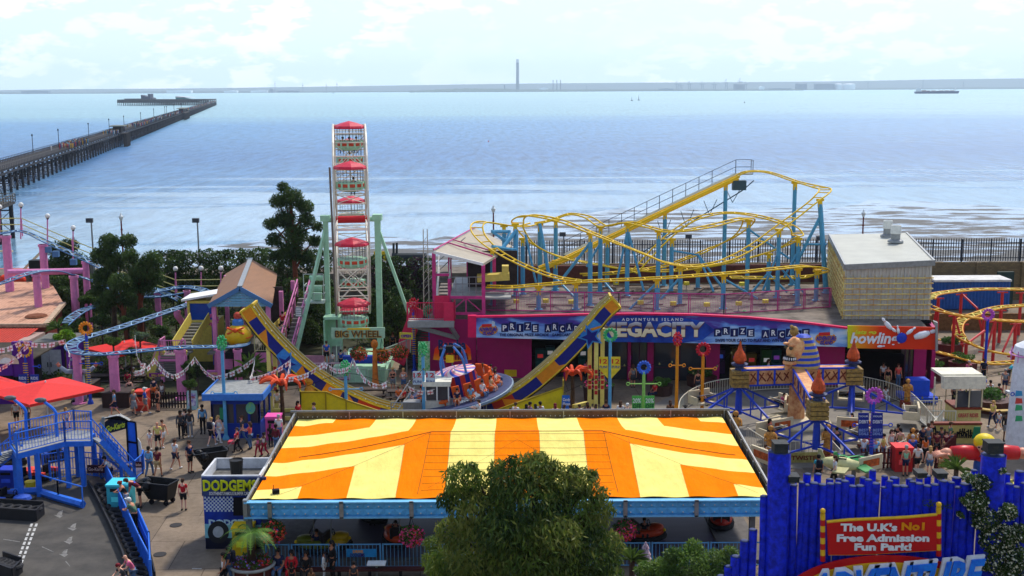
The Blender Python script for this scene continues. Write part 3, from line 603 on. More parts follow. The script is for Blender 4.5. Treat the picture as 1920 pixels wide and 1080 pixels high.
def tiles(word,u0,u1,v0,v1,parent):
 n=len(word);w=(u1-u0)/n;g=random.Random(4)
 for i,ch in enumerate(word):
  if ch==' ':continue
  c=u0+w*(i+.5);dv=-1.5 if i%2 else 1.5;vm=dv+(v0+v1)/2+(c-u0)*.012;hh=(v1-v0)/2
  b=MB();panel(b,[(c-w*.47,vm+hh),(c+w*.45,vm+hh-.5),(c+w*.47,vm-hh),(c-w*.45,vm-hh+.5)],AL,AR,.04,.13);tl=b.build('letter_tile',navy,parent)
  kw=.09 if ch=='I' else .26;ptext(ch,c-w*kw,c+w*kw,vm-hh*.62,vm+hh*.62,AL,AR,wht,parent,fat=.02,gap=.19)
tiles('PRIZE',940,1011,604,620,fs);tiles('ARCADE',1021,1101,605,621,fs)
tiles('PRIZE',1338,1415,613,628.5,fs);tiles('ARCADE',1427,1518,616,632,fs)
ptext('THE ORIGINAL PRIZE ARCADE · GAMECARDS AVAILABLE',937,1110,624.5,629.5,AL,AR,navy,fs,fat=.025,gap=.13)
ptext('SWIPE YOUR CARD TO PLAY AND WIN GREAT PRIZES',1341,1505,634.5,640,AL,AR,navy,fs,fat=.025,gap=.13)
ptext('A D V E N T U R E   I S L A N D',1166,1281,595.5,600.5,AL,AR,wht,fs,fat=.02,gap=.17)
ptext('MEGACITY',1127,1321,605,630,AL,AR,mat('letter_shadow',(96,50,40),.4),fs,fat=.05,gap=.165)
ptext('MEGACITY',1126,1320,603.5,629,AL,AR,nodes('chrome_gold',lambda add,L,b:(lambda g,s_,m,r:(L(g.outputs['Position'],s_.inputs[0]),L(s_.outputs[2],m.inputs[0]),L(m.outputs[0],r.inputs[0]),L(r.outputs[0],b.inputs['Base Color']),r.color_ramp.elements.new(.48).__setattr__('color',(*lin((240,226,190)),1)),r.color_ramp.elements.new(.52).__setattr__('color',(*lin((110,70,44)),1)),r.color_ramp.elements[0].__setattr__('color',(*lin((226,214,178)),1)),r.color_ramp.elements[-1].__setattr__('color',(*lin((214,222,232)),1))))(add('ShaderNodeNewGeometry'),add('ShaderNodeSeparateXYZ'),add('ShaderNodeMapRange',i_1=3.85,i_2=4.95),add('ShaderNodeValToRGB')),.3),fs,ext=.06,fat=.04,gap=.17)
def park_logo(u,v,k,A,B,parent,gap=.13):
 b=MB();n=20;panel(b,[(u+34*k*math.cos(2*PI*i/n)*.62,v-2*k+16*k*math.sin(2*PI*i/n)*.8)for i in range(n)][::-1],A,B,.03,gap);b.build('logo_disc',mat('logo_orange',(240,160,50),.4),parent)
 b=MB();panel(b,[(u-14*k,v-8*k),(u+8*k,v-9*k),(u+8*k,v-15*k),(u-14*k,v-14*k)],A,B,.03,gap+.04);b.build('logo_flag',mat('logo_red',(214,40,40),.4),parent)
 b=MB();panel(b,[(u+6*k,v-9*k),(u+14*k,v-9*k),(u+15*k,v-19*k),(u+9*k,v-22*k)],A,B,.03,gap+.03);b.build('logo_tower',mat('logo_pale',(190,210,230),.4),parent)
 bl=mat('logo_blue',(24,46,170),.4)
 ptext('ADVENTURE',u-20*k,u+20*k,v-7*k,v+1*k,A,B,bl,parent,fat=.03,shear=.25,gap=gap+.08);ptext('ISLAND',u-12*k,u+13*k,v+2*k,v+9*k,A,B,bl,parent,fat=.03,shear=.25,gap=gap+.08)
park_logo(916,619,.85,AL,AR,fs);park_logo(1548,636,.95,AL,AR,fs)
# bowling sign
A2,B2=Vector((AR.x+.05,AR.y-.25,0)),Vector((AC.x,AC.y-.25,0))
bs=nodes('bowling_print',lambda add,L,b:(lambda g,s_,m,r:(L(g.outputs['Position'],s_.inputs[0]),L(s_.outputs[0],m.inputs[0]),L(m.outputs[0],r.inputs[0]),L(r.outputs[0],b.inputs['Base Color']),r.color_ramp.elements.new(.12).__setattr__('color',(*lin((240,150,30)),1)),r.color_ramp.elements.new(.34).__setattr__('color',(*lin((226,60,24)),1)),r.color_ramp.elements[0].__setattr__('color',(*lin((206,210,40)),1)),r.color_ramp.elements[-1].__setattr__('color',(*lin((220,52,20)),1))))(add('ShaderNodeNewGeometry'),add('ShaderNodeSeparateXYZ'),add('ShaderNodeMapRange',i_1=AR.x,i_2=AC.x),add('ShaderNodeValToRGB')),.4)
bw=thing('bowling_sign','orange bowling fascia sign with tumbling white skittles','sign',(AR.x,AR.y,3.3));b=MB();panel(b,[(1589,652),(1753,655),(1753,613),(1589,610)],A2,B2,.12);b.build('panel',bs,bw)
b=MB();panel(b,[(1753,656),(1757,655),(1757,603),(1749,600),(1753,612)],A2,B2,.5);b.build('end_trim',grey,bw)
ptext('lets go',1603,1643,618.5,625.5,A2,B2,mat('lime_print',(226,226,50),.4),bw,fat=.04,shear=.2,gap=.13)
ptext('bowling!',1594,1691,623,642.5,A2,B2,wht,bw,fat=.03,shear=.2,gap=.15)
b=MB();q=onp(1688,632,A2,B2)+Vector((0,-.3,0));b.ball(q,.36,16,10,sy=.35);b.build('ball',mat('bowl_blue',(30,60,190),.25),bw,True)
def skittle(u,v,a,k):
 q=onp(u,v,A2,B2)+Vector((0,-.22,0));b=MB();d=Vector((math.sin(a),0,math.cos(a)));pr=[(.02,-.5),(.1,-.48),(.17,-.2),(.15,.05),(.07,.25),(.1,.4),(.06,.5),(.01,.52)]
 pts=[q+d*z*k for r,z in pr];b.path(pts,[r*k for r,z in pr],10);o=b.build('skittle',wht,bw,True);b=MB();b.path([q+d*.2*k,q+d*.24*k],.085*k,10);b.build('neck_band',C(200,30,40),o)
for s_ in((1661,606,-.7,1.0),(1672,616,-.9,.6),(1682,617,-.2,.6),(1706,619,.9,.75),(1732,625,1.25,1.5),(1650,648,1.5,.5)):skittle(*s_)
# canopy ledge above the arcade front
b=MB();Pq=[AL,AR,AC];
for p,q in((AL,AR),(AR,AC)):b.beam((p.x,p.y+.75,4.42),(q.x,q.y+.75,4.42),1.3,.08)
b.build('canopy_ledge',mat('canopy_felt',(172,172,166),.8,var=.2,dirt=.5),arc)
# rooftop railing
R1=[Vector((S(u,v,4.6).x,S(u,v,4.6).y,4.62))for u,v in((906,583),(1160,587),(1357,590),(1555,577))]
rr=thing('roof_railing','long magenta mesh railing along the arcade roof edge','railing',R1[0]);b=MB()
for a,c in zip(R1,R1[1:]):
 for z in(.05,1.5):b.tube(a+Vector((0,0,z)),c+Vector((0,0,z)),.045,n=5)
 k=max(1,round((c-a).length/2.4))
 for i in range(k+1):q=a.lerp(c,i/k);b.beam(q,q+Vector((0,0,1.5)),.07);q+=(c-a).normalized()*.12;b.beam(q,q+Vector((0,0,1.5)),.04)
b.build('frame',pinkp,rr);b=MB()
for a,c in zip(R1,R1[1:]):
 k=int((c-a).length/.12)
 for i in range(k):q=a.lerp(c,i/k);b.beam(q,q+Vector((0,0,1.5)),.012)
 for j in range(1,12):b.beam(a+Vector((0,0,j*.125)),c+Vector((0,0,j*.125)),.01)
b.build('mesh_infill',C(190,90,150),rr)
b=MB();b.lim((-1,100.5,4.6),(27.5,100.8,6.1));tag(b.build('roof_parapet',mat('dark_red_brick',(104,60,52),.85,var=.25,scale=2)),'low dark red parapet wall behind the rooftop coaster','wall')
yl=mat('yellow_paint',(238,196,26),.5,var=.1,dirt=.3);bl=mat('sky_blue_paint',(84,160,196),.5,var=.12,dirt=.3)
for i,(u,v,w)in enumerate(((968,571,'first from the left'),(1023,570,'second from the left'),(1071,572,'third from the left'),(1201,573,'fifth from the left'),(1262,575,'sixth from the left'),(1325,577,'seventh from the left'),(1385,575,'eighth from the left'),(1435,571,'near the right end of the railing'),(1287,537,'farther back, behind the middle posts'),(1391,538,'farther back, behind the right posts'),(1155,536,'farther back, behind the left posts'))):
 q=S(u,v,4.9);t=thing('roof_floodlight','small yellow floodlight on the arcade roof, %s'%w,'floodlight',q,'yellow floodlights on the roof');b=MB();b.tube((q.x,q.y,4.6),(q.x,q.y,5.0),.03);b.build('stalk',galv,t);b=MB();b.box((q.x,q.y,5.15),(.42,.3,.28),.1);b.box((q.x,q.y-.18,5.15),(.34,.06,.2),.1);b.build('lamp_housing',C(226,206,60),t)
g_=random.Random(8)
b=MB()
for i in range(60):
 x,y=g_.uniform(0,24),g_.uniform(88.5,99);a=g_.choice([0,.3,-.4,1.2,0,0]);L_=g_.uniform(1,4);b.beam((x,y,4.7),(x+L_*math.cos(a),y+L_*math.sin(a),4.7),.09)
tag(b.build('roof_pipes',mat('rusty_pipe',(120,100,88),.8,var=.3)),'tangle of low rusty pipes and cables lying on the arcade roof','pipes')
# ---- coaster
co=thing('roller_coaster','yellow tracked roller coaster on sky blue posts above the arcade','roller coaster',(14,94,4.6))
def track(name,pts,gauge,r,m,parent,tie=.8,bank=0,spine=0,zig=False,n=10,tm=None):
 P=smooth_pts([V(u,v,Y)for u,v,Y in pts],n);N=len(P);Lp,Rp=[],[]
 for i in range(N):
  t=(P[min(i+1,N-1)]-P[max(i-1,0)]).normalized();s_=t.cross(Vector((0,0,1)))
  s_=s_.normalized()if s_.length>.05 else Vector((1,0,0))
  c0,c1=P[max(i-2,0)],P[min(i+2,N-1)];k=(P[i]*2-c0-c1);k.z=0;tilt=0
  if k.length>1e-4 and bank:tilt=max(-.7,min(.7,k.dot(s_)*bank))
  up=s_.cross(t).normalized();s2=s_*math.cos(tilt)+up*math.sin(tilt)*1.0
  Lp.append(P[i]-s2*gauge/2);Rp.append(P[i]+s2*gauge/2)
 b=MB();b.path(Lp,r,6);b.path(Rp,r,6)
 if spine:
  Sp=[(l+q)/2-Vector((0,0,spine))for l,q in zip(Lp,Rp)];b.path(Sp,r*1.5,6)
 o=b.build(name,m,parent,True);b=MB();acc=0;flip=0
 for i in range(1,N):
  acc+=(P[i]-P[i-1]).length
  if acc>tie:
   acc=0;flip ^= 1
   if zig:j=min(N-1,i+max(1,n//3));b.beam(Lp[i]if flip else Rp[i],Rp[j]if flip else Lp[j],r*1.1)
   b.beam(Lp[i],Rp[i],r*1.2)
   if spine:b.beam(Lp[i],(Lp[i]+Rp[i])/2-Vector((0,0,spine)),r);b.beam(Rp[i],(Lp[i]+Rp[i])/2-Vector((0,0,spine)),r)
 b.build('cross_ties',tm or m,o);return P
TB=dict(
 drop=[(1380,331,100),(1400,322,100),(1440,323,100),(1492,340,99),(1530,350,98),(1547,355,96.5),(1537,368,95),(1497,400,94),(1460,427,93),(1422,455,92),(1385,477,91),(1347,492,90.3),(1297,499,90),(1247,492,89.7),(1210,477,89.5),(1160,457,89.5),(1105,435,90),(1060,417,90.8),(1020,407,92),(988,404,93.5),(971,413,94.5),(977,432,95),(1000,458,95.5),(1045,480,96),(1100,492,96.5),(1160,503,97)],
 back_helix=[(1160,503,97),(1240,508,97.5),(1320,500,97.5),(1400,485,96.5),(1465,464,95),(1494,445,94),(1486,426,94.5),(1452,413,95.5),(1410,403,96.5),(1370,399,97),(1335,402,97),(1300,412,96.5),(1268,432,96),(1240,456,95.5),(1215,482,95),(1188,512,94.5)],
 front_helix=[(1002,419,97.5),(1030,414,97.5),(1060,403,97.5),(1080,402,97.5),(1104,408,97),(1130,424,96),(1152,421,95),(1178,417,94),(1210,424,93),(1240,432,92.5),(1265,434,92),(1300,430,92),(1340,422,93),(1380,412,94),(1403,410,95.5),(1398,425,96.5),(1375,445,97.3),(1335,465,98),(1290,483,98),(1240,500,98),(1150,512,97.5),(1090,515,97)],
 return_loop=[(1002,419,97.5),(980,424,96.5),(955,423,95.5),(930,419,94.5),(905,416,93.5),(894,424,92.5),(899,441,91.5),(920,462,90.5),(955,484,89.8),(1000,505,89.3),(1045,520,88.8),(1090,527,88.5)],
 front_run=[(912,537,88.3),(960,538,88.2),(1010,534,88.2),(1090,528,88.2),(1240,521,88.2),(1380,511,88.4),(1470,502,89),(1512,499,90),(1538,503,91.5),(1540,511,93),(1510,519,94),(1440,521,94.5),(1370,520,94.5)])
for nm,pts in TB.items():track(nm,pts,.95,.065,yl,co,.85,.55)
# lift hill with chain trough, walkway and handrail
lift=[V(1010,503,96),V(1060,484,97),V(1120,455,98),V(1240,398,99),V(1340,351,99.7),V(1385,330,100)]
b=MB()
for a,c in zip(lift,lift[1:]):
 for o in(-.42,.42):b.beam(a+Vector((0,o,0)),c+Vector((0,o,0)),.13,.2)
 b.beam(a+Vector((0,0,-.25)),c+Vector((0,0,-.25)),.3,.1);b.beam(a+Vector((0,0,-.02)),c+Vector((0,0,-.02)),.12,.1)
b.build('lift_hill',yl,co)
b=MB();
for a,c in zip(lift[1:],lift[2:]):b.beam(a+Vector((0,1.0,.1)),c+Vector((0,1.0,.1)),.8,.08)
e=lift[-1];b.beam(e+Vector((0,1.0,.1)),e+Vector((1.3,1.0,.1)),.8,.08);b.build('walkway',mat('walkway_steel',(140,140,120),.6,dirt=.4),co)
b=MB();W0=[p+Vector((0,1.4,.12))for p in lift[1:]]+[e+Vector((1.3,1.4,.12))]
for z in(.55,1.15):
 b.path([p+Vector((0,0,z))for p in W0],.025,5)
for a,c in zip(W0,W0[1:]):
 k=max(1,int((c-a).length/1.15))
 for i in range(k+1):q=a.lerp(c,i/k);b.beam(q,q+Vector((0,0,1.15)),.05)
b.beam(e+Vector((1.3,.6,.12)),e+Vector((1.3,.6,1.27)),.05);b.tube(e+Vector((1.3,.6,1.27)),e+Vector((1.3,1.4,1.27)),.025)
b.build('handrail',mat('dark_steel',(70,74,80),.5),co)
b=MB();t0=V(1190,440,99);t1=V(1400,332,100)+Vector((.3,0,-.6));b.tube(t0+Vector((0,0,-1.9)),t1+Vector((-.6,0,-.5)),.05);b.tube(t1+Vector((-.6,0,-.5)),t1+Vector((.3,0,.3)),.05)
for f in(.25,.45,.65,.85):q=t0.lerp(t1,f);b.beam(q+Vector((0,0,-1.75+f)),q+Vector((-.5,0,.1)),.05);b.beam(q+Vector((0,0,-1.75+f)),q+Vector((.6,0,.2)),.05)
b.box(V(1386,336,100)+Vector((0,0,-.5)),(1.1,.7,.8));b.build('lift_bracing',mat('dark_teal_steel',(60,84,92),.5),co)
def post(p,rad=.17,lean=None,head=True,foot=4.6,side=0):
 p=Vector(p);ft=Vector((p.x,p.y,foot))if lean is None else Vector(lean)
 b=MB();b.tube(p-Vector((0,0,.45)),ft,rad,rad*1.05,8);b.lathe(ft,[(rad*1.9,0),(rad*1.9,.06)],8);o=b.build('support_post',bl,co)
 b=MB();b.beam(p-Vector((0,0,.7)),p-Vector((0,0,.1)),.3,.3);b.beam(p+Vector((-.3,0,-.12)),p+Vector((.3,0,-.12)),.2,.18);b.build('track_saddle',yl,o)
 return o
for u,v,Y in((1012,418,97.4),(1042,411,97.5),(1107,436,90),(1126,423,96),(1177,418,94),(1235,431,92.6),(1247,395,99),(1260,446,95.7),(1276,498,90),(1309,503,97.5),(1361,341,99.8),(1404,411,95.5),(1442,474,95.8),(1461,428,93),(1491,340,99),(1497,445,94),(1139,448,98.2),(966,418,94.5),(980,445,95.2),(1010,536,88.3),(1232,522,88.2),(1357,513,88.3),(1497,502,89.6),(1532,505,91.5),(1041,487,96.5),(945,421,94.8),(923,465,90.5),(1080,529,88.3)):post(V(u,v,Y))
o=post(V(1538,372,95),.2,(V(1556,372,95).x,95,4.6))
b=MB()
def br(u0,v0,Y0,u1,v1,Y1,r=.09):b.tube(V(u0,v0,Y0),V(u1,v1,Y1),r,n=6)
br(1541,400,95,1490,500,95,.13);br(1530,422,95,1545,420,95);br(1505,458,95,1550,458,95);br(1177,430,94,1156,530,94,.1);br(1177,430,94,1207,545,93,.1);br(1107,455,90,1045,535,91,.12);br(1126,455,96,1100,500,96)
br(1260,470,96,1309,478,97);br(1309,478,97,1338,547,95,.1);br(1309,478,97,1355,540,96,.1);br(1404,430,95.5,1480,485,95);br(1461,470,93,1430,545,93);br(1442,510,95,1410,548,94,.1);br(1442,515,95,1476,548,94,.1);br(1461,500,93,1510,552,93);br(1276,520,90,1240,560,90,.1);br(1361,525,88.4,1420,560,90,.09);br(1232,530,88.3,1180,580,88.3);br(1497,470,94,1470,520,94);br(1012,420,97,1030,520,95,.15);br(985,440,94,1005,530,93,.1);br(1040,520,92,1080,560,90);br(1126,520,96,1150,548,94,.08)
# big frame by the station
br(945,472,92,945,548,91,.17);br(968,432,93,968,548,91,.17);br(945,470,92,968,470,92,.2);br(968,432,93,940,468,91.5,.15);br(922,434,93,956,434,94,.14);br(922,434,93,948,452,93,.12);br(956,434,94,948,452,93,.1);br(945,505,91.6,968,505,91.6,.1);br(968,508,91.5,945,545,91,.09);br(923,462,90.6,960,468,92,.14)
b.build('bracing',bl,co)
# ---- station
stn=thing('coaster_station','open pink framed coaster station with ribbed cream roof','station',(V(855,541,87).x,88,4.6))
ribm=nodes('ribbed_cream_roof',lambda add,L,b:(lambda g,w,r,n,m:(setattr(w,'wave_type','BANDS'),setattr(w,'bands_direction','Y'),L(g.outputs['Position'],w.inputs[0]),L(w.outputs[0],r.inputs[0]),L(g.outputs['Position'],n.inputs['Vector']),L(r.outputs[0],m.inputs[6]),L(n.outputs[0],m.inputs[7]),L(m.outputs[2],b.inputs['Base Color']),setattr(r.color_ramp.elements[0],'color',(*lin((150,140,122)),1)),setattr(r.color_ramp.elements[1],'color',(*lin((206,196,176)),1))))(add('ShaderNodeNewGeometry'),add('ShaderNodeTexWave',i_Scale=1.1),add('ShaderNodeValToRGB'),add('ShaderNodeTexNoise',i_Scale=1.5),add('ShaderNodeMix',data_type='RGBA',blend_type='MULTIPLY',i_0=.35)),.6)
FLc,FRc,BRc,BLc=V(813,471,86.2),V(906,494,85.8),V(960,461,97),V(891,428,98.5)
b=MB();dz=Vector((0,0,.18));b.add([FLc,FRc,BRc,BLc,FLc-dz,FRc-dz,BRc-dz,BLc-dz],[(0,1,2,3),(7,6,5,4),(0,4,5,1),(1,5,6,2),(2,6,7,3),(3,7,4,0)]);rf=b.build('roof',ribm,stn)
b=MB();e_=Vector((0,0,.1));b.tube(FLc+e_,BLc+e_,.06);b.tube(FLc.lerp(BLc,.3)+e_,FRc.lerp(BRc,.3)+e_,.06);b.tube(FLc.lerp(BLc,.42)+e_,FRc.lerp(BRc,.5)+e_,.05);b.build('roof_strip',pinkp,rf);b=MB();b.beam(FLc-dz*.4,FRc-dz*.4,.1,.2);b.build('gutter',white,rf)
b=MB();zf=5.9
for p in(FLc,FRc,FLc.lerp(BLc,.35),FRc.lerp(BRc,.35),FLc.lerp(BLc,.8),FRc.lerp(BRc,.8)):b.beam((p.x,p.y+.1,4.6),(p.x,p.y+.1,p.z-.15),.26)
for u in(842,):p=V(u,520,86.3);b.beam((p.x,p.y,4.6),(p.x,p.y,7.3),.2)
p,q=V(828,515,86.3),V(842,515,86.3);b.beam(p,q,.18);b.beam(V(815,515,86.3),p,.18)
for z in(4.75,5.95):b.beam((V(842,540,86.2).x,86.2,z),(V(905,540,86).x,86.0,z),.16,.2)
a,c=V(842,545,86.1),V(905,545,86.1);m_=(a+c)/2;b.beam((m_.x,m_.y,5.9),(a.x,a.y,4.8),.08);b.beam((m_.x,m_.y,5.9),(c.x,c.y,4.8),.08);b.beam((m_.x,m_.y,4.7),(m_.x,m_.y,5.9),.1)
b.build('frame',pinkp,stn)
b=MB();b.lim((a.x,86.3,5.75),(FRc.x+2,96,5.9));b.build('platform',grey,stn)
b=MB();b.lim((a.x+1.2,91,5.9),(FRc.x+2.5,91.2,8.7));b.build('back_panel',mat('station_dark',(58,50,52),.8,var=.4,scale=1.2),stn)
b=MB()
for z in(6.3,6.9,7.4):b.tube((a.x,86.4,z),(c.x,86.4,z),.03)
for i in range(6):x=a.x+(c.x-a.x)*i/5;b.tube((x,86.4,5.9),(x,86.4,7.4),.03)
b.tube((a.x-2,92,6.2),(a.x+1,92,9),.04);b.tube((a.x-2,92.3,7),(a.x+1,92.3,9.6),.04);b.build('guard_rail',galv,stn)
b=MB();x0,x1=V(818,580,86.6).x,V(840,580,86.6).x
for i in range(13):y=86.8+i*.3;z=4.7+i*.2;b.lim((x0+.1,y,z),(x1,y+.3,z+.06))
b.build('stair_tread',mat('dark_tread',(84,82,82),.7),stn);b=MB()
for x in(x0,x1):b.beam((x,86.7,4.7),(x,90.8,7.4),.08,.3);b.tube((x,86.7,5.7),(x,90.8,8.4),.04)
b.build('stair_stringer',white,stn)
b=MB();q=V(925,527,88.2);b.beam(q+Vector((-1.2,.2,.2)),q+Vector((1.2,.2,.35)),1,.5);b.box(q+Vector((.9,.2,.8)),(.5,.8,.7));tag(b.build('coaster_car',mat('faded_yellow',(214,190,90),.5)),'faded yellow coaster train waiting in the pink station','coaster car')
# balcony and stairs at the left end
bal=thing('entrance_balcony','magenta railed balcony and stairs at the left arcade end','staircase',(V(800,600,85).x,85,0))
bx0,bx1=V(765,598,85.4).x,V(852,598,85.4).x
b=MB();b.lim((bx0,85.0,4.2),(bx1,86.15,4.4));b.lim((bx0,84.9,3.95),(bx1,85,4.42));b.beam((bx0+.5,85.2,4),(bx0+3.6,86.1,2.9),.15,.3);b.beam((bx1-.3,85.2,4),(bx0+3.6,86.1,2.9),.15,.3);b.build('balcony_deck',grey,bal)
b=MB();rail(b,[(bx0,85.05,4.4),(bx1,85.05,4.4),(bx1,86.1,4.4)],1.35,post=.07);b.lim((bx1-.75,85.0,4.4),(bx1,85.04,5.75));b.lim((bx0+1.9,86.0,4.4),(bx0+3.0,86.05,6.1));b.build('balcony_rail',mat('red_pink_paint',(214,40,84),.5,var=.1),bal)
sA,sB=S(765,692),Vector((V(800,600,86).x,88,4.3));b=MB();n=22
for i in range(n):q=sA.lerp(sB,i/n);b.lim((q.x-.7,q.y,q.z),(q.x+.7,q.y+.34,q.z+.1));b.lim((q.x-.7,q.y+.28,q.z),(q.x+.7,q.y+.33,q.z+.25))
b.build('stair_tread',mat('dark_tread',(84,82,82),.7),bal);b=MB()
for o in(-.75,.75):b.beam(sA+Vector((o,0,.5)),sB+Vector((o,0,.5)),.08,1.1);b.tube(sA+Vector((o,0,1.2)),sB+Vector((o,0,1.2)),.05)
b.build('stair_side',mat('red_pink_paint',(214,40,84),.5,var=.1),bal)
# ---- ride building with yellow battens
yb=thing('battened_shed','tall grey clad ride shed with rusty yellow battens and flat roof','building',(27,88,4.3))
FL,FR,BL,BR=V(1586,501,84),V(1748,493,84),V(1557,444,100),V(1698,441,100)
clad=mat('shed_cladding',(204,200,188),.6,var=.1,scale=2,dirt=.12);bat=mat('rusty_yellow_batten',(226,208,130),.7,var=.2,dark=(186,136,76),scale=2.2)
def dn(p,z=4.3):return Vector((p.x,p.y,z))
b=MB();b.add([dn(FL),dn(FR),dn(BR),dn(BL),FL,FR,BR,BL],[(0,1,5,4),(1,2,6,5),(2,3,7,6),(3,0,4,7)])
for i in range(24):
 p=dn(FL).lerp(dn(FR),(i+.5)/24);q=FL.lerp(FR,(i+.5)/24);b.beam(p+Vector((0,-.03,0)),q+Vector((0,-.03,-.1)),.06,.12)
b.build('cladding',clad,yb)
roofr=nodes('ribbed_grey_roof',lambda add,L,b:(lambda g,w,r,n,m:(setattr(w,'bands_direction','Y'),L(g.outputs['Position'],w.inputs[0]),L(w.outputs[0],r.inputs[0]),L(g.outputs['Position'],n.inputs['Vector']),L(r.outputs[0],m.inputs[6]),L(n.outputs[0],m.inputs[7]),L(m.outputs[2],b.inputs['Base Color']),setattr(r.color_ramp.elements[0],'color',(*lin((176,176,162)),1)),setattr(r.color_ramp.elements[1],'color',(*lin((206,206,194)),1))))(add('ShaderNodeNewGeometry'),add('ShaderNodeTexWave',i_Scale=.9),add('ShaderNodeValToRGB'),add('ShaderNodeTexNoise',i_Scale=.7),add('ShaderNodeMix',data_type='RGBA',blend_type='MULTIPLY',i_0=.3)),.5)
b=MB();z_=Vector((0,0,.05));cen=(FL+FR+BL+BR)/4;E_=[(p+(p-cen).normalized()*.25)+z_ for p in(FL,FR,BR,BL)];b.add(E_+[p+Vector((0,0,.12))for p in E_],[(3,2,1,0),(4,5,6,7),(0,1,5,4),(1,2,6,5),(2,3,7,6),(3,0,4,7)]);rf=b.build('roof',roofr,yb)
b=MB();
for p,q in((E_[0],E_[1]),(E_[0],E_[3]),(E_[1],E_[2])):b.beam(p+Vector((0,-.03,0)),q+Vector((0,-.03,0)),.14,.4)
b.build('roof_edge',galv,rf)
b=MB();dz=FL.z-4.3
for i in range(9):
 z=4.5+i*.385;b.beam((FL.x-.1,FL.y-.16,z),(FR.x+.1,FR.y-.16,z),.08,.085);b.beam((FL.x-.16,FL.y,z),(BL.x-.16,BL.y,z),.1,.13)
for i in range(14):
 t_=i/13;p=FL.lerp(BL,t_);b.beam((p.x-.1,p.y,4.4),(p.x-.1,p.y,p.z-.3),.08)
for i in range(13):p=FL.lerp(FR,i/12);b.beam((p.x,p.y-.1,4.4),(p.x,p.y-.1,7.8),.025)
b.build('battens',bat,yb)
b=MB();b.lim((V(1640,600,84).x,83.75,4.3),(V(1744,600,84).x,83.85,4.55));b.build('plinth_gap',dark,yb)
for u,v,Y,k,lab in((1679,452,94,1.0,'nearer white roof ventilator cowl on the battened shed'),(1664,442,98,.95,'farther white roof ventilator cowl on the battened shed')):
 p=V(u,v,Y);t=thing('roof_ventilator',lab,'ventilator',p,'ventilators on the shed roof')
 b=MB();b.lathe(p,[(.62*k,-.1),(.6*k,.05),(.42*k,.15)],14);b.build('flashing',galv,t)
 b=MB();b.lathe(p,[(.36*k,.1),(.36*k,.62)],16);b.build('neck',grey,t);b=MB();b.lathe(p,[(.40*k,.60),(.42*k,.64),(.39*k,1.25),(.35*k,1.28),(.3*k,1.2)],16);b.build('cowl',C(226,226,218),t)
# ---- back of the park, right hand side
wal=mat('brown_brick',(118,96,60),.85,var=.2,scale=2.5);b=MB();b.lim((-3,117.1,0),(90,117.58,3.8));
for i in range(14):x=28+i*4.5;b.lim((x,116.9,0),(x+.5,117.1,3.8))
tag(b.build('sea_wall',nodes('sea_wall_brick',lambda add,L,b:(lambda g,br,m:(L(g.outputs['Position'],m.inputs[0]),L(m.outputs[0],br.inputs['Vector']),L(br.outputs[0],b.inputs['Base Color'])))(add('ShaderNodeNewGeometry'),add('ShaderNodeTexBrick',i_Color1=(*lin((128,104,66)),1),i_Color2=(*lin((104,84,54)),1),i_Mortar=(*lin((84,72,54)),1),i_Scale=1.6),add('ShaderNodeMapping',i_Rotation=(PI/2,0,0))),.85)),'brown brick sea wall below the dark palisade fence','wall')
pf=thing('palisade_fence','long dark steel palisade fence on top of the sea wall','fence',(-1,117.9,2.9));b=MB()
x=-1.5
while x<62:
 z0=3.0 if x<28 else 3.8;b.beam((x,118,z0),(x,118,6.0),.085,.03);b.add([(x-.04,118,6),(x+.04,118,6),(x,118,6.14)],[(0,1,2)]);x+=.25
palm=mat('palisade_steel',(36,44,58),.5);b.build('pales',palm,pf);b=MB()
for z in(3.5,5.6):b.beam((-1.5,118.06,z if z>4 else 3.45),(28,118.06,z if z>4 else 3.45),.06,.08);b.beam((28,118.06,z if z>4 else 4.1),(62,118.06,z if z>4 else 4.1),.06,.08)
for i in range(23):x=-1.5+i*2.9;b.beam((x,118.12,2.9),(x,118.12,6.0),.12)
b.build('rails',palm,pf)
ct=thing('shipping_container','blue corrugated shipping container with dirty white roof by the sea wall','container',(V(1820,583,112).x,112,0));c0,c1=V(1750,583,111.5).x,V(1892,583,111.5).x
b=MB();n=46;P=[]
for i in range(n):P.append((c0+(c1-c0)*i/(n-1),111.5+(.07 if(i//1)%2 else 0)))
vs=[(x,y,.25)for x,y in P]+[(x,y,2.75)for x,y in P];b.add(vs,[(i,i+1,n+i+1,n+i)for i in range(n-1)]);b.lim((c0,111.6,.1),(c1,114.2,2.75));b.build('walls',mat('container_blue',(34,84,156),.55,var=.15,dirt=.3),ct)
b=MB();b.lim((c0-.05,111.4,2.76),(c1+.05,114.3,2.95));b.build('roof',mat('dirty_white',(214,212,208),.7,var=.15,dirt=.4,scale=2),ct)
b=MB();b.lim((c1+.05,114.6,0),(c1+1.6,115,3.2));tag(b.build('green_gate',mat('dark_green_gate',(44,62,56),.7)),'dark green gate panel behind the blue container','gate')
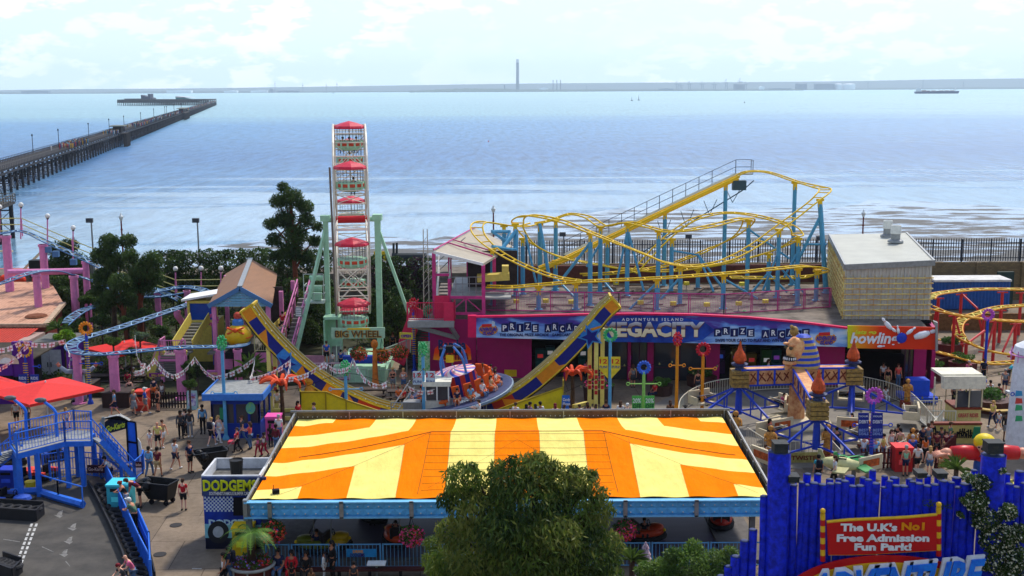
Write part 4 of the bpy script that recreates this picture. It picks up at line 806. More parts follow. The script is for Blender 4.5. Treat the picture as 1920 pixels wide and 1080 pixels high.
# red and yellow kiddie coaster at the right edge
rc=thing('kiddie_coaster','small coaster with orange yellow rails on red steel legs at right edge','roller coaster',(V(1850,620,98).x,98,0));orm=mat('orange_yellow_paint',(224,156,24),.5,var=.15);redp=mat('red_steel',(204,50,52),.5,var=.12,dirt=.2);lt=mat('lemon_ties',(226,214,90),.5)
K=dict(upper_run=[(1744,560,92),(1752,552,96),(1790,546,99),(1850,542,100),(1960,544,100),(2040,552,98)],loop=[(1960,570,99),(1915,573,98),(1870,577,97),(1830,589,95),(1803,600,93),(1795,616,91),(1803,632,89.5),(1828,648,89),(1870,661,89),(1930,668,90),(1990,672,90)],mid_run=[(1744,575,91),(1775,586,90),(1830,596,90),(1900,602,91),(1990,604,93)],low_run=[(1745,657,86),(1790,668,86),(1840,680,86),(1890,680,87),(1970,672,88)],back_low=[(1750,636,94),(1800,640,97),(1870,640,99),(1960,640,100)])
for nm,pts in K.items():track(nm,pts,.75,.07,orm,rc,.6,.4,zig=nm in('loop','upper_run'),tm=lt)
for u,v,Y in((1760,556,97),(1803,549,99),(1880,545,100),(1845,590,95.5),(1877,579,97),(1806,605,92.5),(1812,642,89.3),(1846,656,89),(1790,589,90),(1866,600,90.3),(1905,604,91),(1915,546,100),(1900,665,89.5)):
 p=V(u,v,Y);b=MB();b.tube(p-Vector((0,0,.15)),(p.x,p.y,0),.13,n=7);b.beam(p+Vector((-.45,0,-.15)),p+Vector((.45,0,-.15)),.1);b.build('leg',redp,rc)
b=MB()
for u0,v0,Y0,u1,v1,Y1 in((1803,551,99,1832,578,97),(1832,578,97,1845,640,97),(1760,560,97,1752,600,97),(1800,610,92,1770,665,92),(1812,645,89.3,1846,620,92),(1866,600,90,1846,668,89),(1905,604,91,1880,660,89),(1790,592,90,1806,650,90)):b.tube(V(u0,v0,Y0),V(u1,v1,Y1),.09)
b.build('brace',redp,rc)
b=MB();b.prism([(0,0),(9,0),(9,.5),(0,.9)],(0,1,0),(V(1745,640,92).x,103,0),(1,0,0),(0,0,1),.3);b.lim((V(1700,640,92).x+2,102,0),(60,102.3,1.5));tag(b.build('garden_wall',mat('brown_render',(126,92,56),.85,var=.3)),'low brown garden wall behind the small coaster','wall')
# ================================================================ dodgems pavilion
YF,YB,YM=50.0,62.0,56.0;XL,XR=V(465,940,YF).x,V(1447,940,YF).x;XC=(V(925,940,YF).x+V(1017,940,YF).x)/2;SW=V(1017,940,YF).x-V(925,940,YF).x;ZF,ZR=3.2,4.55
dg=thing('dodgems_pavilion','large dodgems pavilion under an orange and cream striped canvas roof','pavilion',(XC,YM,0))
HX=4.1;KX=(XR-XC-HX)/6
def tent(add,L,b):
 g=add('ShaderNodeNewGeometry');s_=add('ShaderNodeSeparateXYZ');L(g.outputs['Position'],s_.inputs[0])
 def m(op,a,c=None,**k):
  n=add('ShaderNodeMath',operation=op)
  for i,q in enumerate((a,c)):
   if q is None:continue
   if isinstance(q,(int,float)):n.inputs[i].default_value=q
   else:L(q,n.inputs[i])
  return n.outputs[0]
 ax=m('ABSOLUTE',m('SUBTRACT',s_.outputs[0],XC));ay=m('ABSOLUTE',m('SUBTRACT',s_.outputs[1],YM));hip=m('ADD',m('MULTIPLY',ay,KX),HX)
 c=m('MINIMUM',ax,hip);st=m('FLOOR',m('DIVIDE',m('ADD',c,SW/2),SW));md=m('MODULO',st,2)
 mx=add('ShaderNodeMix',data_type='RGBA');mx.inputs[6].default_value=(*lin((255,132,4)),1);mx.inputs[7].default_value=(*lin((250,232,132)),1);L(md,mx.inputs[0])
 n=add('ShaderNodeTexNoise',i_Scale=1.1,i_Detail=9.,i_Roughness=.78);L(g.outputs['Position'],n.inputs['Vector']);b.inputs['Specular IOR Level'].default_value=.03;r=add('ShaderNodeValToRGB');r.color_ramp.elements[0].position=.3;r.color_ramp.elements[0].color=(.80,.76,.68,1);r.color_ramp.elements[1].position=.62;L(n.outputs[0],r.inputs[0])
 mu=add('ShaderNodeMix',data_type='RGBA',blend_type='MULTIPLY',i_0=.85);L(mx.outputs[2],mu.inputs[6]);L(r.outputs[0],mu.inputs[7]);L(mu.outputs[2],b.inputs['Base Color'])
 n2=add('ShaderNodeTexNoise',i_Scale=1.3,i_Detail=5.);mp_=add('ShaderNodeMapping',i_Scale=(1,.35,1));L(g.outputs['Position'],mp_.inputs[0]);L(mp_.outputs[0],n2.inputs['Vector']);bp=add('ShaderNodeBump',i_Strength=.6,i_Distance=.25);L(n2.outputs[0],bp.inputs['Height']);L(bp.outputs[0],b.inputs['Normal'])
def tz(x,y):
 d=abs(y-YM);t=min((6-d)/6,(XR-XC-abs(x-XC))/(XR-XC-HX));t=max(0,min(1,t));return ZF+.1+(.30*(y-YF)/12)+(ZR-ZF-.2)*(t-.10*math.sin(PI*t))+(.03*math.sin(x*3.3)*math.sin(y*.9))*(1-t)
b=MB();nx,ny=90,48
for j in range(ny+1):
 for i in range(nx+1):x=XL+.12+(XR-XL-.24)*i/nx;y=YF+.12+(YB-YF-.2)*j/ny;b.v.append((x,y,tz(x,y)))
for j in range(ny):
 for i in range(nx):a=j*(nx+1)+i;b.face((a,a+1,a+nx+2,a+nx+1))
cv=b.build('canvas_roof',nodes('striped_canvas',tent,.9),dg,True)
b=MB();x1=SW*1.5+1.0
def over(P,r=.006):b.path([Vector((x,y,tz(x,y)+.02))for x,y in P],r,4)
for s_ in(-1,1):
 over([(XC+s_*(HX*t),YM)for t in[i/10 for i in range(11)]]+[(XC+s_*(HX+(XR-XC-HX)*t),YM-.6*t)for t in[i/12 for i in range(1,12)]],.014)
 over([(XC+s_*(HX+6*KX*t),YM-6*t)for t in[i/14 for i in range(14)]]);over([(XC+s_*(HX+.1+.25*i/12),YM-6*i/12)for i in range(12)],.009)
for s_ in(-1,1):
 for q_ in(.5,1.5,2.5):over([(XC+s_*SW*q_,YF+.3+5.4*i/10)for i in range(11)],.004)
for k in range(9):y=YF+.8+k*.62;over([(XC+q*(HX+.2)/8,y)for q in range(-8,9)])
for s_ in(-1,1):over([(XC+s_*(4.0-4.2*i/10),YF+1+4.5*i/10)for i in range(11)],.004)
b.build('seam_cord',mat('dark_cord',(74,60,44),.8),cv)
b=MB();bp_=V(515,932,50.4);b.box((bp_.x,50.7,tz(bp_.x,50.7)+.1),(.3,.25,.18),.3);b.tube((bp_.x-.1,50.7,tz(bp_.x,50.7)),(bp_.x-.1,50.7,tz(bp_.x,50.7)+.4),.015);b.build('roof_vent',dark,cv)
# fascia of diamond panels
fb=mat('fascia_sky_blue',(96,178,226),.4,var=.08,dirt=.2);z0,z1=ZF-.63,ZF;n=int((XR-XL)/.45);cw=(XR-XL)/n
b=MB();b.lim((XL,YF-.02,z0),(XR,YF+.12,z1))
for i in range(n):
 for j in range(2):
  xa,xb=XL+i*cw,XL+(i+1)*cw;za=z0+(z1-z0)*j/2;zb=za+(z1-z0)/2;q=((xa+xb)/2,YF-.14,(za+zb)/2);y=YF-.022
  b.add([(xa,y,za),(xb,y,za),(xb,y,zb),(xa,y,zb),q],[(0,1,4),(1,2,4),(2,3,4),(3,0,4)])
fo=b.build('fascia',fb,dg);b=MB()
for i in range(n):
 for j in range(2):b.ball((XL+(i+.5)*cw,YF-.17,z0+(z1-z0)*(j*.5+.25)),.035,6,4)
b.build('fascia_bulbs',mat('bulb_grey',(196,200,200),.3),fo)
b=MB();b.lim((XL-.15,YF-.2,z1),(XR+.15,YF+.14,z1+.06));b.lim((XL-.15,YF-.2,z0-.06),(XR+.15,YF+.14,z0));b.build('fascia_lip',C(120,190,230),fo)
b=MB()
for u in(507,641,772,904,1036,1172,1305):x=V(u,950,YF).x;b.lim((x-.09,YF-.2,z0-.08),(x+.09,YF-.14,z1+.08))
b.build('fascia_cover_strip',galv,fo)
# side and rear parapets with bulb rows, posts
inn=mat('parapet_inner',(96,84,60),.7,var=.25,scale=3,dirt=.4)
b=MB();b.lim((XL-.3,YB-.05,3.05),(XR+.3,YB+.1,3.95));[b.add([(x+o,y,z)for o in(0,.14)for y,z in((YF,2.5),(YB,2.9),(YB,3.8),(YF,3.22))],[(0,3,2,1),(4,5,6,7),(3,7,6,2),(0,4,7,3),(0,1,5,4)])for x in(XL-.14,XR+.1)];b.build('parapet',inn,dg)
b=MB()
for x in(XL-.07,XR+.2):b.tube((x,YF,3.3),(x,YB,3.9),.06);
b.tube((XL-.3,YB,4.02),(XR+.3,YB,4.02),.05)
for i in range(9):y=YF+(YB-YF)*i/8;[b.beam((x,y,2.6),(x,y,3.28+.055*(y-YF)),.06)for x in(XL+.03,XR+.08)]
for i in range(9):x=XL+(XR-XL)*i/8;b.beam((x,YB-.1,3.05),(x,YB-.1,4.0),.05)
b.build('parapet_rail',galv,dg);b=MB()
for i in range(90):b.ball((XL+(XR-XL)*(i+.5)/90,YB-.09,3.72),.03,5,3)
b.build('parapet_bulbs',mat('bulb_grey',(196,200,200),.3),dg)
pm=mat('pavilion_post',(120,122,124),.5,metal=.3,dirt=.3)
for x,y in[(XL,YF),(XR,YF),(V(507,950,YF).x,YF+.6),(XL,YB),(XR,YB),(XC-4,YB),(XC+4,YB),(XR-.7,YF+.6)]:b=MB();b.beam((x,y+.05,0),(x,y+.05,3.1),.24);b.lim((x-.25,y-.2,0),(x+.25,y+.3,.05));b.build('corner_post',pm,dg)
b=MB();b.lim((XL-.2,YF-.15,2.4),(XL-.02,YF+.1,3.35));b.build('corner_plate',galv,dg)
def dfloor(add,L,b):
 g=add('ShaderNodeNewGeometry');n=add('ShaderNodeTexNoise',i_Scale=1.2,i_Detail=8.,i_Roughness=.7);mp_=add('ShaderNodeMapping',i_Scale=(.4,1.6,1));L(g.outputs['Position'],mp_.inputs[0]);L(mp_.outputs[0],n.inputs['Vector'])
 r=add('ShaderNodeValToRGB');r.color_ramp.elements[0].color=(*lin((50,46,64)),1);r.color_ramp.elements[1].color=(*lin((84,78,100)),1);L(n.outputs[0],r.inputs[0]);L(r.outputs[0],b.inputs['Base Color']);b.inputs['Roughness'].default_value=.4
b=MB();b.lim((XL+1.9,YF+1.1,0),(XR-1.9,YB-.6,.12));b.build('steel_floor',nodes('steel_floor',dfloor),dg)
b=MB();b.lim((XL,YF+.9,0),(XL+1.85,YB,.16));b.lim((XR-1.85,YF+.9,0),(XR,YB,.16));b.lim((XL,YF+.6,0),(XR,YF+1.08,.2));b.build('boardwalk',mat('boardwalk_grey',(104,100,98),.8,var=.2),dg)
b=MB();b.lim((XL,YF+.14,3.02),(XR,YB-.1,3.06));
for i in range(9):y=YF+1+i*1.35;b.beam((XL,y,2.95),(XR,y,2.95),.08,.12)
b.build('ceiling_grid',mat('ceiling_mesh',(36,34,40),.6,metal=.3),dg)
# front railings, one thing per bay
lb=mat('pale_blue_rail',(96,160,204),.45,var=.1,dirt=.25)
xs=[V(u,1050,50.2).x for u in(497,545,633,716,806,890,1000,1110,1220,1330,1440)]
rg=thing('dodgem_railing','pale blue barred railing along the front of the dodgems floor','railing',(xs[0],50.2,0))
for a,c in zip(xs,xs[1:]):
 b=MB();rail(b,[(a+.06,50.2,0.02),(c-.06,50.2,0.02)],1.15,r=.022,post=.04);b.build('bay',lb,rg)
b=MB();P_=(Vector((-8,50.1,0)),Vector((8,50.1,0)));panel(b,[(650,1044),(706,1044),(706,1029),(650,1029)],*P_,th=.03);sg=b.build('notice',mat('notice_blue',(40,140,200),.4),None);tag(sg,'small blue dodgems notice fixed on the front railing','sign')
ptext('DODGEMS',657,684,1037,1043,*P_,mat('letter_purple',(60,20,110),.4),sg,ext=.01,fat=.03,gap=.04);ptext('DRIVE',662,681,1031,1036,*P_,mat('logo_orange',(240,160,50),.4),sg,ext=.01,fat=.03,gap=.04)
# dodgem cars
def dodgem(p,rz,col,label,flower=False):
 t=thing('dodgem_car',label,'dodgem car',(0,0,.12),'dodgem cars on the floor');z=.12
 b=MB();b.lathe((0,0,z),[(.9,.06),(1.0,.1),(1.02,.22),(.98,.3),(.86,.32)],20,sy=.62);b.build('bumper',mat('bumper_rubber',(26,26,28),.8),t)
 b=MB();pr=[(.84,.3),(.86,.42),(.78,.55),(.66,.60)];b.lathe((0,0,z),pr,20,sy=.62);b.lathe((.42,0,z),[(.45,.5),(.4,.66),(.2,.74),(.01,.76)],14,sy=.95);b.build('body',mat('dodgem_%d'%col[0],col,.3),t,True)
 b=MB();b.box((-.32,0,z+.5),(.4,.78,.12));b.box((-.58,0,z+.72),(.14,.8,.5));b.build('seat',mat('dodgem_seat',(40,34,36),.6),t)
 b=MB();b.ring((.1,0,z+.82),.15,.02,'x',12);b.tube((.12,0,z+.82),(.35,0,z+.6),.02);b.build('steering_wheel',dark,t)
 for s_ in(-.28,.28):b=MB();b.ball((.78,s_,z+.5),.08,8,6);b.build('headlight',yl,t)
 b=MB();b.tube((-.8,0,z+.4),(-.9,0,2.95),.025);b.build('pole',galv,t)
 t.location=(p[0],p[1],.12);t.rotation_euler=(0,0,rz);t['label']=label
for u,v,rz,col,lab in((742,1018,1.9,(206,70,26),'orange red dodgem car beside the hanging flowers left of the big tree'),(1212,1012,.3,(190,60,24),'orange red dodgem car just right of the big tree'),(1352,986,1.4,(176,40,26),'dark red dodgem car at the back right of the floor'),(590,1034,2.9,(110,116,30),'olive green dodgem car behind the left railing'),(622,1030,.5,(214,170,30),'yellow dodgem car behind the left railing'),(700,975,2.2,(40,60,120),'dark blue dodgem car at the back left of the floor')):dodgem(S(u,v,.12),rz,col,lab)
# hanging baskets
gl=leafmat('basket_leaf',(40,80,28),(84,120,44));red_=mat('petal_red',(226,60,56),.6);pnk=mat('petal_pink',(230,70,130),.6);vio=mat('petal_violet',(150,110,210),.6);orn=mat('petal_orange',(230,96,40),.6)
def basket(p,r,label,cols,ztop=None,seed=1):
 t=thing('hanging_basket',label,'hanging basket',p,None);b=MB();b.lathe(p,[(.05,-r*.7),(r*.5,-r*.5),(r*.6,-r*.1)],10);b.build('bowl',mat('coir',(90,64,40),.9),t)
 leaves('foliage',[(p[0],p[1],p[2],r,r,r*.8)],900,.13,gl,t,asp=.5,seed=seed);leaves('flowers',[(p[0]+.03,p[1]-.05,p[2]-.05,r*1.05,r*1.05,r*.85)],420,.1,cols,t,asp=1,seed=seed+1)
 b=MB();zt=ztop or p[2]+1.2
 for a in(0,2,4):b.tube((p[0]+r*.5*math.cos(a),p[1]+r*.5*math.sin(a),p[2]),(p[0],p[1],zt),.012)
 b.build('chain',dark,t)
basket(V(510,995,49.6),.55,'hanging basket of red and violet flowers at the front left post',[red_,orn,red_,vio],2.6,3)
basket(V(771,1003,49.8),.52,'hanging basket of pink geraniums under the fascia left of the tree',[red_,pnk,pnk],2.6,5)
basket(V(1172,992,49.8),.5,'hanging basket of pink geraniums right of the big tree',[red_,pnk,orn],2.6,7)
# ================================================================ big wheel
mint=mat('mint_paint',(168,214,180),.5,var=.08,dirt=.25);wwh=mat('wheel_white',(222,214,196),.45,var=.1,dirt=.25)
HB=V(659,408,90);HB.z=11.3;wh=thing('ferris_wheel','big wheel with mint green gondolas and red canopies','ferris wheel',(HB.x,HB.y,0));yaw=math.atan2(-HB.x,HB.y)*1.0-.015
wd=Vector((-math.sin(yaw)*-1*-1,math.cos(yaw),0));wd=Vector((HB.x,HB.y,0)).normalized();wx=Vector((wd.y,-wd.x,0));RW=7.1;HWd=1.18
def wp_(a,r,o):return HB+wd*(-math.cos(a)*r)+Vector((0,0,math.sin(a)*r))+wx*o     # a = 0 towards the camera
for o in(-HWd,HWd):
 b=MB();b.path([wp_(2*PI*i/32,RW,o)for i in range(32)],.085,6,closed=True);b.path([wp_(2*PI*i/32,RW-.75,o)for i in range(32)],.05,5,closed=True);b.build('rim',wwh,wh)
 b=MB()
 for i in range(16):
  a=2*PI*i/16;b.tube(wp_(a,.4,o*.9),wp_(a,RW,o),.045,n=5)
  b.tube(wp_(a,RW-.75,o),wp_(a+PI/16,RW,o),.03,n=4);b.tube(wp_(a+PI/16,RW,o),wp_(a+PI/8,RW-.75,o),.03,n=4)
 b.build('spokes',wwh,wh)
b=MB()
for i in range(16):
 a=2*PI*i/16
 for r in(RW,RW-.75,RW*.55):b.tube(wp_(a,r,-HWd),wp_(a,r,HWd),.04,n=4)
 b.tube(wp_(a,RW-.75,-HWd),wp_(a,RW*.55,HWd),.03,n=4);b.tube(wp_(a,RW-.75,HWd),wp_(a,RW*.55,-HWd),.03,n=4)
b.build('cross_struts',wwh,wh)
b=MB();b.tube(HB-wx*HWd,HB+wx*HWd,.28,n=12);b.build('hub_drum',mat('wheel_red',(206,36,44),.4),wh);b=MB();b.tube(HB-wx*1.95,HB+wx*1.95,.2,n=10);b.build('axle',mint,wh)
rdc=mat('canopy_red',(206,40,66),.45,var=.1,dirt=.2);cage=mat('cage_wire',(120,116,108),.5)
gon=thing('g','','',(0,0,0));
def gondola(i,p):
 t=bpy.data.objects.new('gondola',None);COL.objects.link(t);t.parent=wh;t.location=Vector(p)-wh.location;q=Vector(p)
 b=MB();b.lathe(q+Vector((0,0,-1.75)),[(.3,-.1),(.8,0),(.95,.22),(.97,.6),(.9,.62)],16);b.build('tub',mint,t)
 b=MB();b.lathe(q+Vector((0,0,-1.75)),[(.965,.28),(.99,.3),(.99,.5),(.97,.52)],16);b.build('band',mat('band_orange',(206,74,44),.5,var=.2),t)
 b=MB()
 for k in range(12):a=2*PI*k/12;b.beam(q+Vector((.985*math.cos(a),.985*math.sin(a),-1.62)),q+Vector((.985*math.cos(a),.985*math.sin(a),-1.1)),.14,.05)
 b.build('seat_backs',mint,t)
 b=MB();b.lathe(q,[(1.22,-.12),(1.15,-.02),(.6,.2),(.06,.34),(.01,.36)],8,a0=.2,a1=.2+2*PI);b.lathe(q,[(1.22,-.12),(1.22,-.22)],8,a0=.2,a1=.2+2*PI-.0001);b.build('canopy',rdc,t)
 b=MB();b.tube(q+Vector((0,0,-1.7)),q+Vector((0,0,.25)),.05);b.beam(q-wx*HWd,q+wx*HWd,.08);b.build('centre_pole',wwh,t)
 b=MB()
 for k in range(22):a=2*PI*k/22;b.tube(q+Vector((.93*math.cos(a),.93*math.sin(a),-1.15)),q+Vector((.93*math.cos(a),.93*math.sin(a),-.2)),.013,n=4)
 b.ring(q+Vector((0,0,-.22)),.93,.02,'z',20,4);b.ring(q+Vector((0,0,-.6)),.93,.012,'z',20,4);b.build('cage',cage,t)
 return t
bpy.data.objects.remove(gon)
GP=[]
for i in range(8):a=PI/2+2*PI*i/8-.12;p=wp_(a,RW,0);GP.append(p);gondola(i,p)
def legz(u,v,Y,z=None):
 p=V(u,v,Y)
 if z is not None:p.z=z
 return p
LA,RA=HB-wx*1.95,HB+wx*1.95
b=MB();b.beam(LA+Vector((0,0,.2)),(LA.x,LA.y,0),.36);b.build('support_column',mint,wh);b=MB();b.beam(RA+Vector((0,0,.2)),(RA.x,RA.y,0),.44);b.build('support_column',mint,wh)
b=MB();b.lim((LA.x-.35,LA.y-.35,LA.z-.1),(LA.x+.35,LA.y+.35,LA.z+.35));b.lim((RA.x-.35,RA.y-.35,RA.z-.1),(RA.x+.35,RA.y+.35,RA.z+.35));b.build('bearing_cap',mint,wh)
for s_,pe in((-1,V(545,690,87)),(1,V(800,672,90))):
 o=LA if s_<0 else RA;e=Vector((pe.x,pe.y,0));b=MB();b.beam(o-Vector((0,0,.6)),e,.22);b.build('raking_strut',mint,wh)
 q=o.lerp(e,.62);t_=MB();t_.box(q+Vector((s_*.35,-.2,.3)),(.5,.18,.7),.3*s_);lb_=t_.build('lamp_bank',galv,wh);t_=MB()
 for k in range(4):t_.box(q+Vector((s_*.35,-.32,.06+k*.16)),(.42,.05,.1),.3*s_)
 t_.build('lamp_glass',mat('lamp_glass',(235,235,235),.2),lb_)
b=MB();q=LA+Vector((-.9,-.2,0));q.z=5.2;b.box(q+Vector((0,0,-.1)),(1.5,1.4,.1))
for x in(-.75,.75):
 for z in(.0,.6,1.2):b.beam(q+Vector((x,-.7,z)),q+Vector((x,.7,z)),.05)
for z in(.6,1.2,2.1):b.beam(q+Vector((-.75,-.7,z)),q+Vector((.75,-.7,z)),.05)
for x in(-.75,0,.75):b.beam(q+Vector((x,-.7,0)),q+Vector((x,-.7,2.1)),.05)
b.build('drive_platform',C(196,208,196),wh);b=MB();b.box(q+Vector((.1,0,.3)),(.7,.7,.5));b.tube(q+Vector((-.5,0,.9)),q+Vector((.5,0,.9)),.25,n=10);b.tube(q+Vector((-.4,0,1.7)),q+Vector((.6,0,1.7)),.2,n=10);b.build('drive_motor',mint,wh)
b=MB();b.tube(LA+Vector((.55,-.8,4.0)),Vector((LA.x+.75,LA.y-.8,2.5)),.08,n=7);b.build('cable_duct',mat('duct_brown',(120,108,98),.6),wh)
# platform with name board
A3,B3=S(622,700),S(722,700);A3.y=B3.y=84.0
px0,px1=V(622,640,84).x,V(720,640,84).x
b=MB();b.lim((px0,84.2,0),(px1,85.2,1.2));b.lim((px0,85.2,0),(px1,93,.7));b.lim((px0+.3,84.0,.1),(px1-.3,84.2,1.3));b.build('platform',mint,wh)
b=MB();panel(b,[(622,634),(722,633),(722,613),(622,614)],A3,B3,.1,.1);bd=b.build('name_board',C(168,204,172),wh)
ptext('BIG WHEEL',630,716,619,631,A3,B3,mat('letter_gold',(190,150,70),.5),bd,fat=.05,gap=.22);ptext('BIG WHEEL',629,715,618.5,630.5,A3,B3,mat('letter_brown',(84,62,44),.5),bd,fat=.0,gap=.26)
b=MB();panel(b,[(650,617),(696,617),(692,614),(654,614)],A3,B3,.03,.22);b.build('board_flourish',yl,bd)
b=MB();rail(b,[(px1+.1,84.2,1.5),(px1+1.6,87.5,1.5)],1.1);rail(b,[(px0-.1,84.0,0),(px0+2.4,84.0,0)],1.1);rail(b,[(px0+2.6,83.8,0),(px1+.8,83.8,0)],1.1);b.build('railing',C(176,196,176),wh)
b=MB();rx0,rx1=V(592,650,84).x,V(619,650,84).x;ry0=S(600,692).y;b.add([(rx0,ry0,.05),(rx1,ry0,.05),(rx1,90,1.6),(rx0,90,1.6),(rx0,ry0,0),(rx1,ry0,0),(rx1,90,0),(rx0,90,0)],[(0,1,2,3),(4,7,6,5),(0,4,5,1),(1,5,6,2),(2,6,7,3),(3,7,4,0)]);b.build('ramp',grey,wh)
b=MB()
for x in(rx0,rx1):b.beam((x,ry0,.05),(x,90,1.6),.06,.16);b.tube((x,ry0,1.1),(x,90,2.6),.03);b.beam((x,ry0,0),(x,ry0,1.1),.06);b.beam((x,87,1),(x,87,2.2),.05)
b.build('ramp_rail',C(196,214,200),wh)
b=MB();b.lim((rx0-.1,89.5,1.6),(rx1+.1,89.6,4.0));b.lim((rx0-.1,88.3,3.9),(rx1+.1,89.6,4.1));b.lim((rx0-.1,88.3,1.6),(rx0,89.6,4));b.build('pay_booth',mint,wh)
# ================================================================ half pipe disc ride
HPY=76.0;TW=1.35
hp=thing('half_pipe_ride','great curved half pipe ride with yellow track and starry blue sides','fairground ride',(V(800,775,HPY).x,HPY,0))
cp=[(472,560),(497,595),(528,630),(570,670),(615,702),(665,728),(715,748),(770,758),(830,759),(880,752),(930,736),(975,712),(1020,676),(1060,638),(1098,597),(1125,565),(1146,546)]
CP=smooth_pts([V(u,v+12,HPY)for u,v in cp],5);NN=len(CP);NRM=[]
for i in range(NN):
 t=(CP[min(i+1,NN-1)]-CP[max(i-1,0)]).normalized();n_=Vector((-t.z,0,t.x));NRM.append(n_)
yt=mat('track_yellow',(222,186,40),.45,var=.15,dirt=.35);din=mat('track_brown',(132,100,30),.6,var=.3,dirt=.5)
def strip(b,f,g,i0=0,i1=None):
 i1=NN if i1 is None else i1;o=len(b.v)
 for i in range(i0,i1):b.v+=[tuple(f(i)),tuple(g(i))]
 for i in range(i1-i0-1):a=o+2*i;b.face((a,a+2,a+3,a+1))
Yv=Vector((0,1,0));b=MB()
def edge(y,d):return lambda i:CP[i]+NRM[i]*d+Yv*y
for y0_,y1_ in((0,.13),(TW-.13,TW)):
 strip(b,edge(y0_,0),edge(y1_,0));strip(b,edge(y0_,-.35),edge(y0_,0));strip(b,edge(y1_,0),edge(y1_,-.35))
b.build('track_edge',yt,hp)
b=MB();strip(b,edge(0,-.3),edge(TW,-.3));strip(b,edge(TW,-1.0),edge(0,-1.0));b.build('track_bed',din,hp)
b=MB();b.path([edge(TW*.5,.06)(i)for i in range(0,NN)],.05,5);b.path([edge(.09,.05)(i)for i in range(NN)],.045,5);b.path([edge(TW-.09,.05)(i)for i in range(NN)],.045,5);b.build('running_rail',mat('rail_steel',(190,180,130),.4,metal=.3),hp)
# coloured side panels
ob=mat('panel_blue',(22,34,128),.45,var=.15);oo=mat('panel_orange',(226,140,30),.45,var=.1);orr=mat('panel_red',(186,50,40),.45,var=.1);oc=mat('panel_cyan',(60,140,214),.45,var=.15)
def side(i0,i1,m,y=-.02,d0=-.12,d1=-.85):
 b=MB();strip(b,edge(y,d1),edge(y,d0),i0,i1+1);return b.build('side_panel',m,hp)
segs=[(0,3,oo),(3,11,ob),(11,15,oc),(15,20,ob),(20,23,oo),(23,26,ob),(26,30,orr),(30,40,ob),(40,44,orr),(44,49,ob),(49,53,orr),(53,58,ob),(58,62,oo),(62,68,ob),(68,72,oc),(72,76,ob),(76,NN-1,oo)]
for a,c,m in segs:side(a,min(c,NN-1),m)
b=MB();strip(b,edge(TW+.02,-.12),edge(TW+.02,-.85));b.build('rear_panel',ob,hp)
b=MB();
for d in(-.1,-.86):b.path([edge(-.04,d)(i)for i in range(NN)],.05,5)
b.build('panel_edge',yt,hp)
# slanted colour wedges and bulbs
b=MB()
for i in range(6,NN-6,9):
 p0_,p1_,p2_=edge(-.05,-.15)(i),edge(-.05,-.83)(min(NN-1,i+3)),edge(-.05,-.83)(i);b.add([p0_,p2_,p1_],[(0,1,2)])
b.build('wedge',oo,hp);b=MB()
for i in range(1,NN-1,2):b.ball(edge(.0,.03)(i),.045,5,3);b.ball(edge(TW,.03)(i),.045,5,3)
b.build('bulbs',mat('bulb_cream',(240,235,190),.3),hp)
def star(i,k=1.0,rot=0):
 p=edge(-.07,-.75)(i);P=[]
 for q in range(10):a=rot+2*PI*q/10;r=(1.25 if q%2==0 else .55)*k;P.append((r*math.sin(a),r*math.cos(a)))
 b=MB();b.prism(P,(0,1,0),p+Vector((0,-.06,0)),(1,0,0),(0,0,1),.06);b.build('star_panel',oc,hp)
 b=MB();b.prism([(x*.72,z*.72)for x,z in P],(0,1,0),p+Vector((0,-.10,0)),(1,0,0),(0,0,1),.03);b.build('star_panel',ob,hp)
star(13,.7,.4);star(69,.7,-.4)
b=MB()
for e,s_ in((0,1),(NN-1,-1)):
 p=CP[e];b.beam(p+Yv*0-NRM[e]*.9,p+Yv*TW-NRM[e]*.9,.12);b.beam(p+NRM[e]*.05,p+Yv*TW+NRM[e]*.05,.14);b.beam(p,p-NRM[e]*.95,.12);b.beam(p+Yv*TW,p+Yv*TW-NRM[e]*.95,.12)
b.build('end_frame',yt,hp)
pyl=mat('pale_yellow_post',(232,216,120),.5,var=.08,dirt=.2)
for u,vt,vb,Y in((503,640,782,76.2),(514,640,790,77.6),(1106,628,745,77.6),(1118,628,760,76.2),(1130,615,740,77.6)):
 a=V(u,vt,Y);b=MB();b.beam((a.x,a.y,a.z),(a.x,a.y,0),.26);b.build('support_leg',pyl,hp)
 b=MB()
 for k in range(5):b.lim((a.x-.1,a.y-.16,1.2+k*.35),(a.x+.1,a.y-.135,1.45+k*.35))
 b.build('colour_strip',[C(200,50,50),C(60,110,200)][int(u)%2],hp)
for u0,v0,u1,v1 in((506,770,565,768),(506,785,545,784),(1115,752,1075,762)):b=MB();a,c=S(u0,v0,.15),S(u1,v1,.15);b.beam(a,c,.22);b.build('ground_beam',pyl,hp)
# yellow hoardings that wall the pit
hy=mat('hoarding_yellow',(232,208,28),.5,var=.08,dirt=.2)
def hoard(pts,label):
 t=thing('yellow_hoarding',label,'hoarding',S(*pts[0][:2]));b=MB()
 for(u0,v0,h0),(u1,v1,h1)in zip(pts,pts[1:]):
  a,c=S(u0,v0),S(u1,v1);b.add([a,c,c+Vector((0,0,h1)),a+Vector((0,0,h0))]+[q+Vector((0,.08,0))for q in(a,c,c+Vector((0,0,h1)),a+Vector((0,0,h0)))],[(0,1,2,3),(7,6,5,4),(3,2,6,7),(0,3,7,4),(1,5,6,2)])
 b.build('sheet',hy,t);b=MB()
 for(u0,v0,h0),(u1,v1,h1)in zip(pts,pts[1:]):b.beam(S(u0,v0)+Vector((0,-.03,h0)),S(u1,v1)+Vector((0,-.03,h1)),.1)
 for u,v,h in pts:b.beam(S(u,v)+Vector((0,-.05,0)),S(u,v)+Vector((0,-.05,h)),.07)
 b.build('frame',mat('hoarding_edge',(176,150,30),.6,dirt=.5),t)
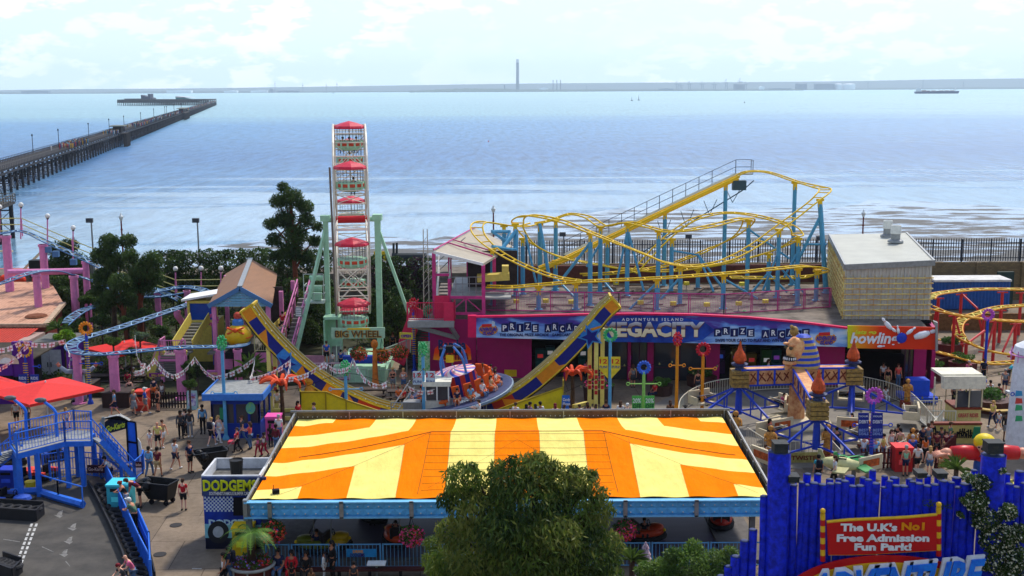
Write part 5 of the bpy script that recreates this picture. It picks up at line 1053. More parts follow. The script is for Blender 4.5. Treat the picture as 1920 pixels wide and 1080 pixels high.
hoard([(565,784,1.75),(612,784,1.75),(650,784,1.2),(722,784,.35)],'yellow sheet hoarding left of the half pipe pit')
hoard([(905,784,.2),(960,784,.9),(1056,782,2.0),(1056,762,2.0)],'yellow sheet hoarding right of the half pipe pit')
hoard([(565,770,1.9),(565,784,1.75)],'short yellow end panel of the left hoarding')
b=MB();q=S(583,775);b.lathe(q+Vector((0,0,1.1)),[(.1,0),(.36,.15),(.4,.5),(.22,.8),(.3,1.1),(.12,1.35),(.01,1.38)],10);tag(b.build('gold_urn',mat('gold_paint',(200,140,40),.4)),'golden carved figure head on the left hoarding','carving')
# spinning disc
D0=S(862,770);D0.y=77.4;D0.z=.9;tilt=Matrix.Rotation(-.20,3,'Y')@ Matrix.Rotation(.06,3,'X')
ds=thing('ride_disc','tilted spinning disc with pink and blue swirled centre on the half pipe','ride car',D0)
def dt(x,y,z):return D0+tilt @ Vector((x,y,z))
def dlathe(b,prof,n,c=(0,0,0)):
 o=len(b.v);b.lathe((0,0,0),prof,n);b.v[o:]=[tuple(dt(v[0]+c[0],v[1]+c[1],v[2]+c[2]))for v in b.v[o:]]
b=MB();dlathe(b,[(.5,-.25),(3.0,-.15),(3.55,.0),(3.6,.22),(3.4,.24),(.5,.1)],36);b.build('disc_floor',mat('disc_blue_grey',(70,80,116),.5,var=.2),ds)
b=MB();dlathe(b,[(3.58,-.02),(3.68,0),(3.68,.16),(3.58,.2)],36);b.build('rim_lights',mat('disc_rim',(130,150,170),.4),ds)
b=MB();o=len(b.v);K_=28
for k in range(K_):
 b.mat(k%3);a0_,a1_=2*PI*k/K_,2*PI*(k+1)/K_
 for j in range(6):
  r0,r1=1.4*j/6,1.4*(j+1)/6;s0,s1=.9*j/6,.9*(j+1)/6;z0_,z1_=1.9-.25*(j/6)**2,1.9-.25*((j+1)/6)**2
  b.add([dt(r0*math.cos(a0_+s0),r0*math.sin(a0_+s0),z0_),dt(r1*math.cos(a0_+s1),r1*math.sin(a0_+s1),z1_),dt(r1*math.cos(a1_+s1),r1*math.sin(a1_+s1),z1_),dt(r0*math.cos(a1_+s0),r0*math.sin(a1_+s0),z0_)],[(0,1,2,3)])
b.build('swirl_top',[mat('swirl_pink',(232,150,160),.5),mat('swirl_cream',(238,214,200),.5),mat('swirl_blue',(70,90,190),.5)],ds)
b=MB()
for k in range(24):
 b.mat(k%2);a0_,a1_=2*PI*k/24,2*PI*(k+1)/24;b.add([dt(1.35*math.cos(a),1.35*math.sin(a),z)for a,z in((a0_,.2),(a1_,.2),(a1_,1.66),(a0_,1.66))],[(0,1,2,3)])
b.build('drum_side',[ob,orr],ds)
DSEAT=[]
for k in range(18):
 a=2*PI*(k+.5)/18;c_=dt(2.6*math.cos(a),2.6*math.sin(a),.5);M_=tilt @ Matrix.Rotation(a,3,'Z');b=MB();b.box(c_,(.5,.5,.14),M=M_);b.box(c_+tilt @ Vector((-.28*math.cos(a),-.28*math.sin(a),.4)),(.12,.5,.85),M=M_)
 b.box(c_+tilt @ Vector((-.1*math.cos(a),-.1*math.sin(a),-.2)),(.2,.2,.4),M=M_);b.build('seat',mat('seat_orange',(226,96,30),.5),ds);DSEAT.append((c_,a))
b=MB()
for a in(-.9,.9,2.2,4.1):b.path(smooth_pts([dt(1.3*math.cos(a),1.3*math.sin(a),1.6),dt(1.2*math.cos(a),1.2*math.sin(a),2.7),dt(.5*math.cos(a),.5*math.sin(a),3.4)],4),.09,6)
b.build('arch',mat('arch_blue',(70,120,190),.4),ds);b=MB();q=dt(0,0,3.2);b.box(q,(.5,.4,.45));b.box(q+Vector((-.5,0,-.2)),(.4,.4,.5));b.box(q+Vector((.55,0,-.1)),(.4,.4,.5));b.build('speakers',dark,ds);b=MB();b.box(q+Vector((0,-.2,-.6)),(.5,.1,.5));b.build('yellow_plate',yl,ds)
# operator booth in front
bo=thing('operator_booth','cream operator booth with glass front before the half pipe','booth',S(820,783));q=S(820,783);w=V(843,760,q.y).x-V(797,760,q.y).x
b=MB();b.box(q+Vector((0,.8,.55)),(w,1.6,1.1));b.build('base',C(206,200,184),bo);b=MB();b.box(q+Vector((0,.8,2.35)),(w+.25,1.9,.12));b.box(q+Vector((0,-.14,2.2)),(w+.2,.05,.2));b.build('roof',C(226,222,204),bo)
b=MB()
for x in(-w/2+.05,0,w/2-.05):b.beam(q+Vector((x,.02,1.1)),q+Vector((x,.02,2.3)),.08)
for x in(-w/2+.05,w/2-.05):b.beam(q+Vector((x,1.6,1.1)),q+Vector((x,1.6,2.3)),.08)
b.build('window_frame',white,bo);b=MB();b.box(q+Vector((0,.05,1.7)),(w-.1,.02,1.1));b.build('window',glass,bo)
b=MB();rl=[S(734,783),S(792,757)];rail(b,[S(734,786),S(790,786)],1.1);b.tube(S(736,784)+Vector((0,0,.7)),S(770,765)+Vector((0,0,1.9)),.04);b.tube(S(744,786)+Vector((0,0,.5)),S(778,770)+Vector((0,0,1.6)),.04)
rail(b,[S(846,784),S(912,786)],1.3);b.lim(S(756,784)+Vector((0,0,.02)),S(790,776)+Vector((0,0,1.0)));b.build('queue_rail',galv,bo)
# ================================================================ log stockade with park sign
YL=34.0;lg=mat('log_blue',(26,50,224),.5,var=.2,dark=(14,28,150),scale=5,bump=.4,bscale=9);cutm=mat('log_end',(60,70,110),.7)
st=thing('log_stockade','tall blue painted log stockade with uneven round tops','fence',(V(1650,1000,YL).x,YL,0));g_=random.Random(12)
def log(u,v,w,Y):
 p=V(u,v,Y);r=w/2/F*Y*1.0;b=MB();b.mat(0);N=5;b.path([(p.x+g_.uniform(-.03,.03),p.y,p.z*(1-k/N))for k in range(N+1)],[r*g_.uniform(.95,1.05)for k in range(N+1)],9,caps=False)
 b.mat(1);b.lathe((p.x,p.y,p.z-.01),[(r,0),(r*.8,.03),(.01,.04)],9);return b.build('log',[lg,cutm],st,True)
u=1352.
while u<1425:w=g_.uniform(15,19);v=1078-(u-1352)/(1425-1352)*105+g_.uniform(-6,6);log(u,v,w,YL);u+=w*.86
log(1433,930,15,YL-.05)
u=1488.
while u<1925:
 w=g_.uniform(13,20);v=900+g_.uniform(-4,10)if u<1560 else 908+g_.uniform(-9,9)
 if not 1838<u<1886:log(u,v,w,YL)
 u+=w*.87
u=1485.
while u<1925:
 w=g_.uniform(12,19);log(u,893+g_.choice([-11,-9,0,3,6,-4]),w,YL+.42);u+=w*g_.uniform(1.2,1.9)
for u,v in((1462,846),(1862,852)):log(u,v,46,YL-.1)
b=MB();b.beam((V(1360,1000,YL).x,YL+.2,3.2),(V(1930,1000,YL).x,YL+.2,3.2),.15,.3);b.beam((V(1440,1000,YL).x,YL+.2,6.5),(V(1930,1000,YL).x,YL+.2,6.5),.15,.3);b.build('backing_rail',lg,st)
for u,v,w,h,lab in((1462,838,26,19,'weathered black floodlight on the left thick blue post'),(1862,838,30,22,'weathered black floodlight on the right thick blue post'),(1486,896,20,12,'small black floodlight beside the left thick blue post'),(1725,888,18,10,'small black floodlight on the stockade, left of two'),(1762,889,20,11,'small black floodlight on the stockade, right of two')):
 p=V(u,v,YL-.2);k=YL/F;q=thing('floodlight',lab,'floodlight',p,'black floodlights on the stockade');b=MB();b.box(p,(w*k*1.02,.42,h*k*.9));b.box(p+Vector((0,-.02,h*k*.5)),(w*k*1.1,.46,.04));b.build('housing',mat('worn_black',(52,56,58),.7,var=.3,dirt=.7,scale=9),q);b=MB();b.box(p+Vector((0,0,-h*k*.55)),(.12,.12,.14));b.build('bracket',galv,q)
YS=YL-.45;A4,B4=Vector((0,YS,0)),Vector((1,YS,0));sr=mat('sign_red',(200,22,28),.4,var=.06);sy=mat('sign_yellow',(240,190,40),.4)
ps=thing('park_sign','red board lettered in white between two striped poles on the blue logs','sign',V(1650,1030,YS))
top4=[(1549,977),(1590,973),(1640,971),(1700,968),(1756,963)];bot4=[(1758,1030),(1700,1033),(1640,1037),(1590,1038.5),(1552,1038.5)]
b=MB();panel(b,bot4[::-1]+[(u,v)for u,v in top4[::-1]],A4,B4,.08);b.build('board',sr,ps);b=MB();b.path([onp(u,v,A4,B4)+Vector((0,-.06,0))for u,v in top4],.045,6);b.path([onp(u,v,A4,B4)+Vector((0,-.06,0))for u,v in bot4],.02,6);b.build('board_edge',sy,ps)
ptext("The U.K's",1574,1680,980,993,A4,B4,wht,ps,ext=.02,fat=.045,gap=.09);ptext('No1',1688,1731,978,991,A4,B4,mat('sign_orange',(240,150,20),.4),ps,ext=.02,fat=.045,gap=.09)
ptext('Free Admission',1567,1740,1000,1012.5,A4,B4,wht,ps,ext=.02,fat=.045,gap=.09);ptext('Fun Park!',1600,1707,1017,1029,A4,B4,wht,ps,ext=.02,fat=.045,gap=.09)
for u,v0,v1 in((1542.5,963,1052),(1760,951,1042)):
 a,c=V(u,v1,YS-.05),V(u,v0,YS-.05);b=MB();n=8
 for k in range(n):b.mat(k%2);b.tube(a.lerp(c,k/n),a.lerp(c,(k+1)/n),.075,n=10)
 b.mat(1);b.ball(c+Vector((0,0,.08)),.085,10,7);b.build('striped_pole',[sr,sy],ps)
lo=thing('adventure_sign','huge blue slanted ADVENTURE lettering on a yellow and red oval','sign',V(1660,1090,YS-.2))
def oval(cx,cy,rx,ry,gap,m,nm,th=.06):b=MB();panel(b,[(cx+rx*math.cos(2*PI*i/48),cy-ry*math.sin(2*PI*i/48))for i in range(48)],A4,B4,th,gap);return b.build(nm,m,lo)
oval(1660,1120,195,82,.1,sr,'oval_rim');oval(1660,1122,180,72,.17,sy,'oval')
aw=V(1500,1118,YS);X4=(V(1850,1086,YS)-V(1500,1118,YS));c4=(V(1500,1122,YS)+V(1834,1093,YS))/2;Wd=(V(1834,1100,YS)-V(1500,1100,YS)).length;hh=62/F*YS*.98
text('ADVENTURE',c4,X4,(0,0,1),hh,wht,lo,Wd,.1,.10,.3,gap=.30,name='letter_outline');text('ADVENTURE',c4+Vector((.03,0,.01)),X4,(0,0,1),hh*.99,mat('letter_bright_blue',(30,130,240),.35,dark=(20,96,220)),lo,Wd*.985,.06,.035,.3,gap=.42,name='letters')
# ================================================================ left: gardens, small coaster, kiosks
pk=mat('pastel_pink',(214,128,176),.5,var=.1,dirt=.25);tb=mat('track_blue',(76,120,166),.45,var=.1,dirt=.2);tbl=mat('track_pale',(156,190,214),.45)
jc=thing('junior_coaster','small blue tracked coaster on fat pastel pink pillars in the gardens','roller coaster',(V(200,600,95).x,95,0))
J=dict(high_run=[(-60,446,100),(0,438,101),(42,434,102),(95,457,102),(165,489,101),(230,520,100),(300,546,99),(345,566,98),(384,590,96),(374,600,94)],
 mid_run=[(-60,550,92),(0,532,93),(40,517,94.5),(70,509,96),(110,508,98),(150,519,99),(190,532,99.5),(240,552,99),(300,556,98),(350,548,97)],
 curl=[(118,610,88),(135,595,90),(160,580,92),(205,568,95),(250,556,97),(300,545,99),(345,538,100),(378,543,99),(388,552,97),(376,560,94),(350,572,92),(320,582,90),(260,602,87),(205,620,84),(150,636,81.5),(133,650,79.5),(148,661,78.5),(190,664,78),(250,659,79),(330,652,80),(400,650,81),(440,650,82),(458,644,84),(452,636,86)])
for nm,pts in J.items():track(nm,pts,.8,.052,tb,jc,.6,.5,zig=True,tm=tbl)
def pillar(u,v,Y,r=.28,z0=0):
 p=V(u,v,Y);b=MB();b.tube(p,(p.x,p.y,z0),r,r*1.05,12);b.lathe((p.x,p.y,z0),[(r*1.7,0),(r*1.7,.08)],12);b.lathe(p-Vector((0,0,.1)),[(r*1.25,-.1),(r*1.25,.1)],12);b.build('pillar',pk,jc)
for a in((11,442,101,.35),(80,458,102,.32),(160,490,101,.28),(68,514,96,.3),(138,517,98,.32),(295,548,99,.25),(356,566,93,.3),(350,545,97,.25),(143,662,79,.28),(212,665,78.2,.32),(337,655,80,.32),(413,655,81.5,.26),(445,655,82,.26)):pillar(*a)
b=MB();b.path(smooth_pts([V(333,582,91),V(333,592,91),V(345,610,91.5),V(347,640,91.5)],4),.26,10);b.tube(V(14,511,96.5),V(155,508,99),.26,n=10);b.build('bent_pillar',pk,jc)
b=MB();
for u,v,Y in((105,470,102),(138,485,101.5),(90,462,102)):b.box(V(u,v+6,Y),(.5,.4,.5))
b.build('brake_box',tb,jc)
# walkway rail with globe lamps
pr=mat('pastel_yellow_rail',(214,208,130),.5)
wr=thing('yellow_handrail','three yellow handrails sloping beside the small blue coaster','railing',V(40,410,104));b=MB()
PR=[V(-40,410,104),V(40,409,104),V(135,450,104),V(210,480,104),V(330,525,103),V(414,524,101),V(460,524,101)]
for d in(0,-.55,-1.1):b.path([p+Vector((0,0,d))for p in PR],.045,5)
b.build('rails',pr,wr);b=MB()
for p in PR[1:-1]:b.beam(p,p-Vector((0,0,1.6)),.08)
b.build('uprights',pk,wr)
globe=mat('globe_glass',(232,230,222),.3)
for i,(u,v,vb,Y)in enumerate(((-1,388,440,104),(39,384,434,104),(89,405,455,104),(137,427,476,104),(329,504,548,103),(377,503,548,102),(414,503,540,101))):
 p=V(u,v,Y);t=thing('globe_lamp','white globe lamp on slim pink post, %s along the yellow handrail'%['first','second','third','fourth','fifth','sixth','seventh'][i],'lamp',V(u,vb,Y),'globe lamps along the coaster walkway')
 b=MB();b.tube(p,V(u,vb+14,Y),.06);b.build('post',pk,t);b=MB();b.ball(p,.22,12,8);b.build('globe',globe,t,True);b=MB();b.lathe(p,[(.08,-.3),(.13,-.19)],8);b.build('collar',dark,t)
irn=mat('lamp_iron',(70,50,52),.6)
for u,v,vb,Y,kind,lab in((171,415,475,113,0,'grey post with square floodlight head behind the left tree'),(370,415,480,113,0,'grey post with square floodlight head above the hedge'),(227,413,480,114,1,'ornate red iron lamp with white lantern behind the left tree'),(925,398,470,120,1,'ornate lamp with white lantern behind the coaster station'),(1619,406,440,121,1,'ornate dark red lamp post left of the shed ventilators'),(1057,441,470,119,0,'black floodlight on thin post behind the coaster, left of the lift hill'),(1293,445,475,119,0,'black floodlight on thin post behind the coaster middle'),(1538,448,480,119,0,'black floodlight on thin post left of the battened shed'),(-18,400,470,114,0,'grey post with floodlight at the far left edge')):
 p=V(u,v,Y);q=Vector((p.x,p.y,2.9));t=thing('lamp_post',lab,'lamp post',q,'lamp posts along the promenade');b=MB();b.tube(q,p,.1,.07,7)
 if kind:
  b.lathe(q,[(.2,0),(.2,.5),(.12,.7)],8);b.ball(p-Vector((0,0,.9)),.12,8,5);b.build('post',mat('lamp_red_iron',(110,40,44),.6),t);b=MB();b.lathe(p,[(.1,-.05),(.24,.35),(.1,.5),(.04,.7)],6);b.build('lantern',C(220,224,220),t)
 else:
  b.build('post',galv,t);b=MB();b.box(p+Vector((-.12,-.1,.1)),(.62,.3,.42));b.build('lamp_head',mat('dark_steel',(70,74,80),.5),t)
# brown roofed station
zE,zR,zD=5.65,6.85,2.1
s_=thing('coaster_shed','brown roofed coaster station with pale blue boarded gable','station',(V(450,650,86).x,88,0))
xl,xr_,xm=V(397,567,86).x,V(506,563,86).x,V(451,535,86).x;yb_=100.5;bxl,bxr,bxm=V(424,504,yb_).x,V(517,502,yb_).x,V(470,483,yb_).x
brf=nodes('brown_sheet_roof',lambda add,L,b:(lambda g,n,r,m:(setattr(n.inputs['Scale'],'default_value',.7),L(g.outputs['Position'],m.inputs[0]),L(m.outputs[0],n.inputs['Vector']),L(n.outputs[0],r.inputs[0]),L(r.outputs[0],b.inputs['Base Color']),setattr(r.color_ramp.elements[0],'color',(*lin((122,92,72)),1)),setattr(r.color_ramp.elements[1],'color',(*lin((152,112,84)),1))))(add('ShaderNodeNewGeometry'),add('ShaderNodeTexNoise',i_Detail=6.),add('ShaderNodeValToRGB'),add('ShaderNodeMapping',i_Scale=(6,.5,1))),.7)
b=MB();f1,f2,f3=(xl-.2,85.7,zE-.1),(xm,85.7,zR),(xr_+.2,85.7,zE-.1);g1,g2,g3=(bxl-.1,yb_,zE-.1),(bxm,yb_,zR),(bxr+.1,yb_,zE-.1)
b.quad(f1,f2,g2,g1);b.quad(f2,f3,g3,g2);b.quad(*[Vector(p)-Vector((0,0,.12))for p in(g1,g2,f2,f1)]);b.quad(*[Vector(p)-Vector((0,0,.12))for p in(g2,g3,f3,f2)]);rf=b.build('roof',brf,s_)
b=MB();b.beam(Vector(f2)+Vector((0,0,.04)),Vector(g2)+Vector((0,0,.04)),.36,.1);b.build('ridge_cap',galv,rf)
b=MB();b.beam(Vector(f1)+Vector((0,-.03,-.1)),Vector(f2)+Vector((0,-.03,-.1)),.1,.34);b.beam(Vector(f2)+Vector((0,-.03,-.1)),Vector(f3)+Vector((0,-.03,-.1)),.1,.34);b.build('bargeboard',tb,s_)
b=MB();
for i in range(6):
 z=zE-.25+i*.2;k=1-max(0,(z-zE+.15))/(zR-zE+.1)
 if k>.05:b.add([(xm+(xl-xm)*k,85.82,z),(xm+(xr_-xm)*k,85.82,z),(xm+(xr_-xm)*k*.9,85.78,z+.185),(xm+(xl-xm)*k*.9,85.78,z+.185)],[(0,1,2,3)])if k*.9>0 else None
b.build('gable_boards',mat('gable_blue',(120,176,206),.5,var=.1),s_)
for x,y,m in((xl+.15,86,pk),(xr_-.15,86,pk),(xr_-.15,91,pk),(xr_-.15,96,pk),(xl+1.2,91,pk),(bxl+.3,99,pk),(bxr-.3,99,pk)):b=MB();b.beam((x,y,0),(x,y,zE),.3);b.build('post',m,s_)
b=MB();b.lim((xl-.3,85.2,zD-.15),(bxr+1.2,100,zD));b.build('deck',mat('deck_grey',(120,118,112),.8),s_)
b=MB();b.lim((xl+.3,85.0,.9),(xm-.6,85.15,zD));b.lim((xm+.9,85.0,.7),(xr_+.9,85.15,zD));b.build('pink_skirt',pk,s_)
b=MB();b.lim((xl+1.1,86.5,zD),(xl+1.2,96,zD+1.3));b.lim((xr_-.5,87,zD),(xr_-.45,99,zD+1.3));b.build('yellow_boarding',mat('pastel_yellow',(216,196,90),.55,dirt=.2),s_)
b=MB();b.lim((xl+2.6,93,zD),(xr_-.4,93.1,zE));b.build('back_screen',mat('shed_dark',(72,60,60),.8,var=.4,scale=2),s_)
b=MB();rail(b,[(xl+.6,85.3,zD),(xm-.5,85.3,zD)],1.2,post=.05);rail(b,[(xm+1.0,85.3,zD),(xr_+.2,85.3,zD)],1.2,post=.05);b.build('gate',C(206,206,150),s_)
# queue stairs on the right of it
b=MB();xs0,xs1=V(515,680,85).x,V(541,680,85).x
for i in range(20):z=zD*.0+.2+i*.22;y=84.2+i*.55;b.lim((xs0+.1,y,0.05 if i<1 else z-.25),(xs1,y+.55,z))
b.build('queue_steps',mat('deck_grey',(120,118,112),.8),s_)
b=MB()
for x in(xs0,xs1):
 b.tube((x,84.2,1.5),(x,95.2,5.9),.06);b.tube((x,84.2,.9),(x,95.2,5.3),.04)
 for i in range(9):y=84.2+i*1.37;z=.3+i*.55;b.beam((x,y,z-.3),(x,y,z+1.2),.1)
b.build('queue_rail',pk,s_);b=MB();b.lim((xs1-.9,84.9,.6),(xs1+2.6,85.0,1.9));b.lim((xr_+1.2,83.9,0.3),(xs1+4.5,84.0,.5));b.build('queue_panel',mat('dusty_pink',(170,120,136),.6),s_)
b=MB();rail(b,[(xr_+1.4,83.8,.35),(xs1+4.6,83.8,.35)],1.25,post=.05);b.build('queue_railing',C(214,176,190),s_)
# yellow booth at its left
b=MB();bx,by=V(380,600,90).x,90.;w=1.9;b.lim((bx-w/2-.2,by,0),(bx+w/2+.2,by+2,3.6));b.lim((bx-w/2-.2,by,4.9),(bx+w/2+.2,by+2,5.1));
for x in(bx-w/2-.1,bx+w/2+.1):b.beam((x,by+.08,3.6),(x,by+.08,5),.18)
t=thing('ride_booth','yellow ride booth with blue window and white lean roof','booth',(bx,by,0));b.build('body',mat('pastel_yellow',(216,196,90),.55,dirt=.2),t)
b=MB();b.lim((bx-w/2,by+.1,3.6),(bx+w/2,by+.14,4.9));b.build('window',mat('blue_glass',(20,70,160),.15),t);b=MB();b.prism([(-1.5,0),(1.5,.5),(1.5,.65),(-1.5,.15)],(0,1,0),(bx,by-.3,5.1),(1,0,0),(0,0,1),2.7);b.build('roof',white,t)
# stairs down to the plaza (yellow and pink)
t=thing('exit_stairs','pink and yellow exit stairs from the small coaster','staircase',S(300,735));
pA,pB_=S(303,722),V(322,636,83.5);pB_.z=2.3
b=MB()
for i in range(14):q=Vector((pA.x,pA.y,.1)).lerp(pB_,i/13);b.box(q,(1.5,.5,.1))
pC=Vector((V(372,600,88).x,88.5,3.6));b.lim((pB_.x-.9,83.4,2.2),(pC.x+.2,84.8,2.3))
for i in range(10):q=Vector((pC.x-.3,84.6,2.3)).lerp(pC,i/9);b.box(q,(1.3,.6,.1))
b.build('treads',mat('deck_grey',(120,118,112),.8),t);b=MB()
for o in(-.8,.8):b.beam(Vector((pA.x+o,pA.y,.5)),pB_+Vector((o,0,.5)),.07,.8)
for o in(-.7,.7):b.beam(Vector((pC.x-.3+o,84.6,2.8)),pC+Vector((o,0,.5)),.07,.8)
b.build('yellow_side',mat('pastel_yellow',(216,196,90),.55,dirt=.2),t);b=MB()
for o in(-.8,.8):b.tube(Vector((pA.x+o,pA.y,1.2)),pB_+Vector((o,0,1.2)),.06)
rail(b,[(pB_.x-.9,84.8,2.3),(pB_.x-.9,83.4,2.3),(pC.x+.2,83.4,2.3)],1.1,post=.05);b.lim((pB_.x-1,83.3,1.9),(pC.x+.3,83.4,2.3))
for x in(pB_.x-.8,pC.x-.2):b.beam((x,83.6,0),(x,83.6,2.2),.25)
b.build('pink_rail',pk,t)
for u,v,w_,h_,c,lab in((298,703,36,7,(110,20,120),'purple hanging name board over the exit stairs'),(402,700,28,12,(190,110,180),'purple and green sign board behind the blue booth')):
 A_,B_=S(u,735),S(u,735)+Vector((1,0,0));b=MB();panel(b,[(u-w_/2,v+h_/2),(u+w_/2,v+h_/2),(u+w_/2,v-h_/2),(u-w_/2,v-h_/2)],A_,B_,.06);o=b.build('name_board',C(*c),None);tag(o,lab,'sign');ptext('BALL GAMES' if u<350 else 'OPEN',u-w_*.36,u+w_*.36,v-2.2,v+2.2,A_,B_,C(230,200,90),o,ext=.01,fat=.02,gap=.08)
# yellow caterpillar car
t=thing('train_car','round yellow coaster car with orange bow and small driver figure','ride car',V(447,640,84.6));q=V(447,628,84.6);b=MB();b.ball(q,.95,14,9,sy=1.2,sz=.85);b.build('body',mat('car_yellow',(226,178,24),.35),t,True)
b=MB();b.ring(q+Vector((0,0,-.1)),.98,.05,'z',18,5);b.beam(q+Vector((-.6,-.8,.7)),q+Vector((.6,-.8,.25)),.3,.1);b.beam(q+Vector((.6,-.8,.7)),q+Vector((-.6,-.8,.25)),.3,.1);b.ball(q+Vector((0,-.9,.5)),.18,8,6);b.build('bow',mat('bow_orange',(226,84,24),.45),t)
b=MB();b.lathe(q+Vector((0,0,.75)),[(.42,0),(.4,.3),(.2,.5)],10);b.build('driver_coat',C(60,120,190),t);b=MB();b.ball(q+Vector((0,0,1.4)),.3,10,7);b.build('driver_head',C(190,70,50),t)
b=MB();b.lim((q.x-.9,84,zD-.2),(q.x+.9,87,zD+.25));b.build('chassis',dark,t)
# terracotta roofed building, kiosks
t=thing('terracotta_building','low building with broad stained terracotta roof and dark red walls','building',(-45,95,0))
tl=nodes('terracotta_tiles',lambda add,L,b:(lambda g,w,n,r,m,w2,m2:(setattr(w,'bands_direction','Y'),setattr(w2,'bands_direction','X'),L(g.outputs['Position'],w.inputs[0]),L(g.outputs['Position'],w2.inputs[0]),L(g.outputs['Position'],n.inputs['Vector']),L(n.outputs[0],r.inputs[0]),L(r.outputs[0],m.inputs[6]),L(w.outputs[0],m.inputs[7]),L(m.outputs[2],m2.inputs[6]),L(w2.outputs[0],m2.inputs[7]),L(m2.outputs[2],b.inputs['Base Color']),setattr(r.color_ramp.elements[0],'color',(*lin((120,84,66)),1)),setattr(r.color_ramp.elements[1],'color',(*lin((214,164,136)),1)),setattr(r.color_ramp.elements[0],'position',.32),setattr(r.color_ramp.elements[1],'position',.5)))(add('ShaderNodeNewGeometry'),add('ShaderNodeTexWave',i_Scale=.95),add('ShaderNodeTexNoise',i_Scale=1.4,i_Detail=9.,i_Roughness=.75),add('ShaderNodeValToRGB'),add('ShaderNodeMix',data_type='RGBA',blend_type='MULTIPLY',i_0=.2),add('ShaderNodeTexWave',i_Scale=1.1),add('ShaderNodeMix',data_type='RGBA',blend_type='MULTIPLY',i_0=.18)),.85)
c1,c2,c3,c4=V(86,606,90.5),V(119,563,97),V(95,524,104),V(-120,529,104);c5=V(-120,608,90.5);zz=(3.2,3.7,4.4,4.4,3.2)
for p,z in zip((c1,c2,c3,c4,c5),zz):p.z=z
b=MB();b.add([c1,c2,c3,c4,c5]+[p-Vector((0,0,.2))for p in(c1,c2,c3,c4,c5)],[(0,1,2,3,4),(9,8,7,6,5),(0,5,6,1),(1,6,7,2),(4,9,5,0)]);rf=b.build('roof',tl,t)
b=MB();b.beam(c1+Vector((0,0,.03)),c2+Vector((0,0,.03)),.4,.2);b.beam(c1+Vector((0,0,.03)),c5+Vector((0,0,.03)),.2,.12);b.build('verge',mat('verge_stone',(196,168,142),.8,var=.2,dirt=.4),rf)
b=MB();b.add([(c1.x,c1.y+.2,0),(c2.x-.2,c2.y,0),(c3.x-.2,c3.y,0),(c1.x,c1.y+.2,3.05),(c2.x-.2,c2.y,3.5),(c3.x-.2,c3.y,4.2),(c5.x,c5.y+.2,0),(c5.x,c5.y+.2,3.05)],[(0,1,4,3),(1,2,5,4),(6,0,3,7)]);b.build('wall',mat('oxblood_boards',(118,44,36),.7,var=.2,scale=2),t)
b=MB();p_=V(68,592,93);b.lathe((p_.x,p_.y,3.4),[(.9,0),(.7,.12)],10);b.build('rust_patch',mat('rust',(120,70,46),.9),rf)
t=thing('red_lean_to','small red corrugated lean-to roof below the terracotta roof','shed',(-41,87,0));b=MB();x1_=V(40,620,88).x
for i in range(40):x=x1_-i*.22;b.beam((x,87,2.45),(x+.4,90,3.0),.16,.05)
b.build('roof',mat('red_sheet',(206,70,52),.6,var=.15),t);b=MB();b.lim((x1_-9,87.3,0),(x1_,90,2.3));b.lim((x1_+.1,87,0),(x1_+.9,90.2,2.7));b.build('wall',mat('pale_render',(176,150,140),.8),t)
kq=S(74,712);pu=mat('purple_paint',(84,24,130),.5,var=.1)
t=thing('ice_cream_kiosk','purple kiosk with picture fascia and dark serving hatch at left edge','kiosk',(kq.x-4,80,0));kx1=V(76,660,79).x
b=MB();b.lim((kx1-9,79.5,2.9),(kx1-.8,85,3.0));b.build('roof',mat('moss_roof',(70,62,50),.9,var=.4,scale=1.5),t);b=MB();b.lim((kx1-9,78.8,2.0),(kx1-1.9,79.0,3.15));b.lim((kx1-1.9,78.9,1.9),(kx1-.6,79.2,4.3));b.build('fascia',pu,t)
b=MB();A_,B_=Vector((0,78.8,0)),Vector((1,78.8,0));panel(b,[(26+30*math.cos(a)*.8-14,682-18*math.sin(a))for a in[PI*i/12 for i in range(13)]],A_,B_,.03,.03);fp=b.build('picture_panel',mat('picture_cream',(226,196,170),.5,var=.3,scale=2),t);b=MB();panel(b,[(26+12*math.cos(a)-14,681-11*math.sin(a))for a in[PI*i/12 for i in range(13)]],A_,B_,.03,.07);b.build('picture_scoop',white,fp)
b=MB();b.lim((kx1-9,79.3,0),(kx1-2,84,2.4));b.build('wall',dark,t);b=MB();b.lim((kx1-9,78.9,0),(kx1-2,79.2,1.0));b.build('counter',pu,t);b=MB();b.lim((kx1-9,78.7,1.0),(kx1-2,79.3,1.08));b.build('counter_top',white,t)
ptext('CREAM',-8,16,721,729,Vector((0,78.9,0)),Vector((1,78.9,0)),C(90,130,220),t,gap=.03)
t=thing('store_shed','white double doors in a purple frame beside the kiosk','shed',S(96,711));q0,q1=S(72,711),S(120,709);b=MB();b.lim((q0.x-.5,q0.y+.1,0),(q1.x+.3,q0.y+4,2.5));b.build('frame',pu,t)
b=MB();b.lim((q0.x-.6,q0.y,2.55),(q1.x+.4,q0.y+4.1,2.65));b.build('roof',mat('shed_felt',(110,110,106),.9),t)
for k in range(2):
 x0_=q0.x+(q1.x-q0.x)*k/2;b=MB();b.lim((x0_+.02,q0.y+.02,.05),(x0_+(q1.x-q0.x)/2-.02,q0.y+.08,2.2));d_=b.build('door',C(214,214,218),t);b=MB();b.box((q0.x+(q1.x-q0.x)/2+(.12 if k else-.12),q0.y,1.1),(.05,.06,.35));b.build('handle',dark,d_)
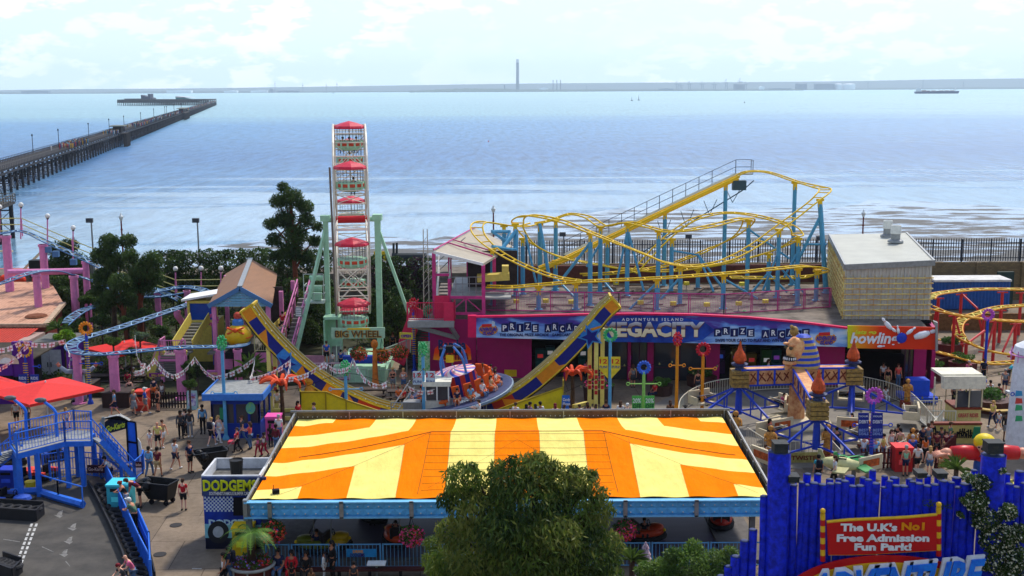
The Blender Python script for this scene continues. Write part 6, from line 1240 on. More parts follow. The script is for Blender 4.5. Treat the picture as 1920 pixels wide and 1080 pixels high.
# parasols
rdp=mat('parasol_red',(222,44,36),.6,var=.08)
def parasol(c,R_,h,label,group,sag=.55,nr=4,rot=PI/4):
 t=thing('parasol',label,'parasol',(c.x,c.y,0),group);b=MB();n=nr;P=[(c.x+R_*math.cos(rot+2*PI*i/n),c.y+R_*math.sin(rot+2*PI*i/n),h)for i in range(n)]
 o=[(c.x,c.y,h+sag)];vs=o+P+[(x,y,z-.16)for x,y,z in P];b.add(vs,[(0,i+1,(i+1)%n+1)for i in range(n)]+[(i+1,n+i+1,n+(i+1)%n+1,(i+1)%n+1)for i in range(n)]);b.build('canopy',rdp,t)
 b=MB();b.tube((c.x,c.y,0),(c.x,c.y,h+sag+.1),.05);b.lathe((c.x,c.y,0),[(.4,0),(.4,.1)],12);b.build('pole',C(220,220,216),t)
 b=MB()
 for p in P:b.beam((c.x,c.y,h+sag-.05),(p[0],p[1],p[2]-.03),.04)
 b.build('ribs',C(160,150,140),t)
parasol(S(237,706),2.9,2.25,'red square parasol over the picnic tables beside the blue track','red parasols',.35,rot=0.1)
parasol(S(92,812),3.5,2.75,'large red square parasol above the blue stair platform','red parasols',.5,rot=.1)
parasol(S(-52,802),3.5,2.75,'red parasol cut by the left edge of the photo','red parasols',.5,rot=.1)
# picnic tables
wood=mat('dark_bench_wood',(70,58,54),.75,var=.2)
def picnic():
 t=thing('picnic_table','dark wooden picnic table','picnic table',(0,0,0),'picnic tables under the small coaster');b=MB();b.box((0,0,.74),(1.9,.8,.06));b.build('table_top',wood,t)
 for s in(-1,1):b=MB();b.box((0,s*.72,.44),(1.9,.28,.05));b.build('bench',wood,t)
 b=MB()
 for x in(-.7,.7):b.beam((x,-.6,0),(x,.25,.72),.08);b.beam((x,.6,0),(x,-.25,.72),.08);b.beam((x,-.75,.4),(x,.75,.4),.07)
 b.build('legs',wood,t);return t
pt=picnic()
for i,(u,v,lab)in enumerate(((188,722,'front left below the blue deco pole'),(205,705,'behind, left of the parasol pole'),(252,722,'in front of the parasol pole'),(262,706,'right of the parasol pole'),(230,742,'nearest, beside the pink pillar'),(752,752,'right of the half pipe low point'),(700,748,'left of the queue rail'))):
 o=pt if i==0 else dup(pt,(0,0,0));o.location=S(u,v);o['label']='dark wooden picnic table, '+lab
# planters and low walls
for u0,v,w,h,lab in((122,745,52,.9,'dark wooden block planter behind the grey statue'),(192,765,50,1.0,'dark wooden block planter beside the pink pillar'),(312,765,56,0,'')):
 if not lab:continue
 a,c=S(u0,v),S(u0+w,v);t=thing('block_planter',lab,'planter',a);b=MB();b.lim((a.x,a.y,0),(c.x,a.y+1.6,h));b.build('box',mat('planter_brown',(58,40,38),.8,var=.2),t);b=MB();b.lim((a.x-.05,a.y-.05,h),(c.x+.05,a.y+1.65,h+.06));b.build('rim',wood,t)
t=thing('picket_fence','low dark picket fence round the plants by the blue booth','fence',S(330,765));b=MB()
for a,c in((S(284,762),S(312,765)),(S(312,765),S(368,765)),(S(368,765),S(372,738))):
 k=int((c-a).length/.2)
 for i in range(k+1):q=a.lerp(c,i/max(k,1));b.beam(q,q+Vector((0,0,1.1)),.1,.03)
 for z in(.3,.85):b.beam(a+Vector((0,0,z)),c+Vector((0,0,z)),.05,.09)
b.build('pickets',mat('picket_dark',(40,30,34),.8),t)
# generic grey suited statue
t=thing('clown_statue','large grey suited cartoon statue with flat cap, arms flung wide','statue',S(150,752));q=S(150,754);k=1.0;sg_=mat('statue_grey',(150,160,176),.45,var=.15);sk_=mat('statue_skin',(206,120,96),.5)
b=MB();zt_=0
b.path(smooth_pts([q+Vector((0,0,z))for z in(1.0,1.5,2.1,2.6,2.9)],3),[.46,.5,.52,.52,.52,.5,.5,.5,.5,.46,.4,.36,.2],14)
for s in(-1,1):
 b.path([q+Vector((s*.3,0,1.3)),q+Vector((s*.36,-.05,.7)),q+Vector((s*.42,0,.18))],[.32,.28,.24],10);b.path([q+Vector((s*.4,0,2.7)),q+Vector((s*.95,-.1,2.75)),q+Vector((s*1.45,-.1,3.15))],[.24,.2,.17],10)
b.build('suit',sg_,t,True);b=MB();b.ball(q+Vector((0,-.03,3.45)),.42,14,10,sz=1.25);b.ball(q+Vector((0,-.45,3.4)),.12,8,6);b.beam(q+Vector((-.25,-.38,3.15)),q+Vector((.25,-.38,3.15)),.1,.1)
for s in(-1,1):
 b.ball(q+Vector((s*1.6,-.1,3.32)),.17,8,6)
 for f in range(4):b.tube(q+Vector((s*1.62,-.1,3.35)),q+Vector((s*(1.62+.06*f),-.1-.05*f,3.62-.06*f)),.04)
b.build('head_and_hands',sk_,t,True);b=MB();b.lathe(q+Vector((0,0,3.8)),[(.62,0),(.6,.06),(.38,.1),(.36,.3),(.05,.38)],14);b.build('cap',mat('cap_slate',(96,104,120),.6),t)
b=MB();b.ring(q+Vector((0,-.3,2.45)),.33,.05,'y',14,5,sx=.8);b.box(q+Vector((0,-.54,2.2)),(.34,.06,.34));b.build('medallion',C(206,160,60),t);b=MB()
for s in(-1,1):b.ball(q+Vector((s*.45,-.2,.12)),.26,10,6,sy=1.5,sz=.5)
b.build('shoes',dark,t);t.scale=(.78,.78,.78)
# decorated light poles with bulb wreath heads
def deco(u,vr,vf,pc,rc_,label,kind='ring',arm=None,rr=.34,strip=None,Yo=None):
 q=S(u,vf)if Yo is None else Vector((V(u,700,Yo).x,Yo,0));top=V(u,vr,q.y);h=top.z;t=thing('festoon_pole',label,'lamp pole',q,'painted poles with bulb wreaths')
 b=MB();b.tube(q,(q.x,q.y,h-rr*.8),.11,.1,8);b.build('post',C(*pc),t)
 b=MB();n=14
 if kind=='ring':
  b.ring((q.x,q.y,h),rr*.8,.05,'y',18,5)
  for k in range(n):a=2*PI*k/n;b.ball((q.x+rr*math.cos(a),q.y-.03,h+rr*math.sin(a)),.085,6,4);b.ball((q.x+rr*.65*math.cos(a+.2),q.y+.05,h+rr*.65*math.sin(a+.2)),.06,5,3)
 else:
  for k in range(30):a=k*2.4;z_=1-2*(k+.5)/30;r_=math.sqrt(1-z_*z_);p_=Vector((q.x+rr*.8*r_*math.cos(a),q.y+rr*.8*r_*math.sin(a),h+rr*1.3*z_));b.ball(p_,.075,5,4);b.tube((q.x,q.y,h+z_*.2),p_,.018,n=4)
 b.build('bulb_wreath',C(*rc_),t)
 if strip:
  b=MB();zz_=1.4
  while zz_<h-.8:b.beam((q.x-.16,q.y-.1,zz_),(q.x+.16,q.y-.1,zz_),.05);zz_+=.16
  b.build('bulb_strip',C(*strip),t)
 if arm is not None:
  za,w_=arm;b=MB();b.beam((q.x-w_,q.y,za),(q.x+w_,q.y,za),.06);b.ring((q.x-w_-.1,q.y,za),.1,.03,'y',10,4);b.ring((q.x+w_+.1,q.y,za),.1,.03,'y',10,4);b.build('arm',C(*pc),t)
 b=MB();b.lathe(q,[(.22,0),(.2,.12),(.12,.3)],8);b.build('foot',C(*pc),t);return t,q,h
BLU,LBL,GRN,YEL,ORG,PNK_,REDd,PUR=(30,70,190),(96,168,210),(70,180,110),(236,176,30),(232,146,30),(220,90,160),(204,30,50),(190,80,190)
deco(54,657,757,BLU,YEL,'blue pole with yellow wreath before the purple kiosk',arm=(2.6,.8),strip=YEL,rr=.42)
deco(170,616,757,BLU,ORG,'blue pole with orange hoop wreath beside the grey statue',arm=(2.8,.8),strip=(220,190,60),rr=.42)
deco(403,600,692,BLU,PNK_,'blue pole with pink wreath in front of the brown roofed station',rr=.42)
deco(424,643,824,LBL,GRN,'pale blue pole with spiky green head in front of the blue booth','spiky',arm=(2.9,.6))
deco(650,690,783,LBL,GRN,'pale blue pole with spiky green head before the half pipe','spiky',arm=(1.9,.9),rr=.38)
deco(777,572,697,BLU,REDd,'blue pole with red wreath left of the arcade stairs','spiky',strip=YEL,rr=.4)
deco(807,584,697,BLU,(60,160,120),'blue pole with green wreath in front of the arcade balcony',rr=.42)
deco(795,655,783,LBL,GRN,'pale blue pole with green head beside the operator booth','spiky')
deco(1143,628,786,LBL,GRN,'pale blue pole with green wreath right of the half pipe',rr=.4)
deco(1206,689,788,(150,206,100),(60,110,220),'lime pole with blue wreath and green banners',rr=.38,arm=(2.4,.9))
deco(1268,636,768,ORG,REDd,'orange pole with spiky red head in front of the arcade','spiky',arm=(3.0,.35))
deco(1316,655,772,ORG,REDd,'orange pole with red wreath and side arms',rr=.42,arm=(2.9,.7))
deco(1393,590,700,BLU,GRN,'blue pole with green finial before the prize arcade sign','spiky',strip=(190,170,90),rr=.22)
deco(1632,742,882,BLU,PUR,'blue pole with purple wreath beside the picket queue fence',arm=(2.6,.9),strip=(120,80,180),rr=.42)
deco(1845,590,716,BLU,PUR,'blue pole with purple wreath near the container',rr=.4)
deco(1914,750,845,BLU,PUR,'blue pole at the right edge of the photo',arm=(3.4,.6))
# banners on the poles
def banner(u,v0,v1,w,Y_,c,lines,label,tri=False,gapu=3,group='banners hung from the painted poles'):
 A_,B_=Vector((0,Y_-.12,0)),Vector((1,Y_-.12,0))
 for s,wd_ in((-1,'left'),(1,'right')):
  xa,xb=u+s*gapu,u+s*(gapu+w);lo_,hi_=min(xa,xb),max(xa,xb);t=thing('banner',label%wd_,'banner',V(u,v0,Y_),group);b=MB()
  P_=[(lo_,v1 if not(tri and s<0)else v0+(v1-v0)*.55),(hi_,v1 if not(tri and s>0)else v0+(v1-v0)*.55),(hi_,v0),(lo_,v0)];panel(b,P_,A_,B_,.03);b.build('cloth',C(*c),t)
  for tx,f0,f1,tc_ in lines:ptext(tx,lo_+1.2,hi_-1.2,v0+(v1-v0)*f0,v0+(v1-v0)*f1,A_,B_,C(*tc_),t,ext=.006,fat=.02,gap=.035)
banner(795,696,721,18,S(795,783).y,(196,214,226),[('12',.12,.45,(200,40,50)),('FUN!',.68,.88,(30,60,130))],'white and blue 12 FUN banner on the %s of its pole')
banner(1143,669,710,17,S(1143,786).y,(234,206,50),[('12',.1,.3,(206,50,40)),('FUN!',.4,.52,(50,90,150))],'yellow 12 FUN banner on the %s of its pole',tri=True)
banner(1206,742,773,18,S(1206,788).y,(90,186,80),[('20%',.15,.42,(235,240,230)),('OFF',.5,.75,(40,90,60))],'green 20%% OFF banner on the %s of the lime pole')
banner(1632,774,822,20,S(1632,882).y,(30,44,140),[('YOUR',.1,.16,(220,220,235)),('DEBIT',.28,.40,(220,220,235)),('BEST',.62,.72,(140,160,220)),('DEALS',.76,.86,(140,160,220))],'navy blue banner on the %s of the purple wreathed pole')
banner(54,702,745,16,S(54,757).y,(36,60,160),[('RIDE',.1,.22,(220,220,235)),('ALL DAY',.3,.4,(220,220,235))],'blue and white banner on the %s of the yellow wreathed pole',tri=True)
# bunting
flag=mat('flag_white',(236,232,230),.8);fred=mat('flag_red',(200,50,60),.8)
def bunting(pts,Y_,label):
 P=[V(u,v,Y_+dy)for u,v,dy in pts];t=thing('bunting',label,'bunting',P[0],'strings of white and red flags');b=MB();fl=MB();g=random.Random(len(pts)+int(pts[0][0]))
 for a,c in zip(P,P[1:]):
  L_=(c-a).length;k=max(2,int(L_/.5));pr_=None
  for i in range(k+1):
   s=i/k;q=a.lerp(c,s)-Vector((0,0,.25*math.sin(PI*s)))
   if pr_ is not None:
    b.tube(pr_,q,.012,n=4,caps=False);m_=pr_.lerp(q,.5);d=(q-pr_);d.z*=.7;d.normalize();X_=Vector((d.x,d.y,d.z))*.19;dn_=Vector((g.uniform(-.08,.08),g.uniform(-.12,.12),-.30));fl.mat(0)
    fl.quad(m_-X_,m_+X_,m_+X_+dn_,m_-X_+dn_);o_=Vector((0,-.012,0));fl.mat(1);h1,h2=m_+dn_*.5-X_*.9,m_+dn_*.5+X_*.9;w_=Vector((0,0,.025));fl.quad(h1-w_+o_,h2-w_+o_,h2+w_+o_,h1+w_+o_);fl.quad(m_-X_*.12+o_,m_+X_*.12+o_,m_+X_*.12+dn_+o_,m_-X_*.12+dn_+o_)
   pr_=q
 b.build('cord',C(210,210,210),t);fl.build('flags',[flag,fred],t)
bunting([(-20,652,0),(40,638,0),(122,636,0),(132,662,1),(128,684,2)],76,'flag bunting sagging over the purple kiosk')
bunting([(-10,694,0),(54,640,0)],75,'short flag bunting rising to the yellow wreathed pole')
bunting([(253,628,2),(257,668,0),(272,681,0),(252,697,-2)],78,'flag bunting falling in a point beside the red parasol')
bunting([(255,696,0),(290,671,2),(326,703,0),(365,669,2),(403,706,0),(478,669,2)],75,'flag bunting zigzagging left of the blue booth')
bunting([(478,670,2),(468,708,0),(545,674,2),(533,710,0)],73,'flag bunting zigzagging above the orange palm light')
bunting([(540,708,0),(608,678,2),(648,690,0),(662,672,1),(694,716,-1),(728,714,0)],72.5,'flag bunting crossing in front of the half pipe')
bunting([(762,722,0),(815,730,0)],74.2,'short row of flags tied along the queue rail')
def festoon(pts,Y_,label):
 P=smooth_pts([V(u,v,Y_)for u,v in pts],6);t=thing('festoon_lights',label,'string lights',P[0],'strings of small festoon bulbs');b=MB();b.path(P,.015,4);b.build('cable',dark,t);b=MB()
 for p in P[::2]:b.lathe(p-Vector((0,0,.16)),[(.05,0),(.06,.06),(.02,.14)],6)
 b.build('bulbs',C(120,120,70),t)
festoon([(424,708),(480,730),(560,728),(650,700),(750,722),(795,690)],74,'festoon cable from the blue booth pole to the operator booth')
festoon([(1143,660),(1190,690),(1260,676),(1320,700),(1390,640)],77,'festoon cable in front of the arcade openings')
festoon([(860,745),(930,775),(1000,770),(1060,735),(1143,700)],75,'festoon cable over the right yellow hoarding')
festoon([(1632,770),(1700,745),(1790,740),(1850,705),(1914,690)],72,'festoon cable above the cream pay booth')
# blue ticket booth
bb=mat('booth_blue',(14,50,150),.45,var=.1);q0,q1=S(398,822),S(489,818);y0=q0.y;x0,x1=q0.x,V(489,818,y0).x;d_=3.2
t=thing('ticket_booth','dark blue ticket booth with flat grey roof and wide windows','booth',(x0,y0,0))
b=MB();b.lim((x0,y0,0),(x1,y0+d_,.95));b.lim((x0,y0,2.15),(x1,y0+d_,2.75));
for x in(x0+.06,x0+1.45,x0+2.3,x1-.06,):b.lim((x-.07,y0,.95),(x+.07,y0+.14,2.15))
for y in(y0+.07,y0+1.6,y0+d_-.07):b.lim((x1-.12,y-.07,.95),(x1,y+.07,2.15));b.lim((x0,y-.07,.95),(x0+.12,y+.07,2.15))
b.build('wall',bb,t)
b=MB();b.lim((x0+.05,y0+.05,.95),(x1-.05,y0+.09,2.15));b.lim((x1-.1,y0,.95),(x1-.06,y0+d_,2.15));b.build('window',glass,t)
b=MB();b.lim((x0-.35,y0-.45,2.75),(x1+.3,y0+d_+.2,2.82));b.build('roof',mat('grey_felt',(150,152,150),.9,var=.2,dirt=.35),t);b=MB()
for a,c in(((x0-.35,y0-.45),(x1+.3,y0-.45)),((x0-.35,y0-.45),(x0-.35,y0+d_+.2)),((x1+.3,y0-.45),(x1+.3,y0+d_+.2))):b.beam((*a,2.7),(*c,2.7),.1,.4)
b.build('roof_trim',mat('booth_trim',(60,120,200),.5),t);b=MB();b.lathe((x0+2.75,y0-.02,1.55),[(.36,0),(.36,.01)],16);
b=MB();A_,B_=Vector((0,y0,0)),Vector((1,y0,0));panel(b,[(470+9*math.cos(2*PI*i/16),765-11*math.sin(2*PI*i/16))for i in range(16)],A_,B_,.03,.02);b.build('round_poster',mat('poster_green',(60,150,170),.5,var=.6,dark=(140,200,80),scale=6),t)
b=MB();panel(b,[(406,812),(424,812),(424,790),(414,793),(406,798)],A_,B_,.03,.02);b.build('poster',mat('poster_orange',(220,140,60),.5,var=.5,dark=(200,210,230),scale=5),t)
b=MB();panel(b,[(412,786),(420,786),(420,764),(412,764)],A_,B_,.02,.02);b.build('green_notice',C(50,140,90),t)
# bins
def bin_(u,v,w,h,c,label,name='litter_bin',slot=True,top=None):
 q=S(u,v);t=thing(name,label,'bin',q);b=MB();b.box(q+Vector((0,w/2,h*.46)),(w,w,h*.92));b.build('body',C(*c),t);b=MB();b.box(q+Vector((0,w/2,h*.96)),(w*1.08,w*1.08,h*.08));b.build('lid',C(*(top or[min(255,int(k*1.15))for k in c])),t)
 if slot:b=MB();b.box(q+Vector((0,-.012,h*.78)),(w*.66,.02,h*.13));b.build('slot',dark,t)
 b=MB();b.box(q+Vector((0,-.014,h*.4)),(w*.6,.02,h*.2));b.build('notice',C(*[min(255,int(k*1.3)+30)for k in c]),t)
bin_(512,826,.85,1.5,(206,80,150),'pink litter bin beside the left dodgems parapet')
bin_(265,771,.8,1.35,(196,56,40),'red and orange litter bin by the exit stairs')
bin_(33,742,1.0,1.1,(206,70,40),'orange red litter bin in front of the kiosk')
bin_(222,955,1.1,1.3,(60,176,196),'turquoise litter bin behind the kart track railing')
bin_(1694,885,.95,1.4,(200,40,44),'red litter bin beside the queue in the pay booth fence')
bin_(455,1042,.9,1.35,(226,186,20),'yellow sunburst litter bin beside the palm tub')
bin_(12,915,.8,1.0,(20,50,160),'dark blue wheeled bin under the stair platform')
# A board
q=S(360,768);t=thing('pavement_sign','white and turquoise A-frame pavement sign','pavement sign',q);b=MB();b.add([q+Vector(v)for v in((-.34,0,0),(.34,0,0),(.34,.2,1.25),(-.34,.2,1.25),(-.34,.45,0),(.34,.45,0))],[(0,1,2,3),(5,4,3,2)]);b.build('board',C(170,206,210),t)
b=MB();b.add([q+Vector(v)for v in((-.25,.025,.25),(.25,.025,.25),(.25,.15,1.1),(-.25,.15,1.1))],[(0,1,2,3)]);b.build('poster',mat('poster_mixed',(230,230,236),.5,var=.6,dark=(120,90,180),scale=5),t);text('OPEN',q+Vector((0,.1,.75)),(1,0,0),(0,.157,.98),.14,C(180,40,60),t,.4,.01,.02)
# wheeled rubbish skips
blk=mat('black_plastic',(30,30,32),.5,var=.2)
def skip(u,v,rz,label):
 t=thing('wheeled_skip',label,'skip',(0,0,0),'black wheeled rubbish skips');b=MB();Lb,Lt=.62,1.0;P0=[(-.5,-.36),(.62,-.36),(.62,.36),(-.5,.36)];P1=[(-1.02,-.5),(.78,-.5),(.78,.5),(-1.02,.5)]
 b.add([(x,y,.28)for x,y in P0]+[(x,y,1.15)for x,y in P1]+[(x*.94,y*.9,1.15)for x,y in P1]+[(x*.9,y*.86,.36)for x,y in P0],[(3,2,1,0),(0,1,5,4),(1,2,6,5),(2,3,7,6),(3,0,4,7),(4,5,9,8),(5,6,10,9),(6,7,11,10),(7,4,8,11),(8,9,13,12),(9,10,14,13),(10,11,15,14),(11,8,12,15),(12,13,14,15)]);b.build('tub',blk,t)
 b=MB();
 for p,q in(((-1.04,-.5),(.8,-.5)),((.8,-.5),(.8,.5)),((.8,.5),(-1.04,.5)),((-1.04,.5),(-1.04,-.5))):b.beam((*p,1.16),(*q,1.16),.07)
 b.build('rim',blk,t);b=MB();b.ball((-.5,-.4,.95),.28,8,6);b.ball((-.7,-.1,1.1),.24,8,6);b.build('refuse_sack',mat('sack_black',(18,18,20),.3,bump=.8,bscale=14),t)
 for x in(-.35,.5):
  for y in(-.3,.3):b=MB();b.tube((x,y-.04,.14),(x,y+.04,.14),.14,n=10);b.build('wheel',dark,t)
 t.location=S(u,v);t.rotation_euler=(0,0,rz)
skip(398,882,.5,'black wheeled skip with sack, beside the blue vested man standing');skip(302,943,-.3,'black wheeled skip with sack, beside the man bending over')
# DODGEMS kiosk
kq0,kq1=S(386,1029),S(520,1029);ky=kq0.y;kx0=kq0.x;kx1=V(492,1029,ky).x;kh=3.55;kd=2.6
t=thing('dodgems_kiosk','dodgems pay kiosk with chequered blue front and white parapet roof','kiosk',(kx0,ky,0));kb=mat('kiosk_blue',(20,60,170),.45,var=.2,dark=(10,30,110),scale=1)
b=MB();b.lim((kx0,ky,0),(kx1,ky+kd,kh-.55));b.build('wall',kb,t)
b=MB()
for a,c in(((kx0,ky),(kx1,ky)),((kx0,ky),(kx0,ky+kd)),((kx0,ky+kd),(kx1,ky+kd)),((kx1,ky),(kx1,ky+kd))):b.beam((*a,kh-.28),(*c,kh-.28),.1,.56)
b.build('parapet',mat('stained_white',(214,216,220),.7,var=.12,dirt=.55,scale=2.2),t)
b=MB();b.lim((kx0,ky,kh-.56),(kx1,ky+kd,kh-.5));b.build('roof',mat('roof_grime',(110,108,104),.9,var=.4),t)
b=MB();q=Vector((kx0+1.3,ky+1.2,kh-.5));b.lathe(q,[(.26,0),(.32,.85),(.34,.87),(.28,.8)],14);tag(b.build('black_tub',blk),'tall black plastic tub standing on the dodgems kiosk roof','tub')
A_,B_=Vector((0,ky,0)),Vector((1,ky,0));b=MB();panel(b,[(380,928),(500,928),(500,893),(379,893)],A_,B_,.08,.06);hd=b.build('header_sign',mat('header_dark',(30,36,60),.5,var=.4,dark=(60,80,140),scale=1),t)
ptext('DODGEMS',383,483,898,917,A_,B_,C(216,222,30),hd,ext=.05,fat=.035,gap=.18);ptext("SOUTHEND'S FAMOUS BUMPER CARS",394,470,920,926,A_,B_,wht,hd,ext=.01,fat=.02,gap=.16)
b=MB();cwh=mat('check_white',(206,220,236),.4);b2=MB()
for i in range(16):
 for j in range(8):
  u_,v_=383+i*3.5,931+j*3.5
  if(i+j)%2==0:panel(b,[(u_,v_+3.5),(u_+3.5,v_+3.5),(u_+3.5,v_),(u_,v_)],A_,B_,.01,.02)
b.build('chequers',cwh,t)
b=MB();panel(b,[(438,966),(462,966),(462,932),(438,932)],A_,B_,.03,.03);b.build('hatch',dark,t)
ptext('DODGEMS',392,478,974,984,A_,B_,C(190,220,236),t,ext=.02,fat=.05,gap=.03)
b=MB();panel(b,[(385,1008),(500,1008),(500,984),(384,982)],A_,B_,.02,.02);cp_=b.build('painted_car',C(130,196,206),t);b=MB();n=20;panel(b,[(410+20*math.cos(2*PI*i/n),997-21*math.sin(2*PI*i/n))for i in range(n)],A_,B_,.02,.05);b.build('painted_tyre',C(36,38,44),cp_)
b=MB();panel(b,[(410+10*math.cos(2*PI*i/n),996-10.5*math.sin(2*PI*i/n))for i in range(n)],A_,B_,.02,.08);b.build('painted_hub',C(180,186,190),cp_);b=MB();panel(b,[(386,1028),(500,1028),(500,1008),(386,1008)],A_,B_,.02,.02);b.build('plinth_print',C(14,18,44),t)
# ---- kart circuit: stair platform, railings, tyres, karts
kbl=mat('kart_blue',(46,116,226),.5,var=.12,dirt=.25,scale=3)
t=thing('stair_platform','bright blue steel stair platform over the kart pits','footbridge',S(70,925));ZP=2.6
dk=[V(34,864,1),]
def Z(u,v,z=ZP):return S(u,v,z)
d1,d2,d3,d4,d5,d6=Z(32,851),Z(122,828),Z(172,827),Z(172,808),Z(140,806),Z(-10,835)
b=MB();P_=[d1,d2,d3,d4,d5,Z(20,832)];b.slab([(p.x,p.y)for p in P_],ZP-.06,ZP);b.build('deck',mat('deck_plate',(150,152,150),.7,var=.2,dirt=.4,scale=6),t)
b=MB()
for a,c in((d1,d2),(d2,d3),(d3,d4),(P_[5],d5),(P_[5],d1)):b.beam(a-Vector((0,0,.14)),c-Vector((0,0,.14)),.1,.28)
for p in(d1,Z(66,843),d2,Z(150,826),d4,Z(24,836),Z(140,810)):b.beam((p.x,p.y+.15,0),(p.x,p.y+.15,ZP-.2),.22)
b.build('steel_frame',kbl,t)
b=MB();up=Vector((0,0,0));rail(b,[d1,d2,d3],1.1,r=.025,post=.06);rail(b,[P_[5],d5,d4],1.1,r=.025,post=.06);b.build('deck_railing',kbl,t)
def stair(top,bot,w,nm):
 """flight of steps: treads, strings and handrails"""
 d=(bot-top);h_=Vector((d.x,d.y,0)).normalized();sd=Vector((h_.y,-h_.x,0))*w/2;n=max(4,int(abs(d.z)/.2));b=MB()
 for i in range(n):q=top.lerp(bot,(i+.5)/n);b.beam(q-sd,q+sd,.28,.05)
 b.build(nm+'_treads',mat('deck_plate',(150,152,150),.7,var=.2,dirt=.4,scale=6),t);b=MB()
 for s in(-1,1):
  b.beam(top+sd*s,bot+sd*s,.06,.26)
  for z in(.5,1.0):b.tube(top+sd*s+Vector((0,0,z)),bot+sd*s+Vector((0,0,z)),.035)
  for i in range(n+1):q=top.lerp(bot,i/n)+sd*s;b.beam(q,q+Vector((0,0,1)),.03)
 b.build(nm+'_rail',kbl,t)
stair(Z(181,822),S(246,893,.1),1.3,'right_stair');stair(Z(22,843),S(-50,900,.3),1.3,'left_stair')
b=MB();b.add([Z(186,810,2.4),Z(222,835,1.6),S(222,880,.2),S(186,850,.2)],[(0,1,2,3)]);b.build('side_sheet',kbl,t)
def kfence(pts,label,h=1.1,group='blue kart track railings',boards=()):
 P_=[S(u,v)for u,v in pts];t=thing('track_railing',label,'railing',P_[0],group);b=MB();rail(b,P_,h,r=.025,post=.06);b.build('bars',kbl,t)
 return t,P_
kfence([(82,888),(128,881),(228,888)],'blue barred railing under the stair platform');kfence([(95,902),(150,892),(190,897),(230,905)],'blue barred railing holding the karts board')
kfence([(228,905),(252,902),(268,888),(270,880)],'blue barred railing at the foot of the right stairs');kfence([(-30,878),(25,862)],'blue barred railing at the far left platform')
t_,P_=kfence([(190,888),(200,905),(232,975),(262,1045),(282,1085)],'long blue railing beside the tyre barrier');b=MB()
for a,c in zip(P_,P_[1:]):b.beam(a+Vector((.04,0,.55)),c+Vector((.04,0,.55)),.04,.9)
b.build('sheeting',kbl,t_)
t_,P_=kfence([(284,1100),(281,1045),(262,1000)],'blue railing nearest the red bin and plaza',h=1.2);b=MB()
for a,c in zip(P_,P_[1:]):b.beam(a+Vector((.0,0,.4)),c+Vector((.0,0,.4)),.04,.7)
b.build('sheeting',kbl,t_)
for u,v,w,h,ang,tx,lab in((180,879,33,15,0,'Go-Karts','dark red Go-Karts board on the blue railing'),(240,879,12,11,0,'Go-Karts','dark Go-Karts board at the stair foot, left one'),(260,871,12,11,0,'Go-Karts','dark Go-Karts board at the stair foot, right one')):
 Y_=S(u,902).y-.1;A_,B_=Vector((0,Y_,0)),Vector((1,Y_,0));b=MB();panel(b,[(u-w/2,v+h/2),(u+w/2,v+h/2),(u+w/2,v-h/2),(u-w/2,v-h/2)],A_,B_,.03);o=b.build('karts_board',mat('board_maroon',(64,26,34),.5),None);tag(o,lab,'sign','karts name boards');ptext(tx,u-w*.42,u+w*.42,v-h*.2,v+h*.2,A_,B_,C(220,180,170),o,ext=.01,fat=.03,gap=.04)
# kart entrance board
A_,B_=Vector((0,S(225,870).y,0)),Vector((1,S(225,870).y,0));t=thing('karts_sign','black arched Go-Karts sign over tall blue panels','sign',S(225,862));b=MB();panel(b,[(205,812),(238,803),(240,786),(222,779),(205,785),(192,795)],A_,B_,.08);b.build('board',mat('karts_black',(34,34,40),.5),t)
text('Go-Karts',onp(218,804,A_,B_),(1,0,.28),(0,0,1),.32,C(220,220,50),t,1.15,.02,.04,.2,gap=.1);b=MB();panel(b,[(183,800),(196,782),(228,776),(246,786),(238,781),(222,776),(204,780)],A_,B_,.3,.05);b.build('crest',grey,t)
t=thing('panel_screen','tall black framed screen of blue and white panels','screen',S(258,868));b=MB();panel(b,[(243,866),(262,868),(256,790),(239,787)],A_,B_,.05,.1);b.build('blue_panel',C(40,110,220),t);b=MB();panel(b,[(263,868),(272,866),(265,828),(258,818)],A_,B_,.05,.1);b.build('white_panel',white,t)
b=MB()
for p,q in(((239,787),(243,866)),((239,787),(256,790)),((256,790),(262,868)),((241,826),(259,829))):b.beam(onp(*p,A_,B_)+Vector((0,-.2,0)),onp(*q,A_,B_)+Vector((0,-.2,0)),.08)
b.build('frame',dark,t)
# street lamps over the pits, grey pole
for u,v,lab in((57,762,'left of two blue posts with grey curved lamp heads'),(113,766,'right of two blue posts with grey curved lamp heads')):
 q=S(u,905);top=V(u,v+6,q.y);t=thing('pit_lamp',lab,'lamp post',q,'curved lamps over the kart pits');b=MB();b.path(smooth_pts([q,Vector((q.x,q.y,top.z-.8)),Vector((q.x,q.y,top.z)),Vector((q.x-.55,q.y,top.z+.55))],5),.08,7);b.build('post',kbl,t);b=MB();b.ball((q.x-.75,q.y,top.z+.65),.34,10,6,sy=.6,sz=.4);b.build('lamp_head',mat('lamp_grey',(90,92,96),.5),t)
q=S(197,895);b=MB();b.tube(q,V(193,782,q.y),.1,.08,8);b.lathe(q,[(.2,0),(.2,.1)],8);tag(b.build('steel_pole',mat('pole_grey',(120,126,124),.6,dirt=.3)),'plain grey steel pole in front of the blue stairs','pole')
